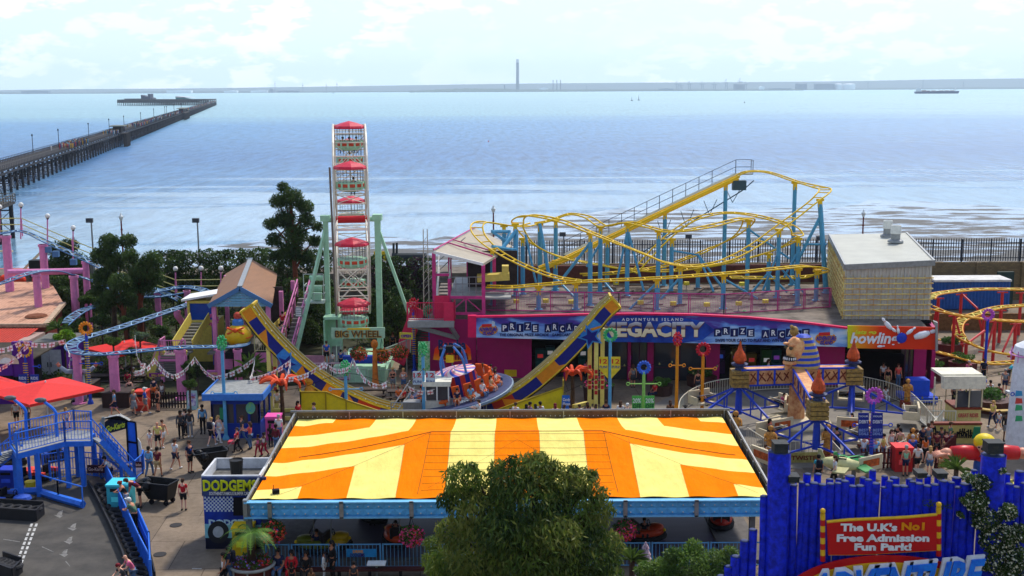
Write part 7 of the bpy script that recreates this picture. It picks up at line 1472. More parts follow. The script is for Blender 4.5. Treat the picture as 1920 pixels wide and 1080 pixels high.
# foreground curved guard beam and yellow bucket
t=thing('guard_beam','blue steel guard beam with handrail curving across the kart track','barrier',S(70,928));b=MB();Pg=[S(20,930),S(70,927),S(110,940),S(156,953)];b.path([p+Vector((0,0,.2))for p in Pg],.2,6);b.build('beam',kbl,t);b=MB();rail(b,[p for p in Pg[1:]],1.0,post=.05,bars=False,n=3)if False else None
for a,c in zip(Pg[1:],Pg[2:]):b.tube(a+Vector((0,0,1.15)),c+Vector((0,0,1.15)),.04);b.beam(a,a+Vector((0,0,1.15)),.06);b.beam(c,c+Vector((0,0,1.15)),.06)
b.build('handrail',kbl,t)
b=MB();b.lathe(S(58,920),[(.2,0),(.28,.5),(.3,.52)],12);tag(b.build('bucket',C(226,196,40)),'yellow bucket under the stair platform','bucket')
# tyres
tyr=mat('tyre_rubber',(50,50,53),.75,var=.3)
pt_=MB();pt_.path([Vector((.31*math.cos(2*PI*k/16),.31*math.sin(2*PI*k/16),.12))for k in range(16)],.1,7,closed=True)
ty0=pt_.build('tyre',tyr);tag(ty0,'worn black tyre in the barrier of the kart track','tyre','tyres lining the kart track')
TP=[(170,912),(185,937),(200,967),(214,995),(226,1022),(238,1050),(245,1085)]
PP=smooth_pts([S(u+4,v)for u,v in TP],6);cnt=0;b=MB();EW=[]
acc=0;row=[]
for i in range(1,len(PP)):
 acc+=(PP[i]-PP[i-1]).length
 if acc>.50:acc=0;row.append(PP[i])
for p in row:
 for o,z in((.26,0),):
  c=ty0 if cnt==0 else ty0.copy()
  if cnt:COL.objects.link(c)
  c.location=(p.x+.1+o,p.y,z+.05);c.rotation_euler=(.05*math.sin(cnt),.16+.04*math.cos(cnt*2),0);cnt+=1
for a,c in zip(PP,PP[1:]):b.beam(a+Vector((-.25,0,.16)),c+Vector((-.25,0,.16)),.08,.4);b.beam(a+Vector((.98,0,.16)),c+Vector((.98,0,.16)),.06,.34)
tag(b.build('tyre_barrier_edge',mat('barrier_black',(36,36,40),.6)),'black rubber edging that holds the row of tyres','barrier')
# left black barriers with tyres
for i,(pts,lab)in enumerate((([(-20,972),(68,978)],'black kart barrier box with tyres at left edge'),([(-10,1078),(24,1090)],'rounded black tyre stack at the bottom left corner'))):
 t=thing('kart_barrier',lab,'barrier',S(*pts[1]));a,c=S(*pts[0]),S(*pts[1]);b=MB();b.beam(a+Vector((0,0,.3)),c+Vector((0,0,.3)),.08,.6);b.beam(a+Vector((0,1.0,.35)),c+Vector((0,1.0,.35)),.08,.7);b.beam(c+Vector((0,0,.3)),c+Vector((0,1.0,.3)),.08,.6);b.build('box',mat('barrier_black',(36,36,40),.6),t)
 for k in range(5):
  q=a.lerp(c,(k+.5)/5)+Vector((0,.5,.45));b=MB();b.path([q+Vector((.27*math.cos(2*PI*j/14),.27*math.sin(2*PI*j/14),0))for j in range(14)],.1,7,closed=True);b.build('tyre',tyr,t)
def kart(u,v,rz,c,label):
 t=thing('go_kart',label,'go-kart',(0,0,0),'go-karts in the pits');b=MB();P_=[(-1.0,-.65),(.5,-.7),(.95,-.35),(.95,.35),(.5,.7),(-1.0,.65)];b.slab(P_,.08,.32);b.build('bumper',blk,t)
 b=MB();b.lathe((.45,0,.3),[(.5,0),(.42,.16),(.15,.24),(.01,.25)],12,sy=.9);b.slab([(-.9,-.6),(-.2,-.6),(-.2,-.42),(-.9,-.42)],.3,.5);b.slab([(-.9,.42),(-.2,.42),(-.2,.6),(-.9,.6)],.3,.5);b.build('body',C(*c),t)
 b=MB();b.box((-.35,0,.38),(.45,.5,.1));b.box((-.62,0,.6),(.12,.5,.45));b.build('seat',dark,t);b=MB();b.ring((.05,0,.62),.15,.02,'x',10);b.tube((.06,0,.62),(.3,0,.4),.02);b.build('steering_wheel',dark,t)
 for x in(-.7,.65):
  for y in(-.62,.62):b=MB();b.tube((x,y-.08,.15),(x,y+.08,.15),.15,n=10);b.build('wheel',tyr,t)
 t.location=S(u,v);t.rotation_euler=(0,0,rz)
kart(32,900,2.4,(226,70,50),'orange red go-kart parked left under the stair platform');kart(72,895,2.8,(226,70,50),'orange red go-kart parked right under the stair platform');kart(28,945,-.2,(50,90,190),'blue and black go-kart on the track at left')
kart(100,858,2.2,(40,70,150),'dark blue go-kart in the rear row of the pits');kart(20,868,2.2,(40,40,46),'black go-kart in the rear row of the pits')
# palm tub at the front
q=S(474,1090);t=thing('barrel_planter','round brown banded tub planted with flowers and a tree fern','planter',q);b=MB();b.lathe(q,[(.85,0),(.9,.8),(.95,.85)],20);b.build('barrel',mat('mahogany',(96,44,36),.6,var=.2),t)
b=MB();b.ring(q+Vector((0,0,.8)),.95,.07,'z',24,6)
for a in range(8):an=a*PI/4;b.beam(q+Vector((.9*math.cos(an),.9*math.sin(an),0)),q+Vector((.93*math.cos(an),.93*math.sin(an),.8)),.06)
b.build('hoop',grey,t);leaves('flowers',[(q.x+.6*math.cos(a),q.y+.6*math.sin(a),.95,.3,.3,.16)for a in range(0,7)],900,.09,[gl,red_,vio,gl,gl],t,asp=.8,seed=3)
b=MB();b.path([q+Vector((0,0,z))for z in(.7,1.2,1.8,2.2)],[.2,.17,.15,.16],9);tf=thing('tree_fern','tree fern with arching green fronds in the brown tub','plant',q+Vector((0,0,.8)));b.build('trunk',mat('fern_trunk',(58,40,30),.95,bump=.8,bscale=20),tf)
def fronds(parent,c,n,L_,m,wid=.34,up=.55,seed=1,droop=1.0,nm='frond'):
 g=random.Random(seed);b=MB()
 for k in range(n):
  a=2*PI*k/n+g.uniform(-.25,.25);el=up*g.uniform(.3,1.5);L1=L_*g.uniform(.75,1.1);d=Vector((math.cos(a),math.sin(a),0));sd=Vector((-d.y,d.x,0));prev=None;N=12
  for i in range(N+1):
   s=i/N;p=Vector(c)+d*(L1*s)+Vector((0,0,L1*(el*s-droop*s*s*.9)))
   if prev is not None:
    w=wid*math.sin(PI*min(1,s*.9+.08))+.02;b.beam(prev,p,.02)
    for ss in(-1,1):
     for j in range(2):q_=prev.lerp(p,j/2);e_=q_+sd*ss*w+d*w*.45+Vector((0,0,-w*.25));f_=prev.lerp(p,j/2+.32);b.add([q_,f_,e_],[(0,1,2)])
   prev=p
 return b.build(nm,m,parent)
fern=leafmat('fern_green',(70,110,40),(120,160,60),.3);fronds(tf,q+Vector((0,0,2.2)),16,1.45,fern,.3,.5,2,nm='fronds')
# ================================================================ right: twist ride, pay booth, props
sand=mat('sandstone_paint',(222,170,116),.55,var=.3,dark=(172,96,56),scale=2);crm=mat('ride_cream',(214,200,166),.5,var=.1,dirt=.3);glyph=mat('glyph_brown',(120,50,30),.6);gold=mat('old_gold',(176,140,70),.5,var=.25,dark=(100,80,50),scale=5);rib=mat('ride_blue',(36,70,190),.4)
O=S(1492,792);tw=thing('twist_ride','egyptian themed twist ride with pharaoh head and blue spinning arms','fairground ride',O)
b=MB();b.tube(O,O+Vector((0,0,3.0)),.55,.45,16);b.build('column',sand,tw)
b=MB();b.lathe(O,[(2.2,.0),(2.2,.1),(1.2,.35)],20);b.build('base',crm,tw)
BX=[V(1386,716,73.0),V(1598,716,73.5),V(1533,762,65.5)]
for i,p in enumerate(BX):
 c=Vector((O.x,O.y,3.1));q=Vector((p.x,p.y,3.1));d=(q-c).normalized();b=MB();b.beam(c,q,.75,1.05);b.build('main_arm',sand,tw)
 b=MB();sd=Vector((-d.y,d.x,0))
 for k in(1,3,5):
  r=c.lerp(q,k/7)
  for s in(-1,1):b.beam(r+sd*s*.39-Vector((0,0,.5)),r+sd*s*.39+Vector((0,0,.5)),.12,.06)
 for s in(-1,1):b.beam(c+sd*s*.38+Vector((0,0,.5)),q+sd*s*.38+Vector((0,0,.5)),.1,.1);b.beam(c+sd*s*.38-Vector((0,0,.5)),q+sd*s*.38-Vector((0,0,.5)),.1,.1)
 b.build('arm_ribs',rib,tw);b=MB()
 for k in range(7):
  r=c.lerp(q,(k+.5)/7)
  for s in(-1,1):b.beam(r+sd*s*.385-d*.25-Vector((0,0,.25)),r+sd*s*.385+d*.2+Vector((0,0,.25)),.03,.09);b.beam(r+sd*s*.385+d*.2-Vector((0,0,.25)),r+sd*s*.385-d*.1+Vector((0,0,.3)),.03,.07)
 b.build('glyphs',glyph,tw)
 b=MB()
 for j in range(4):b.box((q.x,q.y,2.62+j*.27),(1.05,1.05,.22))
 b.build('log_box',gold,tw);b=MB();b.lathe((q.x,q.y,3.65),[(.3,-.1),(.25,.1),(.5,.2),(.52,.3),(.3,.32)],14);b.build('brazier',mat('brazier_blue',(50,60,100),.5),tw)
 b=MB();b.lathe((q.x,q.y,3.95),[(.25,0),(.42,.25),(.36,.55),(.16,.9),(.08,1.2),(.03,1.42),(.01,1.45)],12);b.build('flame',mat('flame_orange',(214,84,30),.5,var=.3),tw)
 b=MB();b.tube((q.x,q.y,.7),(q.x,q.y,2.6),.24,.18,12);b.build('spindle',rib,tw)
 for k in range(4):
  a=PI/2*k+.5+i*.8;e=Vector((q.x+3.3*math.cos(a),q.y+3.3*math.sin(a),.75));s0=Vector((q.x,q.y,2.5));b=MB();b.beam(s0,e+Vector((0,0,.1)),.09,.13);b.beam(Vector((q.x,q.y,.9)),e,.09,.1)
  for t_ in(.35,.65):b.beam(s0.lerp(e,t_),Vector((q.x,q.y,.9)).lerp(e,t_),.08)
  b.build('sweep_arm',rib,tw);R3=Matrix.Rotation(a,3,'Z')
  def L(x,y,z):return e+R3 @ Vector((x,y,z))
  b=MB();b.box(L(.3,0,-.12),(1.0,1.7,.12),M=R3);b.box(L(.75,0,.25),(.12,1.7,.75),M=R3);b.box(L(.3,-.82,.12),(1.0,.08,.45),M=R3);b.box(L(.3,.82,.12),(1.0,.08,.45),M=R3);b.build('car',crm,tw)
  b=MB();b.box(L(.82,0,.25),(.04,1.2,.4),M=R3);b.build('car_motif',mat('motif_orange',(206,96,40),.5,var=.4,scale=5),tw);b=MB();b.box(L(.45,0,.12),(.4,1.5,.1),M=R3);b.build('car_seat',dark,tw);b=MB();b.beam(L(-.1,-.8,.45),L(-.1,.8,.45),.05);b.build('lap_bar',galv,tw)
# pharaoh head
hd=O+Vector((-.1,0,3.7));fc=mat('mask_tan',(236,184,124),.5,var=.2,dark=(206,124,76),scale=2.5);b=MB();b.lathe(hd,[(.4,-.1),(.5,.1),(.6,.6),(.62,1.2),(.52,1.6),(.3,1.8),(.02,1.85)],18,sy=1.05)
b.ball(hd+Vector((-.55,-.35,1.0)),.2,10,7,sz=1.5);b.ball(hd+Vector((-.45,-.62,1.45)),.22,8,6,sz=.5);b.ball(hd+Vector((-.72,-.1,1.45)),.18,8,6,sz=.5);b.lathe(hd+Vector((-.5,-.4,.3)),[(.42,-.1),(.45,0),(.38,.14),(.1,.2)],12);b.path([hd+Vector((-.5,-.4,.15)),hd+Vector((-.8,-.55,-.15))],[.2,.1],8);b.build('mask_face',fc,tw,True)
b=MB();b.lathe(hd+Vector((-.5,-.42,.45)),[(.40,0),(.42,.1),(.38,.22)],14);b.build('mouth',dark,tw);b=MB()
for k in range(7):a=-2.9+k*.33;b.box(hd+Vector((-.5+.42*math.cos(a),-.42+.42*math.sin(a),.6)),(.09,.06,.14),a)
b.build('teeth',white,tw);b=MB()
for x,y in((-.5,-.58),(-.7,-.2)):b.ball(hd+Vector((x,y,1.25)),.13,8,6)
b.build('eyes',mat('eye_brown',(90,84,60),.3),tw)
b=MB();n=11
for k in range(n):
 b.mat(k%2);z=k*1.95/n;z2=(k+1)*1.95/n;w0,w1=1.12-.62*(k/n)**2,1.12-.62*((k+1)/n)**2;b.lathe(hd+Vector((.42,.1,-.1)),[(w0,z),(w1,z2)],18,sy=.75)
b.mat(1);b.lathe(hd+Vector((.42,.1,1.85)),[(.5,0),(.3,.12),(.01,.15)],14);b.build('striped_headcloth',[mat('cloth_gold',(196,164,96),.5),rib],tw);b=MB();b.ball(hd+Vector((-.25,-.2,2.25)),.28,10,7,sz=1.2);b.path([hd+Vector((-.25,-.2,2.0)),hd+Vector((-.35,-.3,2.5)),hd+Vector((-.5,-.45,2.6))],.12,7);b.build('cobra',gold,tw,True)
b=MB();b.box(O+Vector((0,0,3.2)),(1.3,1.3,.9));b.build('neck_block',sand,tw)
b=MB();b.add([(p.x,p.y,.012)for p in[O+Vector((9.6*math.cos(2*PI*i/40),9.6*math.sin(2*PI*i/40),0))for i in range(40)]],[tuple(range(40))]);tag(b.build('ride_floor',mat('ride_floor_grey',(128,122,112),.8,var=.2,scale=.6)),kind='structure')
cf=mat('cream_rail',(212,206,184),.5,dirt=.2)
def arcfence(pts,label):
 P_=[S(*p)for p in pts];P_=smooth_pts(P_,3);t=thing('ride_fence',label,'railing',P_[0],'cream railings round the twist ride');b=MB()
 for a,c in zip(P_,P_[1:]):b.tube(a+Vector((0,0,1.1)),c+Vector((0,0,1.1)),.03);b.tube(a+Vector((0,0,.1)),c+Vector((0,0,.1)),.025);k=max(1,int((c-a).length/.2));[b.beam(a.lerp(c,i/k)+Vector((0,0,.1)),a.lerp(c,i/k)+Vector((0,0,1.1)),.025)for i in range(k)]
 b.build('bars',cf,t)
arcfence([(1272,800),(1276,778),(1300,758),(1345,742),(1440,732),(1560,730),(1600,732),(1660,745),(1700,762),(1728,788),(1755,822)],'long cream railing curving behind the twist ride');arcfence([(1400,835),(1440,862)],'short cream railing left of the first gold statue');arcfence([(1448,863),(1500,862),(1540,860)],'cream railing between the two gold statues');arcfence([(1556,858),(1575,880)],'cream railing at the ride exit');arcfence([(1660,875),(1705,856)],'cream railing left of the gold statue by the queue');arcfence([(1716,850),(1745,828),(1768,800)],'cream railing right of the gold statue by the queue')
b=MB();a,c=S(1452,868),S(1540,868);b.lim((a.x,a.y,0),(c.x,a.y+.1,.6));t=b.build('name_plinth',mat('plinth_yellow',(190,176,100),.6,var=.3,scale=3));tag(t,'low painted name board between the gold statues','sign');text('NILE TWISTER',((a+c)/2)+Vector((0,0,.18)),(1,0,0),(0,0,1),.25,glyph,t,2.6,.02,.02)
for u,v,k,lab in((1443,868,1,'golden pharaoh statue left of the low name board'),(1550,866,1,'golden pharaoh statue right of the low name board'),(1709,862,.85,'golden pharaoh statue beside the queue'),(1378,838,1,'golden pharaoh statue behind the dodgems corner'),(1622,838,.9,'golden pharaoh statue behind the navy banners'),(1700,765,.9,'golden pharaoh statue beside the blue seat')):
 q=S(u,v);t=thing('pharaoh_statue',lab,'statue',q,'gold statues round the twist ride');b=MB();b.box(q+Vector((0,0,.25*k)),(.8*k,.8*k,.5*k));b.build('plinth',mat('plinth_red',(140,60,40),.6,var=.3),t)
 b=MB();b.lathe(q,[(.22*k,.5*k),(.24*k,1.0*k),(.2*k,1.2*k),(.3*k,1.6*k),(.3*k,1.75*k),(.12*k,1.85*k),(.1*k,1.95*k)],12);b.ball(q+Vector((0,0,2.05*k)),.17*k,10,7);
 for s in(-1,1):b.path([q+Vector((s*.3*k,0,1.7*k)),q+Vector((s*.34*k,-.12*k,1.35*k)),q+Vector((-s*.1*k,-.3*k,1.55*k))],.07*k,7)
 b.build('figure',mat('statue_gold',(212,150,64),.45,var=.25,dark=(150,90,40),scale=7),t,True);b=MB();b.lathe(q+Vector((0,.07,1.75*k)),[(.18*k,0),(.19*k,.3*k),(.12*k,.46*k),(.01,.48*k)],10);b.build('headdress',dark,t)
# pay booth with canopy
q=S(1812,800);t=thing('pay_booth','cream and brown egyptian pay booth under a white canopy','booth',q);a,c=S(1790,800),S(1838,800);w=c.x-a.x
b=MB();b.lim((a.x,q.y,0),(c.x,q.y+1.8,1.15));b.build('body',C(206,190,120,dirt=.3),t);b=MB();b.lim((a.x-.05,q.y-.06,1.1),(c.x+.05,q.y+1.85,1.25));b.lim((a.x-.05,q.y-.04,0),(c.x+.05,q.y,.12));b.build('trim',glyph,t);b=MB();b.lim((a.x+.04,q.y+.03,1.25),(c.x-.04,q.y+.06,2.3));b.build('window',glass,t)
b=MB()
for x in(a.x,c.x,(a.x+c.x)/2):b.beam((x,q.y,1.2),(x,q.y,2.5),.07);b.beam((x,q.y+1.8,1.2),(x,q.y+1.8,2.5),.07)
b.build('posts',crm,t);text('GREAT RIDES',((a+c)/2)+Vector((0,0,.62)),(1,0,0),(0,0,1),.24,C(190,90,80),t,w*.8,.02,.03);x0,x1=V(1764,730,q.y).x,V(1842,730,q.y).x;b=MB();b.prism([(0,0),(.45,0),(.6,.7),(0,.8)],(1,0,0),(x0,q.y-.5,2.55),(0,1,0),(0,0,1),x1-x0);b.lim((x0,q.y+.1,3.2),(x1,q.y+1.9,3.35));b.build('canopy',C(226,220,198,dirt=.3),t)
b=MB();x2=V(1735,800,q.y).x;rail(b,[(x2,q.y-.3,0),(a.x-.1,q.y-.3,0)],1.1);rail(b,[(x2,q.y+2.2,0),(a.x-.1,q.y+2.2,0)],1.1);b.beam((a.x-1.4,q.y,0),(a.x-1.4,q.y,3.2),.08);b.build('queue_rail',cf,t);b=MB();b.lim((x2,q.y-.2,.02),(a.x-.1,q.y+2,.12));b.build('checker_plate',galv,t)
a,c=S(1750,832),S(1838,832);t=thing('hieroglyph_wall','low cream wall painted with black hieroglyphs','wall',a);b=MB();b.lim((a.x,a.y,0),(c.x,a.y+.3,1.15));b.build('panel',C(198,176,100),t);b=MB();b.lim((a.x-.05,a.y-.05,1.15),(c.x+.05,a.y+.35,1.28));b.build('coping',glyph,t);b=MB();g_=random.Random(3)
for k in range(22):x=a.x+.15+k*(c.x-a.x-.3)/22;b.beam((x,a.y-.02,.35),(x+g_.uniform(-.05,.1),a.y-.02,g_.uniform(.6,.95)),.07,.03);b.beam((x-.05,a.y-.02,g_.uniform(.4,.8)),(x+.1,a.y-.02,g_.uniform(.4,.8)),.03,.06)
b.build('glyphs',dark,t)
# dark red picket queue fences
pkm=mat('picket_red',(84,28,30),.75,var=.2)
def picket(pts,label):
 P_=[S(*p)for p in pts];t=thing('picket_fence',label,'fence',P_[0],'dark red picket fences of the queue');b=MB()
 for a,c in zip(P_,P_[1:]):
  k=max(1,int((c-a).length/.19))
  for i in range(k+1):r=a.lerp(c,i/k);b.beam(r,r+Vector((0,0,1.15)),.1,.03)
  for z in(.3,.9):b.beam(a+Vector((0,0,z)),c+Vector((0,0,z)),.05,.08)
 b.build('pickets',pkm,t)
picket([(1614,878),(1678,878)],'dark red picket fence left of the red bin');picket([(1712,880),(1722,850),(1760,846)],'dark red picket fence right of the red bin');picket([(1755,886),(1790,850)],'dark red picket fence behind the giant figure');picket([(1700,700),(1760,702),(1800,690)],'dark picket fence by the bowling entrance corner')
# giant generic figure
q=S(1842,915);t=thing('giant_figure','giant cartoon figure with yellow hair, sunglasses and outspread red sleeves','statue',q);ht=V(1838,843,q.y).z;fr=mat('sleeve_red',(206,34,40),.4);fs_=mat('figure_skin',(230,160,130),.45)
b=MB()
for s in(-1,1):b.path([q+Vector((s*.28,0,.2)),q+Vector((s*.26,0,1.0))],[.24,.28],12)
b.path(smooth_pts([q+Vector((0,0,z))for z in(.8,1.2,1.6,2.0)],3),[.42,.5,.52,.53,.52,.5,.48,.45,.4,.36],14);b.build('dungarees',mat('denim_blue',(40,84,170),.6),t,True)
zs=V(1840,838,q.y).z-.35;b=MB()
for s in(-1,1):b.path([q+Vector((s*.4,0,zs)),q+Vector((s*1.1,0,zs+.05)),q+Vector((s*1.75,0,zs+.02))],[.38,.4,.36],14)
b.lathe(q+Vector((0,0,zs-.25)),[(.5,-.1),(.55,0),(.45,.15)],14);b.build('sleeves',fr,t,True);b=MB();hz_=zs+.42;b.ball(q+Vector((0,-.05,hz_-.1)),.5,16,12,sz=1.1);b.ball(q+Vector((0,-.55,hz_-.18)),.16,8,6)
for s in(-1,1):
 b.ball(q+Vector((s*2.0,0,zs)),.3,12,8,sx=1.2)
 for f in range(4):b.path([q+Vector((s*2.1,-.2+.13*f,zs+.02)),q+Vector((s*2.5,-.26+.17*f,zs-.02)),q+Vector((s*(2.72-.05*abs(f-1.5)),-.26+.17*f,zs-.14))],[.11,.1,.07],8)
 b.path([q+Vector((s*1.95,-.2,zs)),q+Vector((s*2.1,-.5,zs+.05))],[.1,.07],8)
b.build('head_and_hands',fs_,t,True);b=MB();b.ball(q+Vector((0,.08,hz_+.16)),.56,16,10,sz=.85);b.build('hair',mat('hair_yellow',(236,206,20),.5),t,True);b=MB()
for s in(-1,1):b.ball(q+Vector((s*.2-.02,-.5,hz_-.02)),.2,10,6,sy=.4,sz=.6)
b.beam(q+Vector((-.48,-.3,hz_)),q+Vector((.48,-.3,hz_)),.06);b.build('sunglasses',dark,t);b=MB()
for s in(-1,1):b.ball(q+Vector((s*.38,-.15,.18)),.32,10,6,sy=1.3,sz=.6)
b.build('boots',mat('boot_brown',(110,70,40),.6),t)
# sign boards and props
def board(pts,Y_,c,label,words=(),th=.06,name='sign_board',leg=True,m=None):
 A_,B_=Vector((0,Y_,0)),Vector((1,Y_,0));o=thing(name,label,'sign',onp(*pts[0],A_,B_));b=MB();panel(b,pts,A_,B_,th);b.build('panel',m or C(*c),o)
 for tx,u0,u1,v0,v1,tc_ in words:ptext(tx,u0,u1,v0,v1,A_,B_,C(*tc_),o,ext=.02,fat=.04,gap=th+.02)
 if leg:b=MB();us=[p[0]for p in pts];r=onp((min(us)+max(us))/2,pts[0][1],A_,B_);b.tube((r.x,Y_+.05,0),(r.x,Y_+.05,r.z+.4),.05);b.build('post',galv,o)
 return o
rz_=nodes('flame_board',lambda add,L,b:(lambda g,s,m,r:(L(g.outputs['Position'],s.inputs[0]),L(s.outputs[2],m.inputs[0]),L(m.outputs[0],r.inputs[0]),L(r.outputs[0],b.inputs['Base Color']),setattr(r.color_ramp.elements[0],'color',(*lin((240,220,40)),1)),setattr(r.color_ramp.elements[1],'color',(*lin((226,60,20)),1))))(add('ShaderNodeNewGeometry'),add('ShaderNodeSeparateXYZ'),add('ShaderNodeMapRange',i_1=.9,i_2=2.4),add('ShaderNodeValToRGB')),.5)
board([(812,674),(848,678),(884,674),(882,654),(874,645),(848,642),(826,644),(815,654)],83.5,0,'orange flame sign with dark wavy lettering before the magenta wall',[('Ramba',822,874,637,654,(20,40,90)),('Zamba',828,878,656,673,(120,20,30))],m=rz_)
board([(784,702),(806,702),(806,640),(784,640)],84.6,0,'tall speckled green board beside the stairs',m=mat('board_green',(70,180,90),.5,var=.7,dark=(210,230,190),scale=5),leg=False)
board([(749,634),(774,636),(774,624),(749,623)],84.4,(206,190,60),'yellow and purple name plate at the foot of the stairs',[('OPEN',752,771,627,632,(100,40,140))])
board([(1052,780),(1071,780),(1068,741),(1054,741)],74.5,(40,110,200),'blue advertising board in front of the right hoarding',[('Candy',1055,1069,746,751,(230,230,240)),('Floss',1055,1069,754,759,(230,230,240))])
board([(1822,822),(1836,820),(1838,800),(1826,800)],S(1830,836).y,(30,120,80),'small green board on the hieroglyph wall',leg=False)
def arms(u,v,Yo,c,label,L_=1.5,n=9):
 q=Vector((V(u,v,Yo).x,Yo,0));top=V(u,v,Yo);t=thing('palm_light',label,'palm light',q,'orange palm tree lights');b=MB();b.path([q,q.lerp(top,.5)+Vector((.04,0,0)),top],[.17,.13,.1],8);b.build('trunk',mat('palm_trunk',(90,66,48),.8,var=.3),t)
 b=MB()
 for k in range(n):a=2*PI*k/n+.2;d=Vector((math.cos(a),math.sin(a)*.8,0));b.path(smooth_pts([top,top+d*L_*.5+Vector((0,0,.45)),top+d*L_*.9+Vector((0,0,.3)),top+d*L_+Vector((0,0,-.1))],3),[.04,.09,.12,.13,.13,.12,.1,.08,.06,.02],6)
 b.ball(top+Vector((0,0,.2)),.25,8,6);b.build('fronds',C(*c),t)
arms(527,722,73.5,(232,84,40),'orange palm tree light beside the half pipe left leg');arms(1073,704,77.5,(232,84,40),'orange palm tree light before the arcade')
q=S(704,724);t=thing('carved_post','orange carved figure post with outspread thin arms by the big wheel','sculpture',q);h=V(704,645,q.y).z;b=MB();b.path([q+Vector((0,0,z*h))for z in(0,.05,.3,.7,.9)],[.4,.26,.2,.17,.13],10);b.ball(q+Vector((0,0,h)),.26,10,7,sz=1.3);b.tube(q+Vector((0,0,h*.82)),q+Vector((-1.3,0,h*.86)),.06,.03);b.tube(q+Vector((0,0,h*.82)),q+Vector((1.5,0,h*.88)),.06,.03);b.build('carving',mat('carved_orange',(214,120,40),.6,var=.25),t,True)
q=S(970,706);t=thing('toy_digger','yellow coin operated digger ride with painted eyes','kiddie ride',q);b=MB();b.box(q+Vector((0,.5,.6)),(1.5,1.3,.7));b.box(q+Vector((.1,.6,1.9)),(1.1,1.0,.15));[b.beam(q+Vector((x,y,.9)),q+Vector((x,y,1.9)),.1)for x in(-.4,.6)for y in(.15,1.0)];b.box(q+Vector((-.2,-.25,.35)),(1.5,.3,.5));b.build('body',C(236,196,30),t)
for s in(-.3,.3):b=MB();b.ball(q+Vector((s-.1,-.16,.95)),.17,8,6);b.build('eye',white,t)
for x in(-.6,.75):b=MB();b.tube(q+Vector((x,.3,.35)),q+Vector((x,.55,.35)),.35,n=12);b.build('wheel',tyr,t)
for u,v,w,h,c,kk,lab in((1124,758,2.1,1.0,(60,40,40),'p','big mound of pink flowers in a dark planter'),(1320,730,2.2,.7,(70,40,36),'g','round dark planter with green shrub before the arcade'),(1243,745,1.6,.7,(66,44,40),'g','low dark planter with shrub beside the seated people'),(1815,706,2.2,.9,(96,40,40),'g','square red brown planter by the red coaster'),(1788,672,2.2,1.0,(96,40,40),'g','tall red brown planter beside the arcade corner'),(1875,780,2.6,.8,(74,40,36),'g','round planter with yellow bench behind the pay booth'),(1762,716,1.2,.8,(90,50,40),'g','small brown planter by the blue seat')):
 q=S(u,v);t=thing('planter',lab,'planter',q,'planters in the park');b=MB();b.lathe(q+Vector((0,w/2,0)),[(w*.46,0),(w*.5,h),(w*.44,h)],8);b.build('box',C(*c),t);leaves('plants',blobs(q+Vector((0,w/2,h+.2)),w*.45,w*.45,.45,5,seed=int(u)),900,.16,[pnk,mat('petal_magenta',(226,40,150),.6),gl]if kk=='p' else gl,t,asp=.6,seed=int(u))
 if 'bench' in lab:b=MB();[b.beam(q+Vector((1.75*math.cos(a),w/2+1.75*math.sin(a),.45)),q+Vector((1.75*math.cos(a+.7),w/2+1.75*math.sin(a+.7),.45)),.4,.08)for a in(-2.6,-1.9,-1.2)];b.build('bench',C(190,160,90),t)
q=S(1727,758);t=thing('blue_throne','bright blue four seater bench block near the bowling door','bench',q);b=MB();b.box(q+Vector((0,.9,.3)),(2.2,1.9,.35));b.box(q+Vector((0,.9,.95)),(1.3,1.1,1.2));[b.box(q+Vector((x,.05,.12)),(.15,.15,.25))for x in(-.9,.9)];b.build('seat_block',C(30,80,206),t)
q=S(680,700);t=thing('blue_bench','blue double bench with flower box in front of the big wheel','bench',q);b=MB();b.box(q+Vector((0,.5,.4)),(3.0,1.6,.12));b.box(q+Vector((0,.5,.8)),(3.0,.5,.9));[b.box(q+Vector((x,.5,.2)),(.15,1.4,.4))for x in(-1.4,0,1.4)];b.build('seat',C(24,60,170),t)
for u,v,Yb,lab in((672,662,84.5,'basket of red flowers over the blue bench'),(716,666,84,'red flower basket right of the carved post'),(749,660,82.5,'basket of red flowers on the pink stair post')):basket(V(u,v,Yb),.6,lab,[red_,orn,red_],None,int(u))
q=S(1913,850);top=V(1913,640,q.y).z;t=thing('white_tower','tall white tapering slide tower with coloured drawings at right edge','slide tower',q);b=MB();b.lathe(q+Vector((.7,.8,0)),[(1.2,0),(1.05,top*.7),(.9,top*.85),(1.1,top*.87),(1.0,top*.93),(.2,top)],16);b.build('tower',C(226,228,232,dirt=.2),t)
b=MB();A_,B_=Vector((0,q.y-.4,0)),Vector((1,q.y-.4,0));
for k,(v,c)in enumerate(((738,0),(752,1),(765,2),(785,2))):b.mat(c);panel(b,[(1903,v+5),(1917,v+4),(1916,v-5),(1905,v-6)],A_,B_,.03)
b.build('drawings',[C(60,150,200),C(210,70,60),C(60,170,110)],t);b=MB();b.ring(q+Vector((.7,.8,top*.86)),1.25,.05,'z',16,4);[b.tube(q+Vector((.7+1.2*math.cos(a),.8+1.2*math.sin(a),top*.8)),q+Vector((.7+1.2*math.cos(a),.8+1.2*math.sin(a),top*.9)),.03)for a in[k*.6 for k in range(10)]];b.build('guard',C(216,140,200),t)
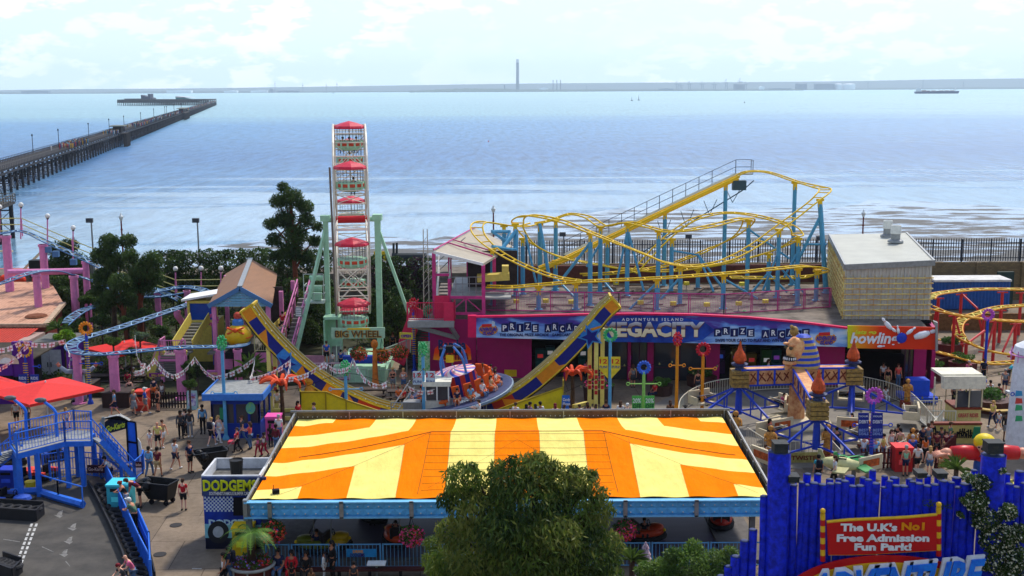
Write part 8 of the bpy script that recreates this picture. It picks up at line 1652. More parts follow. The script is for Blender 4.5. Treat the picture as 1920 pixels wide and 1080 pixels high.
for i,(u,v,rz,c,lab)in enumerate(((1600,902,.3,(90,190,110),'green winged toy aeroplane ride just above the stockade'),(1577,905,-.4,(214,210,150),'cream winged toy aeroplane ride left of the green one'),(1905,950,.9,(216,200,80),'yellow toy aeroplane ride at the lower right edge'),(1912,990,.2,(60,170,170),'turquoise toy car ride at the lower right edge'))):
 t=thing('toy_plane',lab,'kiddie ride',(0,0,0),'childrens aeroplane rides');b=MB();b.path([Vector((x,0,1.0+abs(x)*.1))for x in(-1.1,-.5,.2,.9)],[.16,.36,.4,.2],12);b.build('fuselage',C(*c),t,True);b=MB();b.prism([(-.3,-1.5),(.35,-1.5),(.5,0),(.35,1.5),(-.3,1.5)],(0,0,1),(0,0,.95),(1,0,0),(0,1,0),.08);b.prism([(-1.2,1.1),(-.8,1.1),(-1.1,1.75),(-1.3,1.75)],(0,1,0),(0,-.04,0),(1,0,0),(0,0,1),.08);b.build('wings',C(*[int(k*.8)for k in c]),t);b=MB();b.box((-.05,0,1.3),(.6,.4,.2));b.build('cockpit',dark,t);b=MB();b.tube((0,0,0),(0,0,.7),.12);b.build('stand',galv,t);t.location=S(u,v);t.rotation_euler=(0,0,rz)
for u,v,lab in((760,490,'cream lattice mast beside the coaster station'),):
 q=V(800,590,89);q.z=0;tp=V(799,430,89).z;b=MB();[b.tube(q+Vector((x,y,0)),q+Vector((x*.6,y*.6,tp)),.03)for x in(-.25,.25)for y in(-.2,.2)];[b.tube(q+Vector((-.24,-.2,z*.6)),q+Vector((.22,-.2,z*.6+.6)),.02)for z in range(int(tp/.6))];tag(b.build('lattice_mast',C(190,184,170)),lab,'mast')
t=thing('ticket_chute','black pipes and yellow sign on the sea wall right of the wheel','pipework',V(760,480,112));b=MB();b.tube(V(735,482,112),V(800,482,112),.4,n=10);[b.tube(V(u,482,112),V(u,v,112),.12)for u,v in((738,456),(744,455),(770,478))];b.build('pipe',C(50,58,62),t);b=MB();b.box(V(712,480,111),(1.1,.1,.9));b.build('yellow_sign',yl,t);b=MB();a=V(708,495,110);b.lim((a.x,110,0),(a.x+4,112,4.4));b.build('green_hut',C(40,74,64),t)
b=MB();q=V(80,490,117);b.lim((q.x-1,116,2.9),(q.x+5,117,4.6));tag(b.build('black_shed',C(30,32,34)),'dark hut roof showing behind the left trees','hut')
t=thing('workboat','white and red work boat with crane behind the pink pillars','boat',S(42,500,-3));q=Vector((V(42,492,135).x,135,-4));b=MB();boat_hull(b,(q.x,135,-3.2),11,4,2.6);b.build('hull',C(220,222,222),t);b=MB();b.lim((q.x-4.5,133.6,-.4),(q.x+3.5,136,.9));b.build('cabin',C(200,80,70),t);b=MB();b.beam((q.x,135,.8),(q.x+3.4,135,4),.25);b.beam((q.x-5,135,3.0),(q.x-1,135,3.0),.2);b.beam((q.x-5,135,.3),(q.x-5,135,3),.2);b.build('crane',C(210,200,160),t)
for i,(u,lab)in enumerate(((8,'leftmost'),(24,'second'),(36,'third'),(70,'rightmost'))):b=MB();p=V(u,505,112);b.ball((p.x,112,3.3),.55,12,8);tag(b.build('orange_buoy',C(230,60,30)),'round orange buoy behind the pink pillars, %s of four'%lab,'buoy','orange buoys by the sea wall')
a,c=S(505,1092),S(820,1092);t=thing('long_bench','long dark red bench along the dodgems railing','bench',a);b=MB();b.lim((a.x,49.0,.40),(c.x,49.45,.46));b.build('seat',mat('bench_red',(70,26,24),.6,var=.2),t);b=MB();[b.lim((a.x+.3+k*(c.x-a.x-.6)/5-.05,49.05,0),(a.x+.3+k*(c.x-a.x-.6)/5+.05,49.4,.4))for k in range(6)];b.build('legs',dark,t)
q=V(706,1056,49.3);t=thing('lectern_sign','white angled information lectern before the dodgems railing','lectern',(q.x,q.y,0));b=MB();b.beam(q+Vector((-.4,0,0)),q+Vector((.4,0,0)),.5,.05);b.build('board',white,t);b=MB();b.beam((q.x,q.y,0),q,.1);b.build('stand',galv,t)
q=V(1210,1060,47);t=thing('shell_cone','pink and white shell covered cone in the front shrubs','ornament',(q.x,q.y,0));h=V(1210,1016,47).z;b=MB()
for k in range(9):b.lathe((q.x,q.y,0),[(.62*(1-k/9)+.09,h*k/9),(.62*(1-(k+1)/9)+.02,h*(k+1)/9)],14)
b.build('cone',mat('shell_pink',(206,180,186),.6,var=.4,dark=(120,80,96),scale=9),t)
# ================================================================ vegetation
bark=mat('bark_brown',(84,66,54),.95,var=.35,scale=3,bump=.8,bscale=14);barkr=mat('bark_red',(120,64,44),.95,var=.3,scale=3,bump=.8,bscale=14)
euc=[leafmat('euc_a',(62,90,28),(112,132,46)),leafmat('euc_b',(42,66,28),(80,104,40)),leafmat('euc_c',(96,110,44),(134,138,62))];dk=[leafmat('dark_a',(34,54,26),(64,88,38)),leafmat('dark_b',(46,70,30),(80,104,44))];md=[leafmat('mid_a',(56,84,34),(96,120,50)),leafmat('mid_b',(40,66,30),(76,100,44))];slv=leafmat('silver_leaf',(86,108,84),(116,134,110));prp=leafmat('purple_leaf',(44,30,44),(70,46,60))
def tree(name,label,base,clumps,n,size,mats,r=.2,bk_=bark,asp=.3,seed=1,group=None,hang=.2,cat='tree',shell=.5):
 t=thing(name,label,cat,base,group);g=random.Random(seed);b=MB();limbs(b,base,sorted(clumps,key=lambda c:-c[3]),r,g);b.build('trunk',bk_,t,True);leaves('crown',clumps,n,size,mats,t,asp=asp,seed=seed,hang=hang,shell=shell);return t
def pc(L_,Y_):   # clumps from photo pixels: (u, v, radius px, dy)
 out=[]
 for u,v,r,dy in L_:p=V(u,v,Y_+dy);k=r*.93/F*(Y_+dy);out.append((p.x,p.y,p.z,k,k*.9,k*.85))
 return out
Yt=40.5
cl=pc([(985,955,100,0),(900,960,66,-.3),(1070,965,72,.2),(870,900,46,0),(1000,885,48,0),(955,905,50,-.3),(1090,905,40,.3),(1050,905,46,0),(1120,960,38,.2),(850,1000,40,0),(900,1040,80,-.5),(1000,1040,110,-.7),(1100,1040,74,-.3),(1140,1020,34,0),(840,940,24,0),(830,1060,40,.2),(1000,1110,120,0),(1010,866,24,.2),(932,876,20,0),(960,862,12,0),(1040,872,12,0),(885,878,14,0),(1075,880,14,0),(1130,925,16,0),(850,920,16,0),(1110,890,12,.3),(1040,1010,60,-1.2),(940,1000,60,-1.2),(890,1110,90,0),(1110,1110,80,0)],Yt)
ft=tree('eucalyptus_tree','large bushy eucalyptus standing in front of the dodgems',S(985,1280),cl,42000,.25,euc,.3,asp=.24,seed=4,hang=.8,shell=.5)
tree('young_acacia','light feathery young tree left of the big eucalyptus',S(820,1190),pc([(820,1050,34,0),(835,1075,40,0),(810,1020,20,0)],43),5000,.14,[euc[0],euc[2]],.06,asp=.22,seed=12)
cl=pc([(1290,1062,46,0),(1240,1075,40,0),(1340,1062,42,.4),(1370,1040,22,.4),(1210,1070,24,0),(1300,1028,22,.3),(1260,1040,20,0),(1350,1100,60,0),(1240,1110,60,0)],41)
tree('flowering_shrub','bright green shrub beside the stockade at the bottom',S(1290,1230),cl,17000,.12,[md[0],leafmat('mid_c',(80,116,40),(116,140,60))],.1,asp=.45,seed=5,cat='shrub')
# back trees
cl=pc([(545,372,26,0),(520,378,17,0),(572,388,18,0),(535,410,24,0),(575,412,18,0),(508,420,16,0),(595,425,13,0),(555,440,26,0),(515,450,18,0),(590,452,15,0),(545,470,26,0),(575,482,18,0),(515,480,14,0),(530,350,12,0)],104);p=V(560,560,104);tree('pine_tree','tall ragged dark pine beside the big wheel',(p.x,p.y,.2),cl,15000,.34,dk,.32,barkr,asp=.22,seed=21,shell=.7)
for i,(bu,L_,Y_,r,bk_,n,lab)in enumerate(((262,[(262,508,30,0),(285,490,24,0),(290,520,20,0),(250,535,22,0),(245,480,18,0),(275,540,18,0)],95,.35,barkr,9000,'dark garden tree with a red brown trunk, left of the shed'),(215,[(205,455,22,0),(240,452,18,0),(190,480,22,0),(215,490,26,0),(195,520,24,0),(182,545,14,0)],96,.28,bark,10000,'loose green garden tree in front of the tall red lamp'),(240,[(225,530,24,0),(240,560,20,0),(205,560,20,0),(190,575,18,0)],93,.22,barkr,6000,'lower dark garden tree between the two taller ones'),(120,[(105,468,20,0),(130,462,20,0),(115,490,24,0),(145,490,22,0),(120,520,26,0),(155,525,20,0)],108,.2,bark,9000,'rounded dark tree behind the sloping blue track'))):
 p=V(bu,620,Y_);tree('garden_tree',lab,(p.x,p.y,.2),pc(L_,Y_),n,.24,dk+[md[1]],r,bk_,asp=.35,seed=30+i,group='trees in the coaster garden',shell=.7)
def hedge(u0,u1,vt,vb,Y_,n,label,ms,seed,d=3.0,size=.26,name='hedge'):
 g=random.Random(seed);L_=[];u=u0
 while u<u1:
  r=g.uniform(12,20);v=vt+r*.75+g.uniform(-3,4)
  while v<vb:L_.append((u+g.uniform(-6,6),v,r,g.uniform(-d/2,d/2)));v+=r*1.2
  u+=r*1.1
 cl=pc(L_,Y_);t=thing(name,label,'hedge',(cl[0][0],Y_,.2));leaves('foliage',cl,n,size,ms,t,asp=.5,seed=seed);b=MB()
 for c in cl[::4]:b.tube((c[0],c[1],0),(c[0],c[1],max(.3,c[2])),.06,n=5)
 b.build('stems',bark,t)
hedge(300,615,466,560,112,26000,'long tall dark hedge below the promenade, left of the wheel',dk,40)
hedge(704,806,480,590,104,12000,'dark mixed hedge between the wheel and the coaster station',dk+[prp],41)
hedge(100,300,520,590,104,12000,'dark shrubbery behind the garden trees',dk,42)
hedge(545,625,520,670,97,12000,'dark tall shrubs left of the wheel column',dk+md,43)
hedge(690,775,540,640,96,9000,'dark shrubs right of the wheel column',dk+md,44)
sh=[(150,615,92,22,md,'bright green bush'),(120,632,86,18,[leafmat('lime',(96,140,30),(140,170,50))],'lime green bush'),(190,600,92,20,dk,'dark bush'),(240,605,92,18,md,'low green bush'),(270,590,94,20,md,'leafy bush'),(300,620,88,18,md,'pale flowering bush'),(262,632,86,16,[slv,md[0]],'silvery bush'),(320,640,86,14,md,'small green bush'),(165,560,98,18,md,'feathery bush'),(212,640,84,14,md,'round low bush'),(245,660,82,14,dk,'dark low bush'),(350,690,80,16,md,'round bush'),(355,720,76.5,13,md,'fresh green bush'),(470,685,81,20,md,'broad palm shrub'),(445,700,79,14,md,'low shrub'),(500,690,82,14,dk,'dark shrub'),(330,600,93,16,md,'leafy green bush'),(350,570,96,16,dk,'dark shrub')]
W_=['below the terracotta wall','right of the kiosk roof','behind the blue curl of track','below the long blue incline','under the two tallest trees','left of the exit stairs','at the flag bunting peak','beside the exit stairs','between the pink pillars','behind the grey statue','behind the red parasol','in the picket fence','at the picket fence corner','under the shed deck','behind the blue booth','behind the half pipe leg','below the bent pink pillar','beside the yellow booth']
for i,(u,v,Y_,r,ms,lab)in enumerate(sh):
 p=V(u,v,Y_);k=r/F*Y_;cl=blobs((p.x,p.y,p.z),k,k,k*.8,6,seed=i);t=thing('garden_bush',lab+' '+W_[i],'bush',(p.x,p.y,.2),'bushes in the coaster garden');leaves('foliage',cl,1900,.2,ms,t,asp=.5,seed=60+i);b=MB();b.tube((p.x,p.y,0),p,.07,n=5);b.build('stem',bark,t)
leaves('g',[(0,0,0,1,1,1)],4,.1,gl);bpy.data.objects.remove(bpy.data.objects['g'])
g_=np.random.default_rng(5);cl=[]
for i in range(420):
 x=g_.uniform(-52,-4);y=g_.uniform(83,116)
 if y<84+max(0,(x+24))*.6 or(-22<x<-14 and y<102):continue
 cl.append((x,y,.5,g_.uniform(.5,1.2),g_.uniform(.5,1.1),g_.uniform(.3,.8)))
o=leaves('ground_cover',cl,40000,.24,md+dk+[leafmat('ivy',(60,80,40),(110,116,60))],asp=.5,seed=77);tag(o,'dense low ground cover between the garden trees','ground cover',kind='stuff')
for u,v,Y_,s,lab in((110,615,88,1.1,'spiky cabbage palm at the terracotta building corner'),(470,690,80.5,1.5,'spiky palm below the shed deck'),(1793,880,58.5,1.0,'spiky green yucca beside the giant figure'),(690,500,108,1.2,'spiky palm behind the wheel'),(1185,1050,46.5,.8,'spiky palm right of the big eucalyptus')):
 p=V(u,v,Y_);t=thing('yucca_plant',lab,'plant',(p.x,p.y,0),'spiky palms');b=MB();g=random.Random(int(u))
 for k in range(46):a=g.uniform(0,2*PI);e=g.uniform(-.2,1.4);d=Vector((math.cos(a)*math.cos(e),math.sin(a)*math.cos(e),math.sin(e)))*s;w=Vector((-math.sin(a),math.cos(a),0))*.05*s;b.add([p-w,p+w,p+d*.6+w*.8+Vector((0,0,.03)),p+d-Vector((0,0,.18*s)),p+d*.6-w*.8+Vector((0,0,.03))],[(0,1,2,3,4)])
 b.build('leaves',md[0],t);b=MB();b.tube((p.x,p.y,0),p,.12,n=7);b.build('trunk',bark,t)
# jasmine on the stockade
jl=leafmat('jasmine_leaf',(44,66,28),(78,100,40));jw=mat('jasmine_flower',(226,222,196),.6);js=pc([(1840,905,20,-.3),(1830,940,26,-.4),(1850,975,32,-.4),(1870,1010,40,-.4),(1885,1050,46,-.4),(1900,1085,46,-.4),(1875,880,10,-.3),(1888,960,22,-.4),(1910,1000,24,-.4),(1815,895,12,-.3),(1845,1060,12,-.4),(1806,938,6,-.3),(1800,965,5,-.3)],YL)
js=[(x,y,z,a,.28,c)for x,y,z,a,_,c in js];t=thing('climbing_jasmine','white flowering climber spilling over the right thick blue post','climbing plant',(V(1870,1080,YL).x,YL-.4,0));leaves('foliage',js,9000,.11,[jl,md[1]],t,asp=.45,seed=90);leaves('flowers',js,2600,.075,jw,t,asp=.9,seed=91);b=MB();b.path(smooth_pts([(V(1890,1080,YL).x,YL-.3,0)]+[(c[0],c[1],c[2])for c in js[4::-1]],4),.04,5);b.build('vine',bark,t)
t=thing('ivy_sprig','small ivy sprigs growing on the blue logs','plant',V(1745,940,YL-.3));leaves('leaves',[(c.x,c.y-.1,c.z,.22,.06,.12)for c in(V(1740,941,YL-.2),V(1770,948,YL-.2),V(1448,700,900))][:2],120,.09,jl,t,seed=93)
# ================================================================ people
def skin(pts,edges,name,root=0,fingers=None,sub=1):
 """one continuous surface grown over a jointed skeleton"""
 me=bpy.data.meshes.new(name);me.from_pydata([p[:3]for p in pts],edges,[]);o=bpy.data.objects.new(name,me);COL.objects.link(o);md_=o.modifiers.new('s','SKIN');sl=me.skin_vertices[0].data
 for i,p in enumerate(pts):sl[i].radius=(p[3],p[4]if len(p)>4 else p[3]);sl[i].use_root=i==root
 md_.use_smooth_shade=True;m2=o.modifiers.new('u','SUBSURF');m2.levels=sub;dg_=bpy.context.evaluated_depsgraph_get();dg_.update();r=bpy.data.meshes.new_from_object(o.evaluated_get(dg_));bpy.data.objects.remove(o)
 v=[tuple(q.co)for q in r.vertices];f=[tuple(q.vertices)for q in r.polygons];bpy.data.meshes.remove(r);return v,f
BASE=dict(pel=(0,0,.95),sp=(0,.0,1.15),ch=(0,.0,1.36),nk=(0,.0,1.49),hb=(0,-.01,1.57),hd=(0,-.02,1.66),tp=(0,-.01,1.74))
for s,n_ in((-1,'l'),(1,'r')):BASE.update({'sh'+n_:(s*.17,0,1.42),'el'+n_:(s*.23,.03,1.14),'wr'+n_:(s*.24,-.05,.9),'ha'+n_:(s*.24,-.08,.82),'hp'+n_:(s*.09,0,.9),'kn'+n_:(s*.1,-.02,.49),'an'+n_:(s*.1,.02,.09),'to'+n_:(s*.11,-.13,.035)})
def P(**k):d=dict(BASE);d.update(k);return d
def sit(drop=.47):
 d={k:(v[0],v[1]+.06,v[2]-drop)for k,v in BASE.items()}
 for s,n_ in((-1,'l'),(1,'r')):d.update({'hp'+n_:(s*.1,0,.47),'kn'+n_:(s*.13,-.43,.49),'an'+n_:(s*.12,-.42,.08),'to'+n_:(s*.13,-.57,.035),'el'+n_:(s*.25,-.03,.7),'wr'+n_:(s*.16,-.24,.58),'ha'+n_:(s*.1,-.3,.56)})
 return d
POSE=dict(stand=P(),walk=P(knl=(-.1,-.16,.5),anl=(-.1,-.22,.09),tol=(-.11,-.36,.05),knr=(.1,.05,.5),anr=(.1,.3,.14),tor=(.11,.2,.04),ell=(-.24,.1,1.15),wrl=(-.24,.12,.92),hal=(-.24,.1,.84),elr=(.24,-.06,1.15),wrr=(.24,-.2,.95),har=(.23,-.26,.9)),
 arms=P(ell=(-.25,-.06,1.14),wrl=(-.06,-.26,1.18),hal=(.0,-.28,1.2),elr=(.25,-.06,1.14),wrr=(.08,-.28,1.22),har=(.03,-.31,1.26)),reach=P(ell=(-.25,-.12,1.2),wrl=(-.2,-.38,1.2),hal=(-.19,-.46,1.21),elr=(.25,-.12,1.22),wrr=(.2,-.38,1.25),har=(.19,-.46,1.26),knr=(.1,-.08,.49)),
 phone=P(elr=(.26,-.08,1.2),wrr=(.14,-.26,1.45),har=(.1,-.27,1.53),ell=(-.26,.0,1.14),wrl=(-.1,-.22,1.12),hal=(-.04,-.26,1.13)),sit=sit(),bend=P(sp=(0,-.14,1.12),ch=(0,-.36,1.24),nk=(0,-.48,1.29),hb=(0,-.55,1.32),hd=(0,-.63,1.35),tp=(0,-.7,1.37),shl=(-.17,-.42,1.26),shr=(.17,-.42,1.26),ell=(-.22,-.42,.98),wrl=(-.2,-.5,.76),hal=(-.19,-.53,.68),elr=(.22,-.42,.98),wrr=(.2,-.5,.76),har=(.19,-.53,.68)),
 lean=P(sp=(0,-.05,1.14),ch=(0,-.16,1.33),nk=(0,-.22,1.44),hb=(0,-.27,1.51),hd=(0,-.31,1.59),tp=(0,-.32,1.67),shl=(-.17,-.2,1.38),shr=(.17,-.2,1.38),ell=(-.24,-.34,1.16),wrl=(-.1,-.52,1.12),hal=(-.03,-.55,1.12),elr=(.24,-.34,1.16),wrr=(.12,-.54,1.13),har=(.06,-.57,1.13)))
ARM=dict(sh=.062,el=.042,wr=.03,ha=.034);LEG=dict(hp=.092,kn=.06,an=.04,to=.036)
PM={}
def part_mesh(pose,kind):
 k=(pose,kind)
 if k in PM:return PM[k]
 j=POSE[pose];Vv=[];E=[];ix={}
 def ad(n,r,r2=None):ix[n]=len(Vv);Vv.append((*j[n],r,r2 or r));return ix[n]
 def ch(ns,rs,root=None):
  pv=ix[root]if root else None
  for n,r in zip(ns,rs):
   i=ad(n,*(r if isinstance(r,tuple)else(r,)))
   if pv is not None:E.append((pv,i))
   pv=i
 g=.016;b=MB()
 if kind=='body':
  ch(['pel','sp','ch','nk','hb','hd','tp'],[(.13,.1),(.11,.085),(.14,.09),.05,.06,(.082,.1),(.055,.07)])
  for s in 'lr':
   ch(['sh'+s,'el'+s,'wr'+s,'ha'+s],[.055,.04,.028,(.036,.02)],'ch');ch(['hp'+s,'kn'+s,'an'+s,'to'+s],[.085,.055,.036,.032],'pel')
  v,f=skin(Vv,E,'b');b.add(v,f)
  h=Vector(j['hd']);fw=(Vector(j['hd'])-Vector(j['tp']));b.ball(h+Vector((0,-.10,-.01)),.018,6,4,sz=1.5)
  for s_,n_ in((-1,'l'),(1,'r')):
   b.ball(h+Vector((s_*.085,.01,-.01)),.022,6,4,sz=1.3);w,q=Vector(j['wr'+n_]),Vector(j['ha'+n_]);d=(q-w).normalized();sd=d.cross(Vector((0,1,.1))).normalized()
   for f_ in range(4):L_=(.075,.088,.082,.062)[f_];a=q+sd*((f_-1.5)*.017)+d*.015;b.path([a,a+d*L_*.5+Vector((0,-.006,0)),a+d*L_+Vector((0,-.022,0))],[.0095,.009,.0065],5)
   b.path([w.lerp(q,.5),w.lerp(q,.8)+Vector((-s_*.02,-.03,0)),q+Vector((-s_*.02,-.045,0))],[.012,.011,.008],5)
  b.mat(1)
  for s_ in(-1,1):b.ball(h+Vector((s_*.033,-.088,.02)),.011,6,4)
  b.mat(2);b.beam(h+Vector((-.025,-.092,-.05)),h+Vector((.025,-.092,-.05)),.01,.01)
 elif kind in('tee','tank','long','dress'):
  ch(['pel','sp','ch'],[(.15,.12),(.135,.112),(.165,.115)])
  for s in 'lr':
   if kind=='long':ch(['sh'+s,'el'+s,'wr'+s],[.075,.056,.042],'ch')
   elif kind!='tank':
    j=dict(j);a,c=Vector(j['sh'+s]),Vector(j['el'+s]);j['me'+s]=tuple(a.lerp(c,.62));ch(['sh'+s,'me'+s],[.075,.066],'ch')
   else:j=dict(j);a=Vector(j['sh'+s]);j['ms'+s]=(a.x*.75,a.y,a.z+.01);ch(['ms'+s],[.05],'ch')
  v,f=skin(Vv,E,'t');b.add(v,f)
  if kind=='dress':
   p=Vector(j['pel'])
   if pose!='sit':b.lathe((p.x,p.y,0),[(.16,1.02),(.2,.85),(.25,.6),(.27,.42),(.25,.43)],16,sy=.8)
   else:b.box((0,-.2,.55),(.42,.5,.16))
 elif kind in('shorts','trousers','skirt'):
  if kind=='skirt':b.lathe((j['pel'][0],j['pel'][1],0),[(.15,1.02),(.19,.88),(.22,.62),(.2,.63)],16,sy=.8)if pose!='sit' else b.box((0,-.2,.53),(.4,.5,.16))
  else:
   ch(['pel'],[(.15,.118)]);j=dict(j)
   for s in 'lr':
    if kind=='shorts':a,c=Vector(j['hp'+s]),Vector(j['kn'+s]);j['m'+s]=tuple(a.lerp(c,.8));ch(['hp'+s,'m'+s],[.105,.09],'pel')
    else:ch(['hp'+s,'kn'+s,'an'+s],[.1,.076,.058],'pel')
   v,f=skin(Vv,E,'s');b.add(v,f)
 elif kind=='shoes':
  for s in 'lr':a,c=Vector(j['an'+s]),Vector(j['to'+s]);b.path([a+Vector((0,.04,-.03)),a+Vector((0,0,-.03)),c,c+(c-a)*.2],[.045,.052,.045,.02],8)
 elif kind in('short','long_hair','cap','bun','hat'):
  h=Vector(j['hd']);b.lathe(h+Vector((0,.02,.005)),[(.098,-.035),(.106,.02),(.1,.07),(.06,.108),(.01,.118)],12,sy=1.12)
  b.ball(h+Vector((0,.07,-.02)),.085,8,6)
  if kind=='long_hair':b.path([h+Vector((0,.06,0)),h+Vector((0,.1,-.12)),h+Vector((0,.11,-.27))],[.1,.1,.05],8)
  if kind=='bun':b.ball(h+Vector((0,.12,.07)),.05,8,6)
  if kind=='cap':b.slab([(h.x-.07,h.y-.18),(h.x+.07,h.y-.18),(h.x+.08,h.y-.06),(h.x-.08,h.y-.06)],h.z+.04,h.z+.055)
  if kind=='hat':b.lathe(h+Vector((0,0,.04)),[(.19,0),(.18,.015),(.1,.03)],14)
 elif kind=='bag':c=Vector(j['ch']);b.box(c+Vector((0,.2,-.05)),(.3,.17,.42));[b.beam(c+Vector((x,.1,.12)),c+Vector((x,-.1,.08)),.04)for x in(-.1,.1)]
 elif kind=='vest':ch(['sp','ch'],[(.15,.125),(.185,.13)]);v,f=skin(Vv,E,'v');b.add(v,f)
 me=bpy.data.meshes.new(kind);me.from_pydata(b.v,[],b.f);me.polygons.foreach_set('use_smooth',[True]*len(me.polygons))
 for i in range(3 if kind=='body' else 1):me.materials.append(bl)
 if kind=='body':me.polygons.foreach_set('material_index',b.m)
 me.update();PM[k]=me;return me
SK=dict(a=(226,172,146),b=(170,112,82),c=(96,62,46),d=(206,140,110));HC=dict(k=(26,20,18),b=(74,48,32),y=(190,150,90),g=(170,166,160),r=(150,50,30),w=(226,226,220),m=(120,30,40))
CC=dict(w=('white',(230,230,228)),k=('black',(28,28,32)),n=('navy',(30,40,74)),g=('grey',(130,134,140)),r=('red',(200,34,44)),p=('pink',(226,110,150)),c=('coral',(240,92,84)),b=('blue',(40,90,190)),s=('sky blue',(120,176,216)),y=('yellow',(226,206,110)),o=('orange',(230,110,40)),t=('tan',(190,160,110)),m=('maroon',(110,34,50)),j=('denim',(80,110,150)),e=('green',(96,130,104)),i=('mint',(150,210,170)),l=('lilac',(160,130,170)),d=('charcoal',(62,64,70)),u=('turquoise',(60,170,190)),h=('brown',(110,80,56)),x=('crimson',(170,24,60)))
TN=dict(t=('tee','t-shirt'),v=('tank','vest'),l=('long','jumper'),d=('dress','dress'));BN=dict(s=('shorts','shorts'),t=('trousers','trousers'),k=('skirt','skirt'),_=(None,''));HN=dict(s='short',l='long_hair',c='cap',u='bun',h='hat')
PW=dict(stand='standing',walk='walking',arms='arms folded',reach='holding out both hands',phone='hand raised to face',sit='sitting',bend='bending over',lean='leaning on a rail')
SEEN={}
def person(loc,pose,rot,top,bot,hair,skn,k,place,extra=''):
 tn,tc_=TN[top[0]],CC[top[1]];bn=BN[bot[0]];bc=CC[bot[1]]if bot[0]!='_' else None;kid='child' if k<.78 else 'person'
 lab='%s in %s %s'%(kid,tc_[0],tn[1])
 if bc:lab+=' and %s %s'%(bc[0],bn[1])
 lab+=', %s %s'%(PW[pose],place);lab=lab if len(lab.split())<=16 else lab.replace(', '+PW[pose],'');SEEN[lab]=SEEN.get(lab,0)+1;len(lab.split())>16 and print('LONG',lab)
 t=thing('person',lab,'person',loc,'visitors and staff in the park');t.rotation_euler=(0,0,R(rot));t.scale=(k,k,k)
 def pt(nm,kind,ms):
  o=bpy.data.objects.new(nm,part_mesh(pose,kind));COL.objects.link(o);o.parent=t
  for i,m in enumerate(ms):o.material_slots[i].link='OBJECT';o.material_slots[i].material=m
 sm=mat('skin_'+skn,SK[skn],.6,var=.05)
 pt('body','body',[sm,mat('eye_dark',(30,22,20),.3),mat('lip',(150,70,66),.5)])
 if hair[0]!='x':pt('cap' if hair[0]in 'ch' else 'hair',HN[hair[0]],[mat('hair_'+hair[1],HC[hair[1]],.8)])
 pt('dress' if top[0]=='d' else 'top',tn[0],[mat('cloth_'+tc_[0],tc_[1],.9,var=.2,scale=9)])
 if bn[0]:pt(bn[0],bn[0],[mat('cloth_'+bc[0],bc[1],.9,var=.2,scale=9)])
 pt('shoes','shoes',[mat('shoe_dark',(40,38,40),.6)if 'w' not in extra else mat('shoe_white',(220,220,220),.6)])
 if 'b' in extra:pt('backpack','bag',[mat('pack_navy',(28,32,50),.8)])
 if 'V' in extra:pt('hi_vis_vest','vest',[mat('vest_blue',(30,90,220),.6)])
 return t
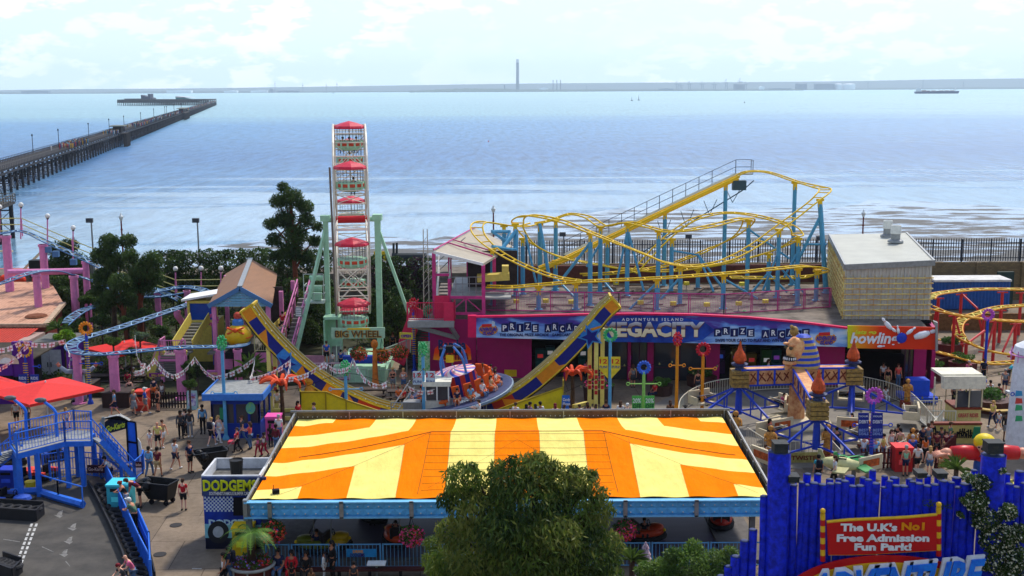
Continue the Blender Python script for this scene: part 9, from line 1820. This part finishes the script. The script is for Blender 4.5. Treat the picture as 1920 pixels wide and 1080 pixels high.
# u v pose facing top bottom hair skin scale extra | place     (facing: 0 = camera, 90 = right)
LIST='''216 780 walk -60 ts sn sb d 1.0 w|in front of the dark planter
252 777 walk 60 dg _ ly d .95 -|left of the red and orange bin
273 775 walk 100 tb sg cw d 1.0 w|at the red and orange bin
297 772 stand -40 vk sk lb d .95 -|right of the red and orange bin
305 757 stand -20 vw sg lk c .95 -|at the foot of the exit stairs
244 752 walk 30 vk so lb a .9 -|behind the red and orange bin
290 750 stand 180 tn ko sb a .9 -|behind the red bin near the stairs
282 842 stand 0 tw _ lk a .66 w|holding hands beside the bald man
297 845 walk 10 ty sk xx d 1.0 -|in the open plaza left of the pushchair group
306 838 walk 40 vt sw sb d .95 w|just behind the bald man
281 893 walk 170 ls tj sk b .97 -|beside the striped shirt person
297 896 walk 170 tm st sk b 1.0 -|left of the bending worker
340 822 stand 20 ld tk lk c 1.0 -|left of two others
348 816 stand -30 lg tk lk a .95 -|half behind the dark coated person
357 819 stand 10 ld tg sk c 1.0 w|right of two others
381 813 stand 0 ls tk sk c 1.05 -|alone left of the blue booth
398 836 walk 160 tw sk sy a 1.0 bw|with backpack before the blue booth
411 829 walk 60 vw tw ly a .95 w|before the blue booth poster
357 886 stand 60 tn sk sb d 1.05 V|beside the upper black skip
264 951 bend -80 tm sk sb d 1.08 V|beside the lower black skip
345 957 stand 180 tr sk sb a .95 -|alone between skip and dodgems kiosk
208 908 lean -60 tw tn sk d .95 -|behind the turquoise bin
238 958 lean -70 vk tw ur d .95 -|at the kart track railing, above the capped man
256 1000 lean -100 te tk cw d 1.05 -|at the kart track railing
252 1108 lean -60 tp tj xx a 1.0 -|at the bottom of the kart railing
236 1118 lean -50 td tj sm a .9 -|at the bottom edge by the kart railing
431 1098 walk -70 tn tj sk b 1.0 b|beside the brown palm tub
421 1102 walk -60 vw tk lk b .9 -|left of the brown palm tub
446 848 walk -60 tr tk sb a .85 -|beside the pushchair
455 832 walk -50 td tj sb d 1.0 -|behind the pushchair
470 842 reach -100 tc tj lb d .95 -|right of the pushchair
485 856 walk -40 vp tx uk c .75 -|left of the pink bin
496 855 walk -40 vw tx uk c .8 -|just left of the pink bin
519 850 stand 160 lm tj sk c 1.0 -|beside the left dodgems parapet
524 830 stand 180 tw tj sg a 1.0 -|behind the pink bin
508 838 stand 170 tk tk lk c .8 -|touching the pink bin
521 765 sit 180 tw st sb a 1.0 -|at the orange palm light
737 735 arms 0 vk sg hy d 1.0 -|right of the carved orange post
757 736 arms 10 vw sj ly d 1.0 -|in front of the pink stairs
640 694 stand 160 tb tk sk a .9 -|left of the blue bench
648 690 stand 40 vw kk uk a .95 -|beside the blue bench
716 694 stand 0 tb tj sb b .9 -|right of the carved orange post
733 682 stand 10 tp tp uy a .7 -|below the red flower basket
744 672 stand 10 dp _ ly a .66 -|near the pink stair post
737 661 stand 0 td tk sb b .95 -|on the big wheel exit side
667 727 stand -10 vk tw lk d .0 -|x
1664 729 stand -20 vk tt lk d .95 -|with a white bag at the bowling door
1683 727 stand 10 tc tj lb d 1.0 -|in the bowling doorway
1655 722 stand 0 tw tk sk b .95 -|in the shade inside the bowling door
1733 722 stand -60 tp tk uk b .8 -|by the corner of the bowling door
1187 727 stand 180 vg kd lb d .97 -|with hands on hips before the arcade glass
1183 722 stand 170 vo so ub a .7 -|beside the grey skirted woman before the arcade
1227 748 sit -60 tr tn sk b .95 -|beside the low shrub planter
1240 735 sit -20 tw tj sk a .8 -|on the arcade step, left of the orange poles
1308 738 stand 180 vk sd sb d .95 -|between the two orange poles
898 800 reach -110 tw tk sb a 1.0 -|at the half pipe steps
957 806 stand 150 to tk sb a .8 -|below the right yellow hoarding, leftmost
967 806 stand 160 tw tj sb a 1.0 -|below the right yellow hoarding, second
987 807 stand 180 tk tk lk b .95 -|below the right yellow hoarding, third
994 805 stand 120 tl tk sk b 1.0 -|below the right yellow hoarding, fourth
1004 808 stand 190 th tk lk b .97 -|below the right yellow hoarding, fifth
1013 806 stand 200 tw tn sk b 1.03 -|below the right yellow hoarding, sixth
1041 808 stand 180 vk tk lm a 1.0 -|left of the blue advertising board
1058 808 stand 140 tw tj lb a .95 -|below the blue advertising board
1069 806 stand 170 tp tj sb a .9 -|right of the blue advertising board
1086 807 stand 190 tw tk sb d .95 -|behind the orange queue rail, left end
1101 806 stand 200 tk tk lb d 1.0 -|in the middle of the orange queue rail
1117 807 stand 160 tp tn lb a .95 -|behind the orange queue rail, right end
1136 800 stand 180 tn tj sb b .97 -|below the pink flower mound
1163 803 stand 170 tw tj lb b 1.0 -|left of the green sale banners, nearer the pole
1176 806 stand 150 tn tk sw a .97 -|against the green sale banners
1256 802 stand 180 th th lb b 1.0 -|left of the first orange pole
1284 810 stand 180 tk tk hk b .97 -|in dark hat below the cream railing
1567 856 phone 180 dn _ uk d 1.0 -|at the twist ride exit
1533 912 stand 180 tu tk sk d 1.0 b|behind the left end of the blue logs
1564 914 walk -90 tw tk lb a 1.0 -|behind the blue logs near the toy planes
1618 872 lean 160 tw tj sb d 1.0 -|left of the purple wreathed pole
1640 876 lean 170 ts tj sg d 1.0 -|right of the purple wreathed pole
1670 858 stand 30 vw tj lb a .95 -|first in the queue, left part
1677 866 stand -10 ts tk lb a .75 -|small in the queue, left part
1686 858 stand 180 vt tj uk a 1.0 -|in the left of the queue
1700 862 stand 160 tg tj ub a .7 -|in the middle of the queue
1716 861 reach -100 tw tk sb b 1.0 -|in the queue beside the gold statue
1728 852 stand 20 tn tk sk b 1.0 -|behind the white shirted queuer
1738 850 stand 170 tg tj sb d 1.02 -|in the queue before the hieroglyph wall
1745 842 stand -20 lk tk lb d .97 -|at the head of the queue
1755 858 stand 0 tm tk sk b .9 -|at the left corner of the hieroglyph wall
1763 850 stand 30 td tk sb b .9 -|before the hieroglyph wall, left half
1773 856 stand -30 tm tt lb a .85 -|before the hieroglyph wall, middle
1697 893 stand 180 vi sn sg d 1.0 -|in front of the red bin
1719 890 walk 180 tw sk sk a 1.0 -|right of the red bin
1742 893 stand 170 vw sj ly a .97 -|nearest above the blue logs
1764 888 stand -30 to tt lb a .85 -|beside the spiky yucca
1753 880 reach 60 tx tk lk b .8 -|between the red bin and the yucca
1885 827 stand 0 lk sg sk c 1.03 -|alone on the plaza at right
1904 838 stand 10 dl _ lb b .92 -|beside the white tower
1816 708 sit 0 tp tg sg d .97 -|on the square planter, pink one
1819 716 sit 170 tg tk sb d .95 -|in front of the pink seated one
1843 718 stand 160 tn tk sb b 1.0 b|beside the far blue pole
1883 738 stand -20 tg sn sg d 1.0 -|pushing a pram at right
1890 718 bend 100 tu tk sb d 1.0 -|at the far right blue post
1855 746 sit 180 tw tk sk b .97 -|on the yellow bench
1873 752 sit 120 tm tk sk b .95 -|on the yellow bench, right one
1900 745 stand 0 tw tj lb a .9 -|beside the pram
1787 758 stand 30 tg tk hk b .95 -|at the pay booth side
1799 768 stand -20 vr tk sb b .9 -|at the pay booth window
1648 752 sit 20 tp tp uy a .8 -|in a cream car behind the purple wreath
1660 752 sit 10 tw tw lk b .8 -|in a cream car, right of the purple wreath
835 770 stand 180 th tk lb a .97 -|on the steps of the operator booth
770 762 sit 90 ts tj sb d .97 -|on the bench left of the booth
757 760 sit -60 tr tk sb d .97 -|on the bench, leftmost by the booth
748 756 sit 20 to tj ub d .9 -|behind the 12 FUN banners
868 690 stand 180 tt sj cb d .97 -|behind the spinning disc, left
897 700 stand 180 ts tk hb b 1.0 -|behind the spinning disc, middle left
908 697 stand 180 te tn sk b 1.05 -|behind the spinning disc, middle
922 697 stand 170 lk tk sw d 1.0 -|behind the spinning disc, middle right
32 800 walk 30 tw sk sb d 1.0 w|under the large red parasols, left
52 802 stand 0 tg tj sb d 1.0 -|under the large red parasols, right
125 800 sit 30 vw sj ly a .95 -|at the right edge of the large red parasol
3 740 walk -60 tx tk sb a 1.0 -|at the left edge by the kiosk
240 725 sit 0 tx tk lk b .9 -|at the picnic table below the red parasol
252 718 sit 30 tw tk sg d .9 -|at the picnic table, right side
268 716 sit 150 tb tj sb d .9 -|at the picnic table by the exit stairs
228 712 sit -30 vk tk ub a .9 -|at the picnic table, far left side
1705 700 stand 0 tg tk sb b .95 -|right of the bowling door
1628 862 stand 190 tr tj lb a .95 -|behind the navy banners
1655 868 walk 60 ty sj sk d .97 -|at the left end of the dark picket queue
1682 850 stand 150 tk tk sk b 1.0 -|at the back of the queue
1709 872 stand 170 lb tn sg d 1.0 -|at the corner of the red bin
1733 868 stand 200 to tk lk a .9 -|in the queue right of the picket gap
1780 846 walk 90 te tj cb d 1.0 -|passing the hieroglyph wall
1860 800 walk -60 ty tn ly a .95 w|crossing the right plaza
1872 806 walk -60 tw sj sb d .7 w|crossing the right plaza
1500 712 stand 10 tr tj sb d .95 -|before the arcade windows behind the pharaoh head
1440 716 walk 80 tw tk lb a .95 -|before the arcade windows left of the pharaoh head
1130 718 walk -80 ts tj sb d 1.0 -|below the mega sign
1100 716 stand 20 tp tk lk b .92 -|in front of the arcade near the orange palm
560 800 walk 60 tr tj lk d .95 -|between parapet and yellow hoarding
590 806 walk -60 tg tk sb a 1.0 -|just behind the dodgems rear parapet
330 880 walk 150 tw sn sb d 1.0 w|in the plaza between the skips'''
for ln in LIST.splitlines():
 a,pl_=ln.split('|');f=a.split();k=float(f[8])
 if k>.1:person(S(float(f[0]),float(f[1]),.12 if f[2]=='x' else 0.0),f[2],float(f[3]),f[4],f[5]if f[5][0]!='_' else '_ ',f[6],f[7],k,pl_,f[9])
# riders of the disc, facing outwards
RC='bgwtgwrnwtbwgnswtw'
for i,(c,a)in enumerate(DSEAT):
 if i in(6,7,8,12):continue
 person(c-Vector((0,0,.42)),'sit',math.degrees(a)+90,'t'+RC[i],'st' if i%3 else 'tj','sk' if i%2 else 'lb','adba'[i%4],.9,'on the spinning disc, seat %s'%['at the right','front right','front right, next','nearer the front','fourth','fifth','','','','far left','rear left','rear','','rear middle','rear right','far right rear','rightmost rear','rightmost'][i])
# climbing the coaster queue and wheel ramp; wheel riders; bench sitters; dodgem drivers
for i,(u,v,z,top,hr)in enumerate(((529,575,4.6,'tr','ck'),(530,600,3.8,'tw','lb'),(529,632,2.5,'tg','uk'),(533,645,2.0,'vw','sk'),(526,660,1.4,'tg','sk'),(524,612,3.3,'tp','sb'))):
 q=S(u,v,z);person((q.x,q.y,.2+max(0,(q.y-84.2))*.4),'walk',180,top,'tk',hr,'ab'[i%2],.95 if i%2==0 else .7,'on the queue steps, %s from the top'%['first','second','third','fourth','fifth','sixth'][i])
person((rx0+.45,86.0,1.0),'walk',180,'tb','sk','sb','d',1.0,'on the big wheel ramp beside a child');person((rx0+.95,85.6,.9),'walk',180,'tw','sg','sb','a',.62,'on the big wheel ramp')
for i,(gi,dx,top)in enumerate(((0,-.5,'tk'),(0,.0,'tr'),(0,.5,'ts'),(1,0,'tg'),(3,-.3,'tg'),(3,.3,'tw'),(7,.2,'tn'))):g=GP[gi];person(Vector(g)+wx*dx+Vector((0,0,-2.0)),'sit',180 if i%2 else 0,top,'tj','sk','ab'[i%2],.92,'in %s gondola%s'%(['the top','a far','','a far middle','','','','the near upper'][gi],', '+['left','middle','right','alone','left one','right one','single'][i]))
for i,(u,top,bot,hr,sk,k)in enumerate(((522,'tn','tj','sk','b',1.08),(547,'lr','tr','lk','b',1.02),(574,'lk','tk','lk','b',1.0),(608,'lw','tw','sk','b',.72),(624,'lk','tk','lk','b',1.0))):
 x=V(u,1070,49.2).x;person((x,49.15,0),'sit' if i!=3 and i!=4 else 'stand',[0,0,0,90,-50][i],top,bot,hr,sk,k,'at the long bench, %s from the left'%['first','second','third','fourth','fifth'][i])
for i,(u,v,top,hr)in enumerate(((548,1100,'tk','lk'),(585,1112,'th','lb'),(664,1104,'td','sk'))):q=S(u,v);person(q,'stand',180,top,'tk',hr,'b',.62 if i<2 else .7,'at the bottom edge below the bench, %s'%['left','middle','right'][i])
for i,(u,v,top)in enumerate(((1208,1008,'tk'),(1352,984,'tr'),(742,1013,'tk'),(700,973,'tn'),(594,1030,'tn'))):q=S(u,v,.3);person((q.x,q.y,.15),'sit',0,top,'tk','sk','b',.85,'in %s'%['the dodgem right of the tree','the dark red dodgem at the back','the orange dodgem left of the tree','the dark blue dodgem','the olive green dodgem'][i])
TRW=[]
for ch_ in[o for o in bpy.data.objects if o.name.startswith('car_seat')and o.parent==tw][:12]:c=ch_.data.vertices;m_=sum((v.co for v in c),Vector())/len(c)+O;TRW.append(m_)
for i,c in enumerate(TRW):
 if i in(3,7):continue
 person(c+Vector((0,0,-.45)),'sit',(i*53)%360,'t'+'pkwlgwbkrwno'[i],'tk','sb' if i%2 else 'lk','adb'[i%3],.88,'in twist ride car, %s arm, %s'%(['left','left','left','left','right','right','right','right','front','front','front','front'][i],['rear side','outer side','near side','inner side'][i%4]))
# queue bar, pushchair, pram
b=MB();b.beam(S(1060,806)+Vector((0,0,1.0)),S(1145,800)+Vector((0,0,1.0)),.07,.1);[b.beam(S(u,804),S(u,804)+Vector((0,0,1)),.06)for u in(1062,1100,1142)];tag(b.build('queue_barrier',C(226,96,40)),'orange queue rail in front of the pink flower mound','barrier')
for u,v,c,lab in((437,844,(200,70,90),'pushchair with a child in front of the blue booth'),(1893,748,(210,220,225),'white pram at right near the pole')):
 q=S(u,v);t=thing('pushchair',lab,'pushchair',q);b=MB();b.box(q+Vector((0,0,.5)),(.5,.45,.15));b.box(q+Vector((.2,0,.75)),(.12,.45,.5));b.build('seat',C(*c),t);b=MB();[b.tube(q+Vector((.4,y,1.0)),q+Vector((-.35,y,.15)),.02)or b.tube(q+Vector((-.2,y,.5)),q+Vector((.35,y,.12)),.02)for y in(-.22,.22)];b.build('frame',galv,t)
 for x in(-.35,.35):b=MB();b.ring(q+Vector((x,-.2,.14)),.13,.03,'y',12,5);b.build('wheel',dark,t)
for k_,n_ in SEEN.items():
 if n_>1:print('DUP LABEL',k_)
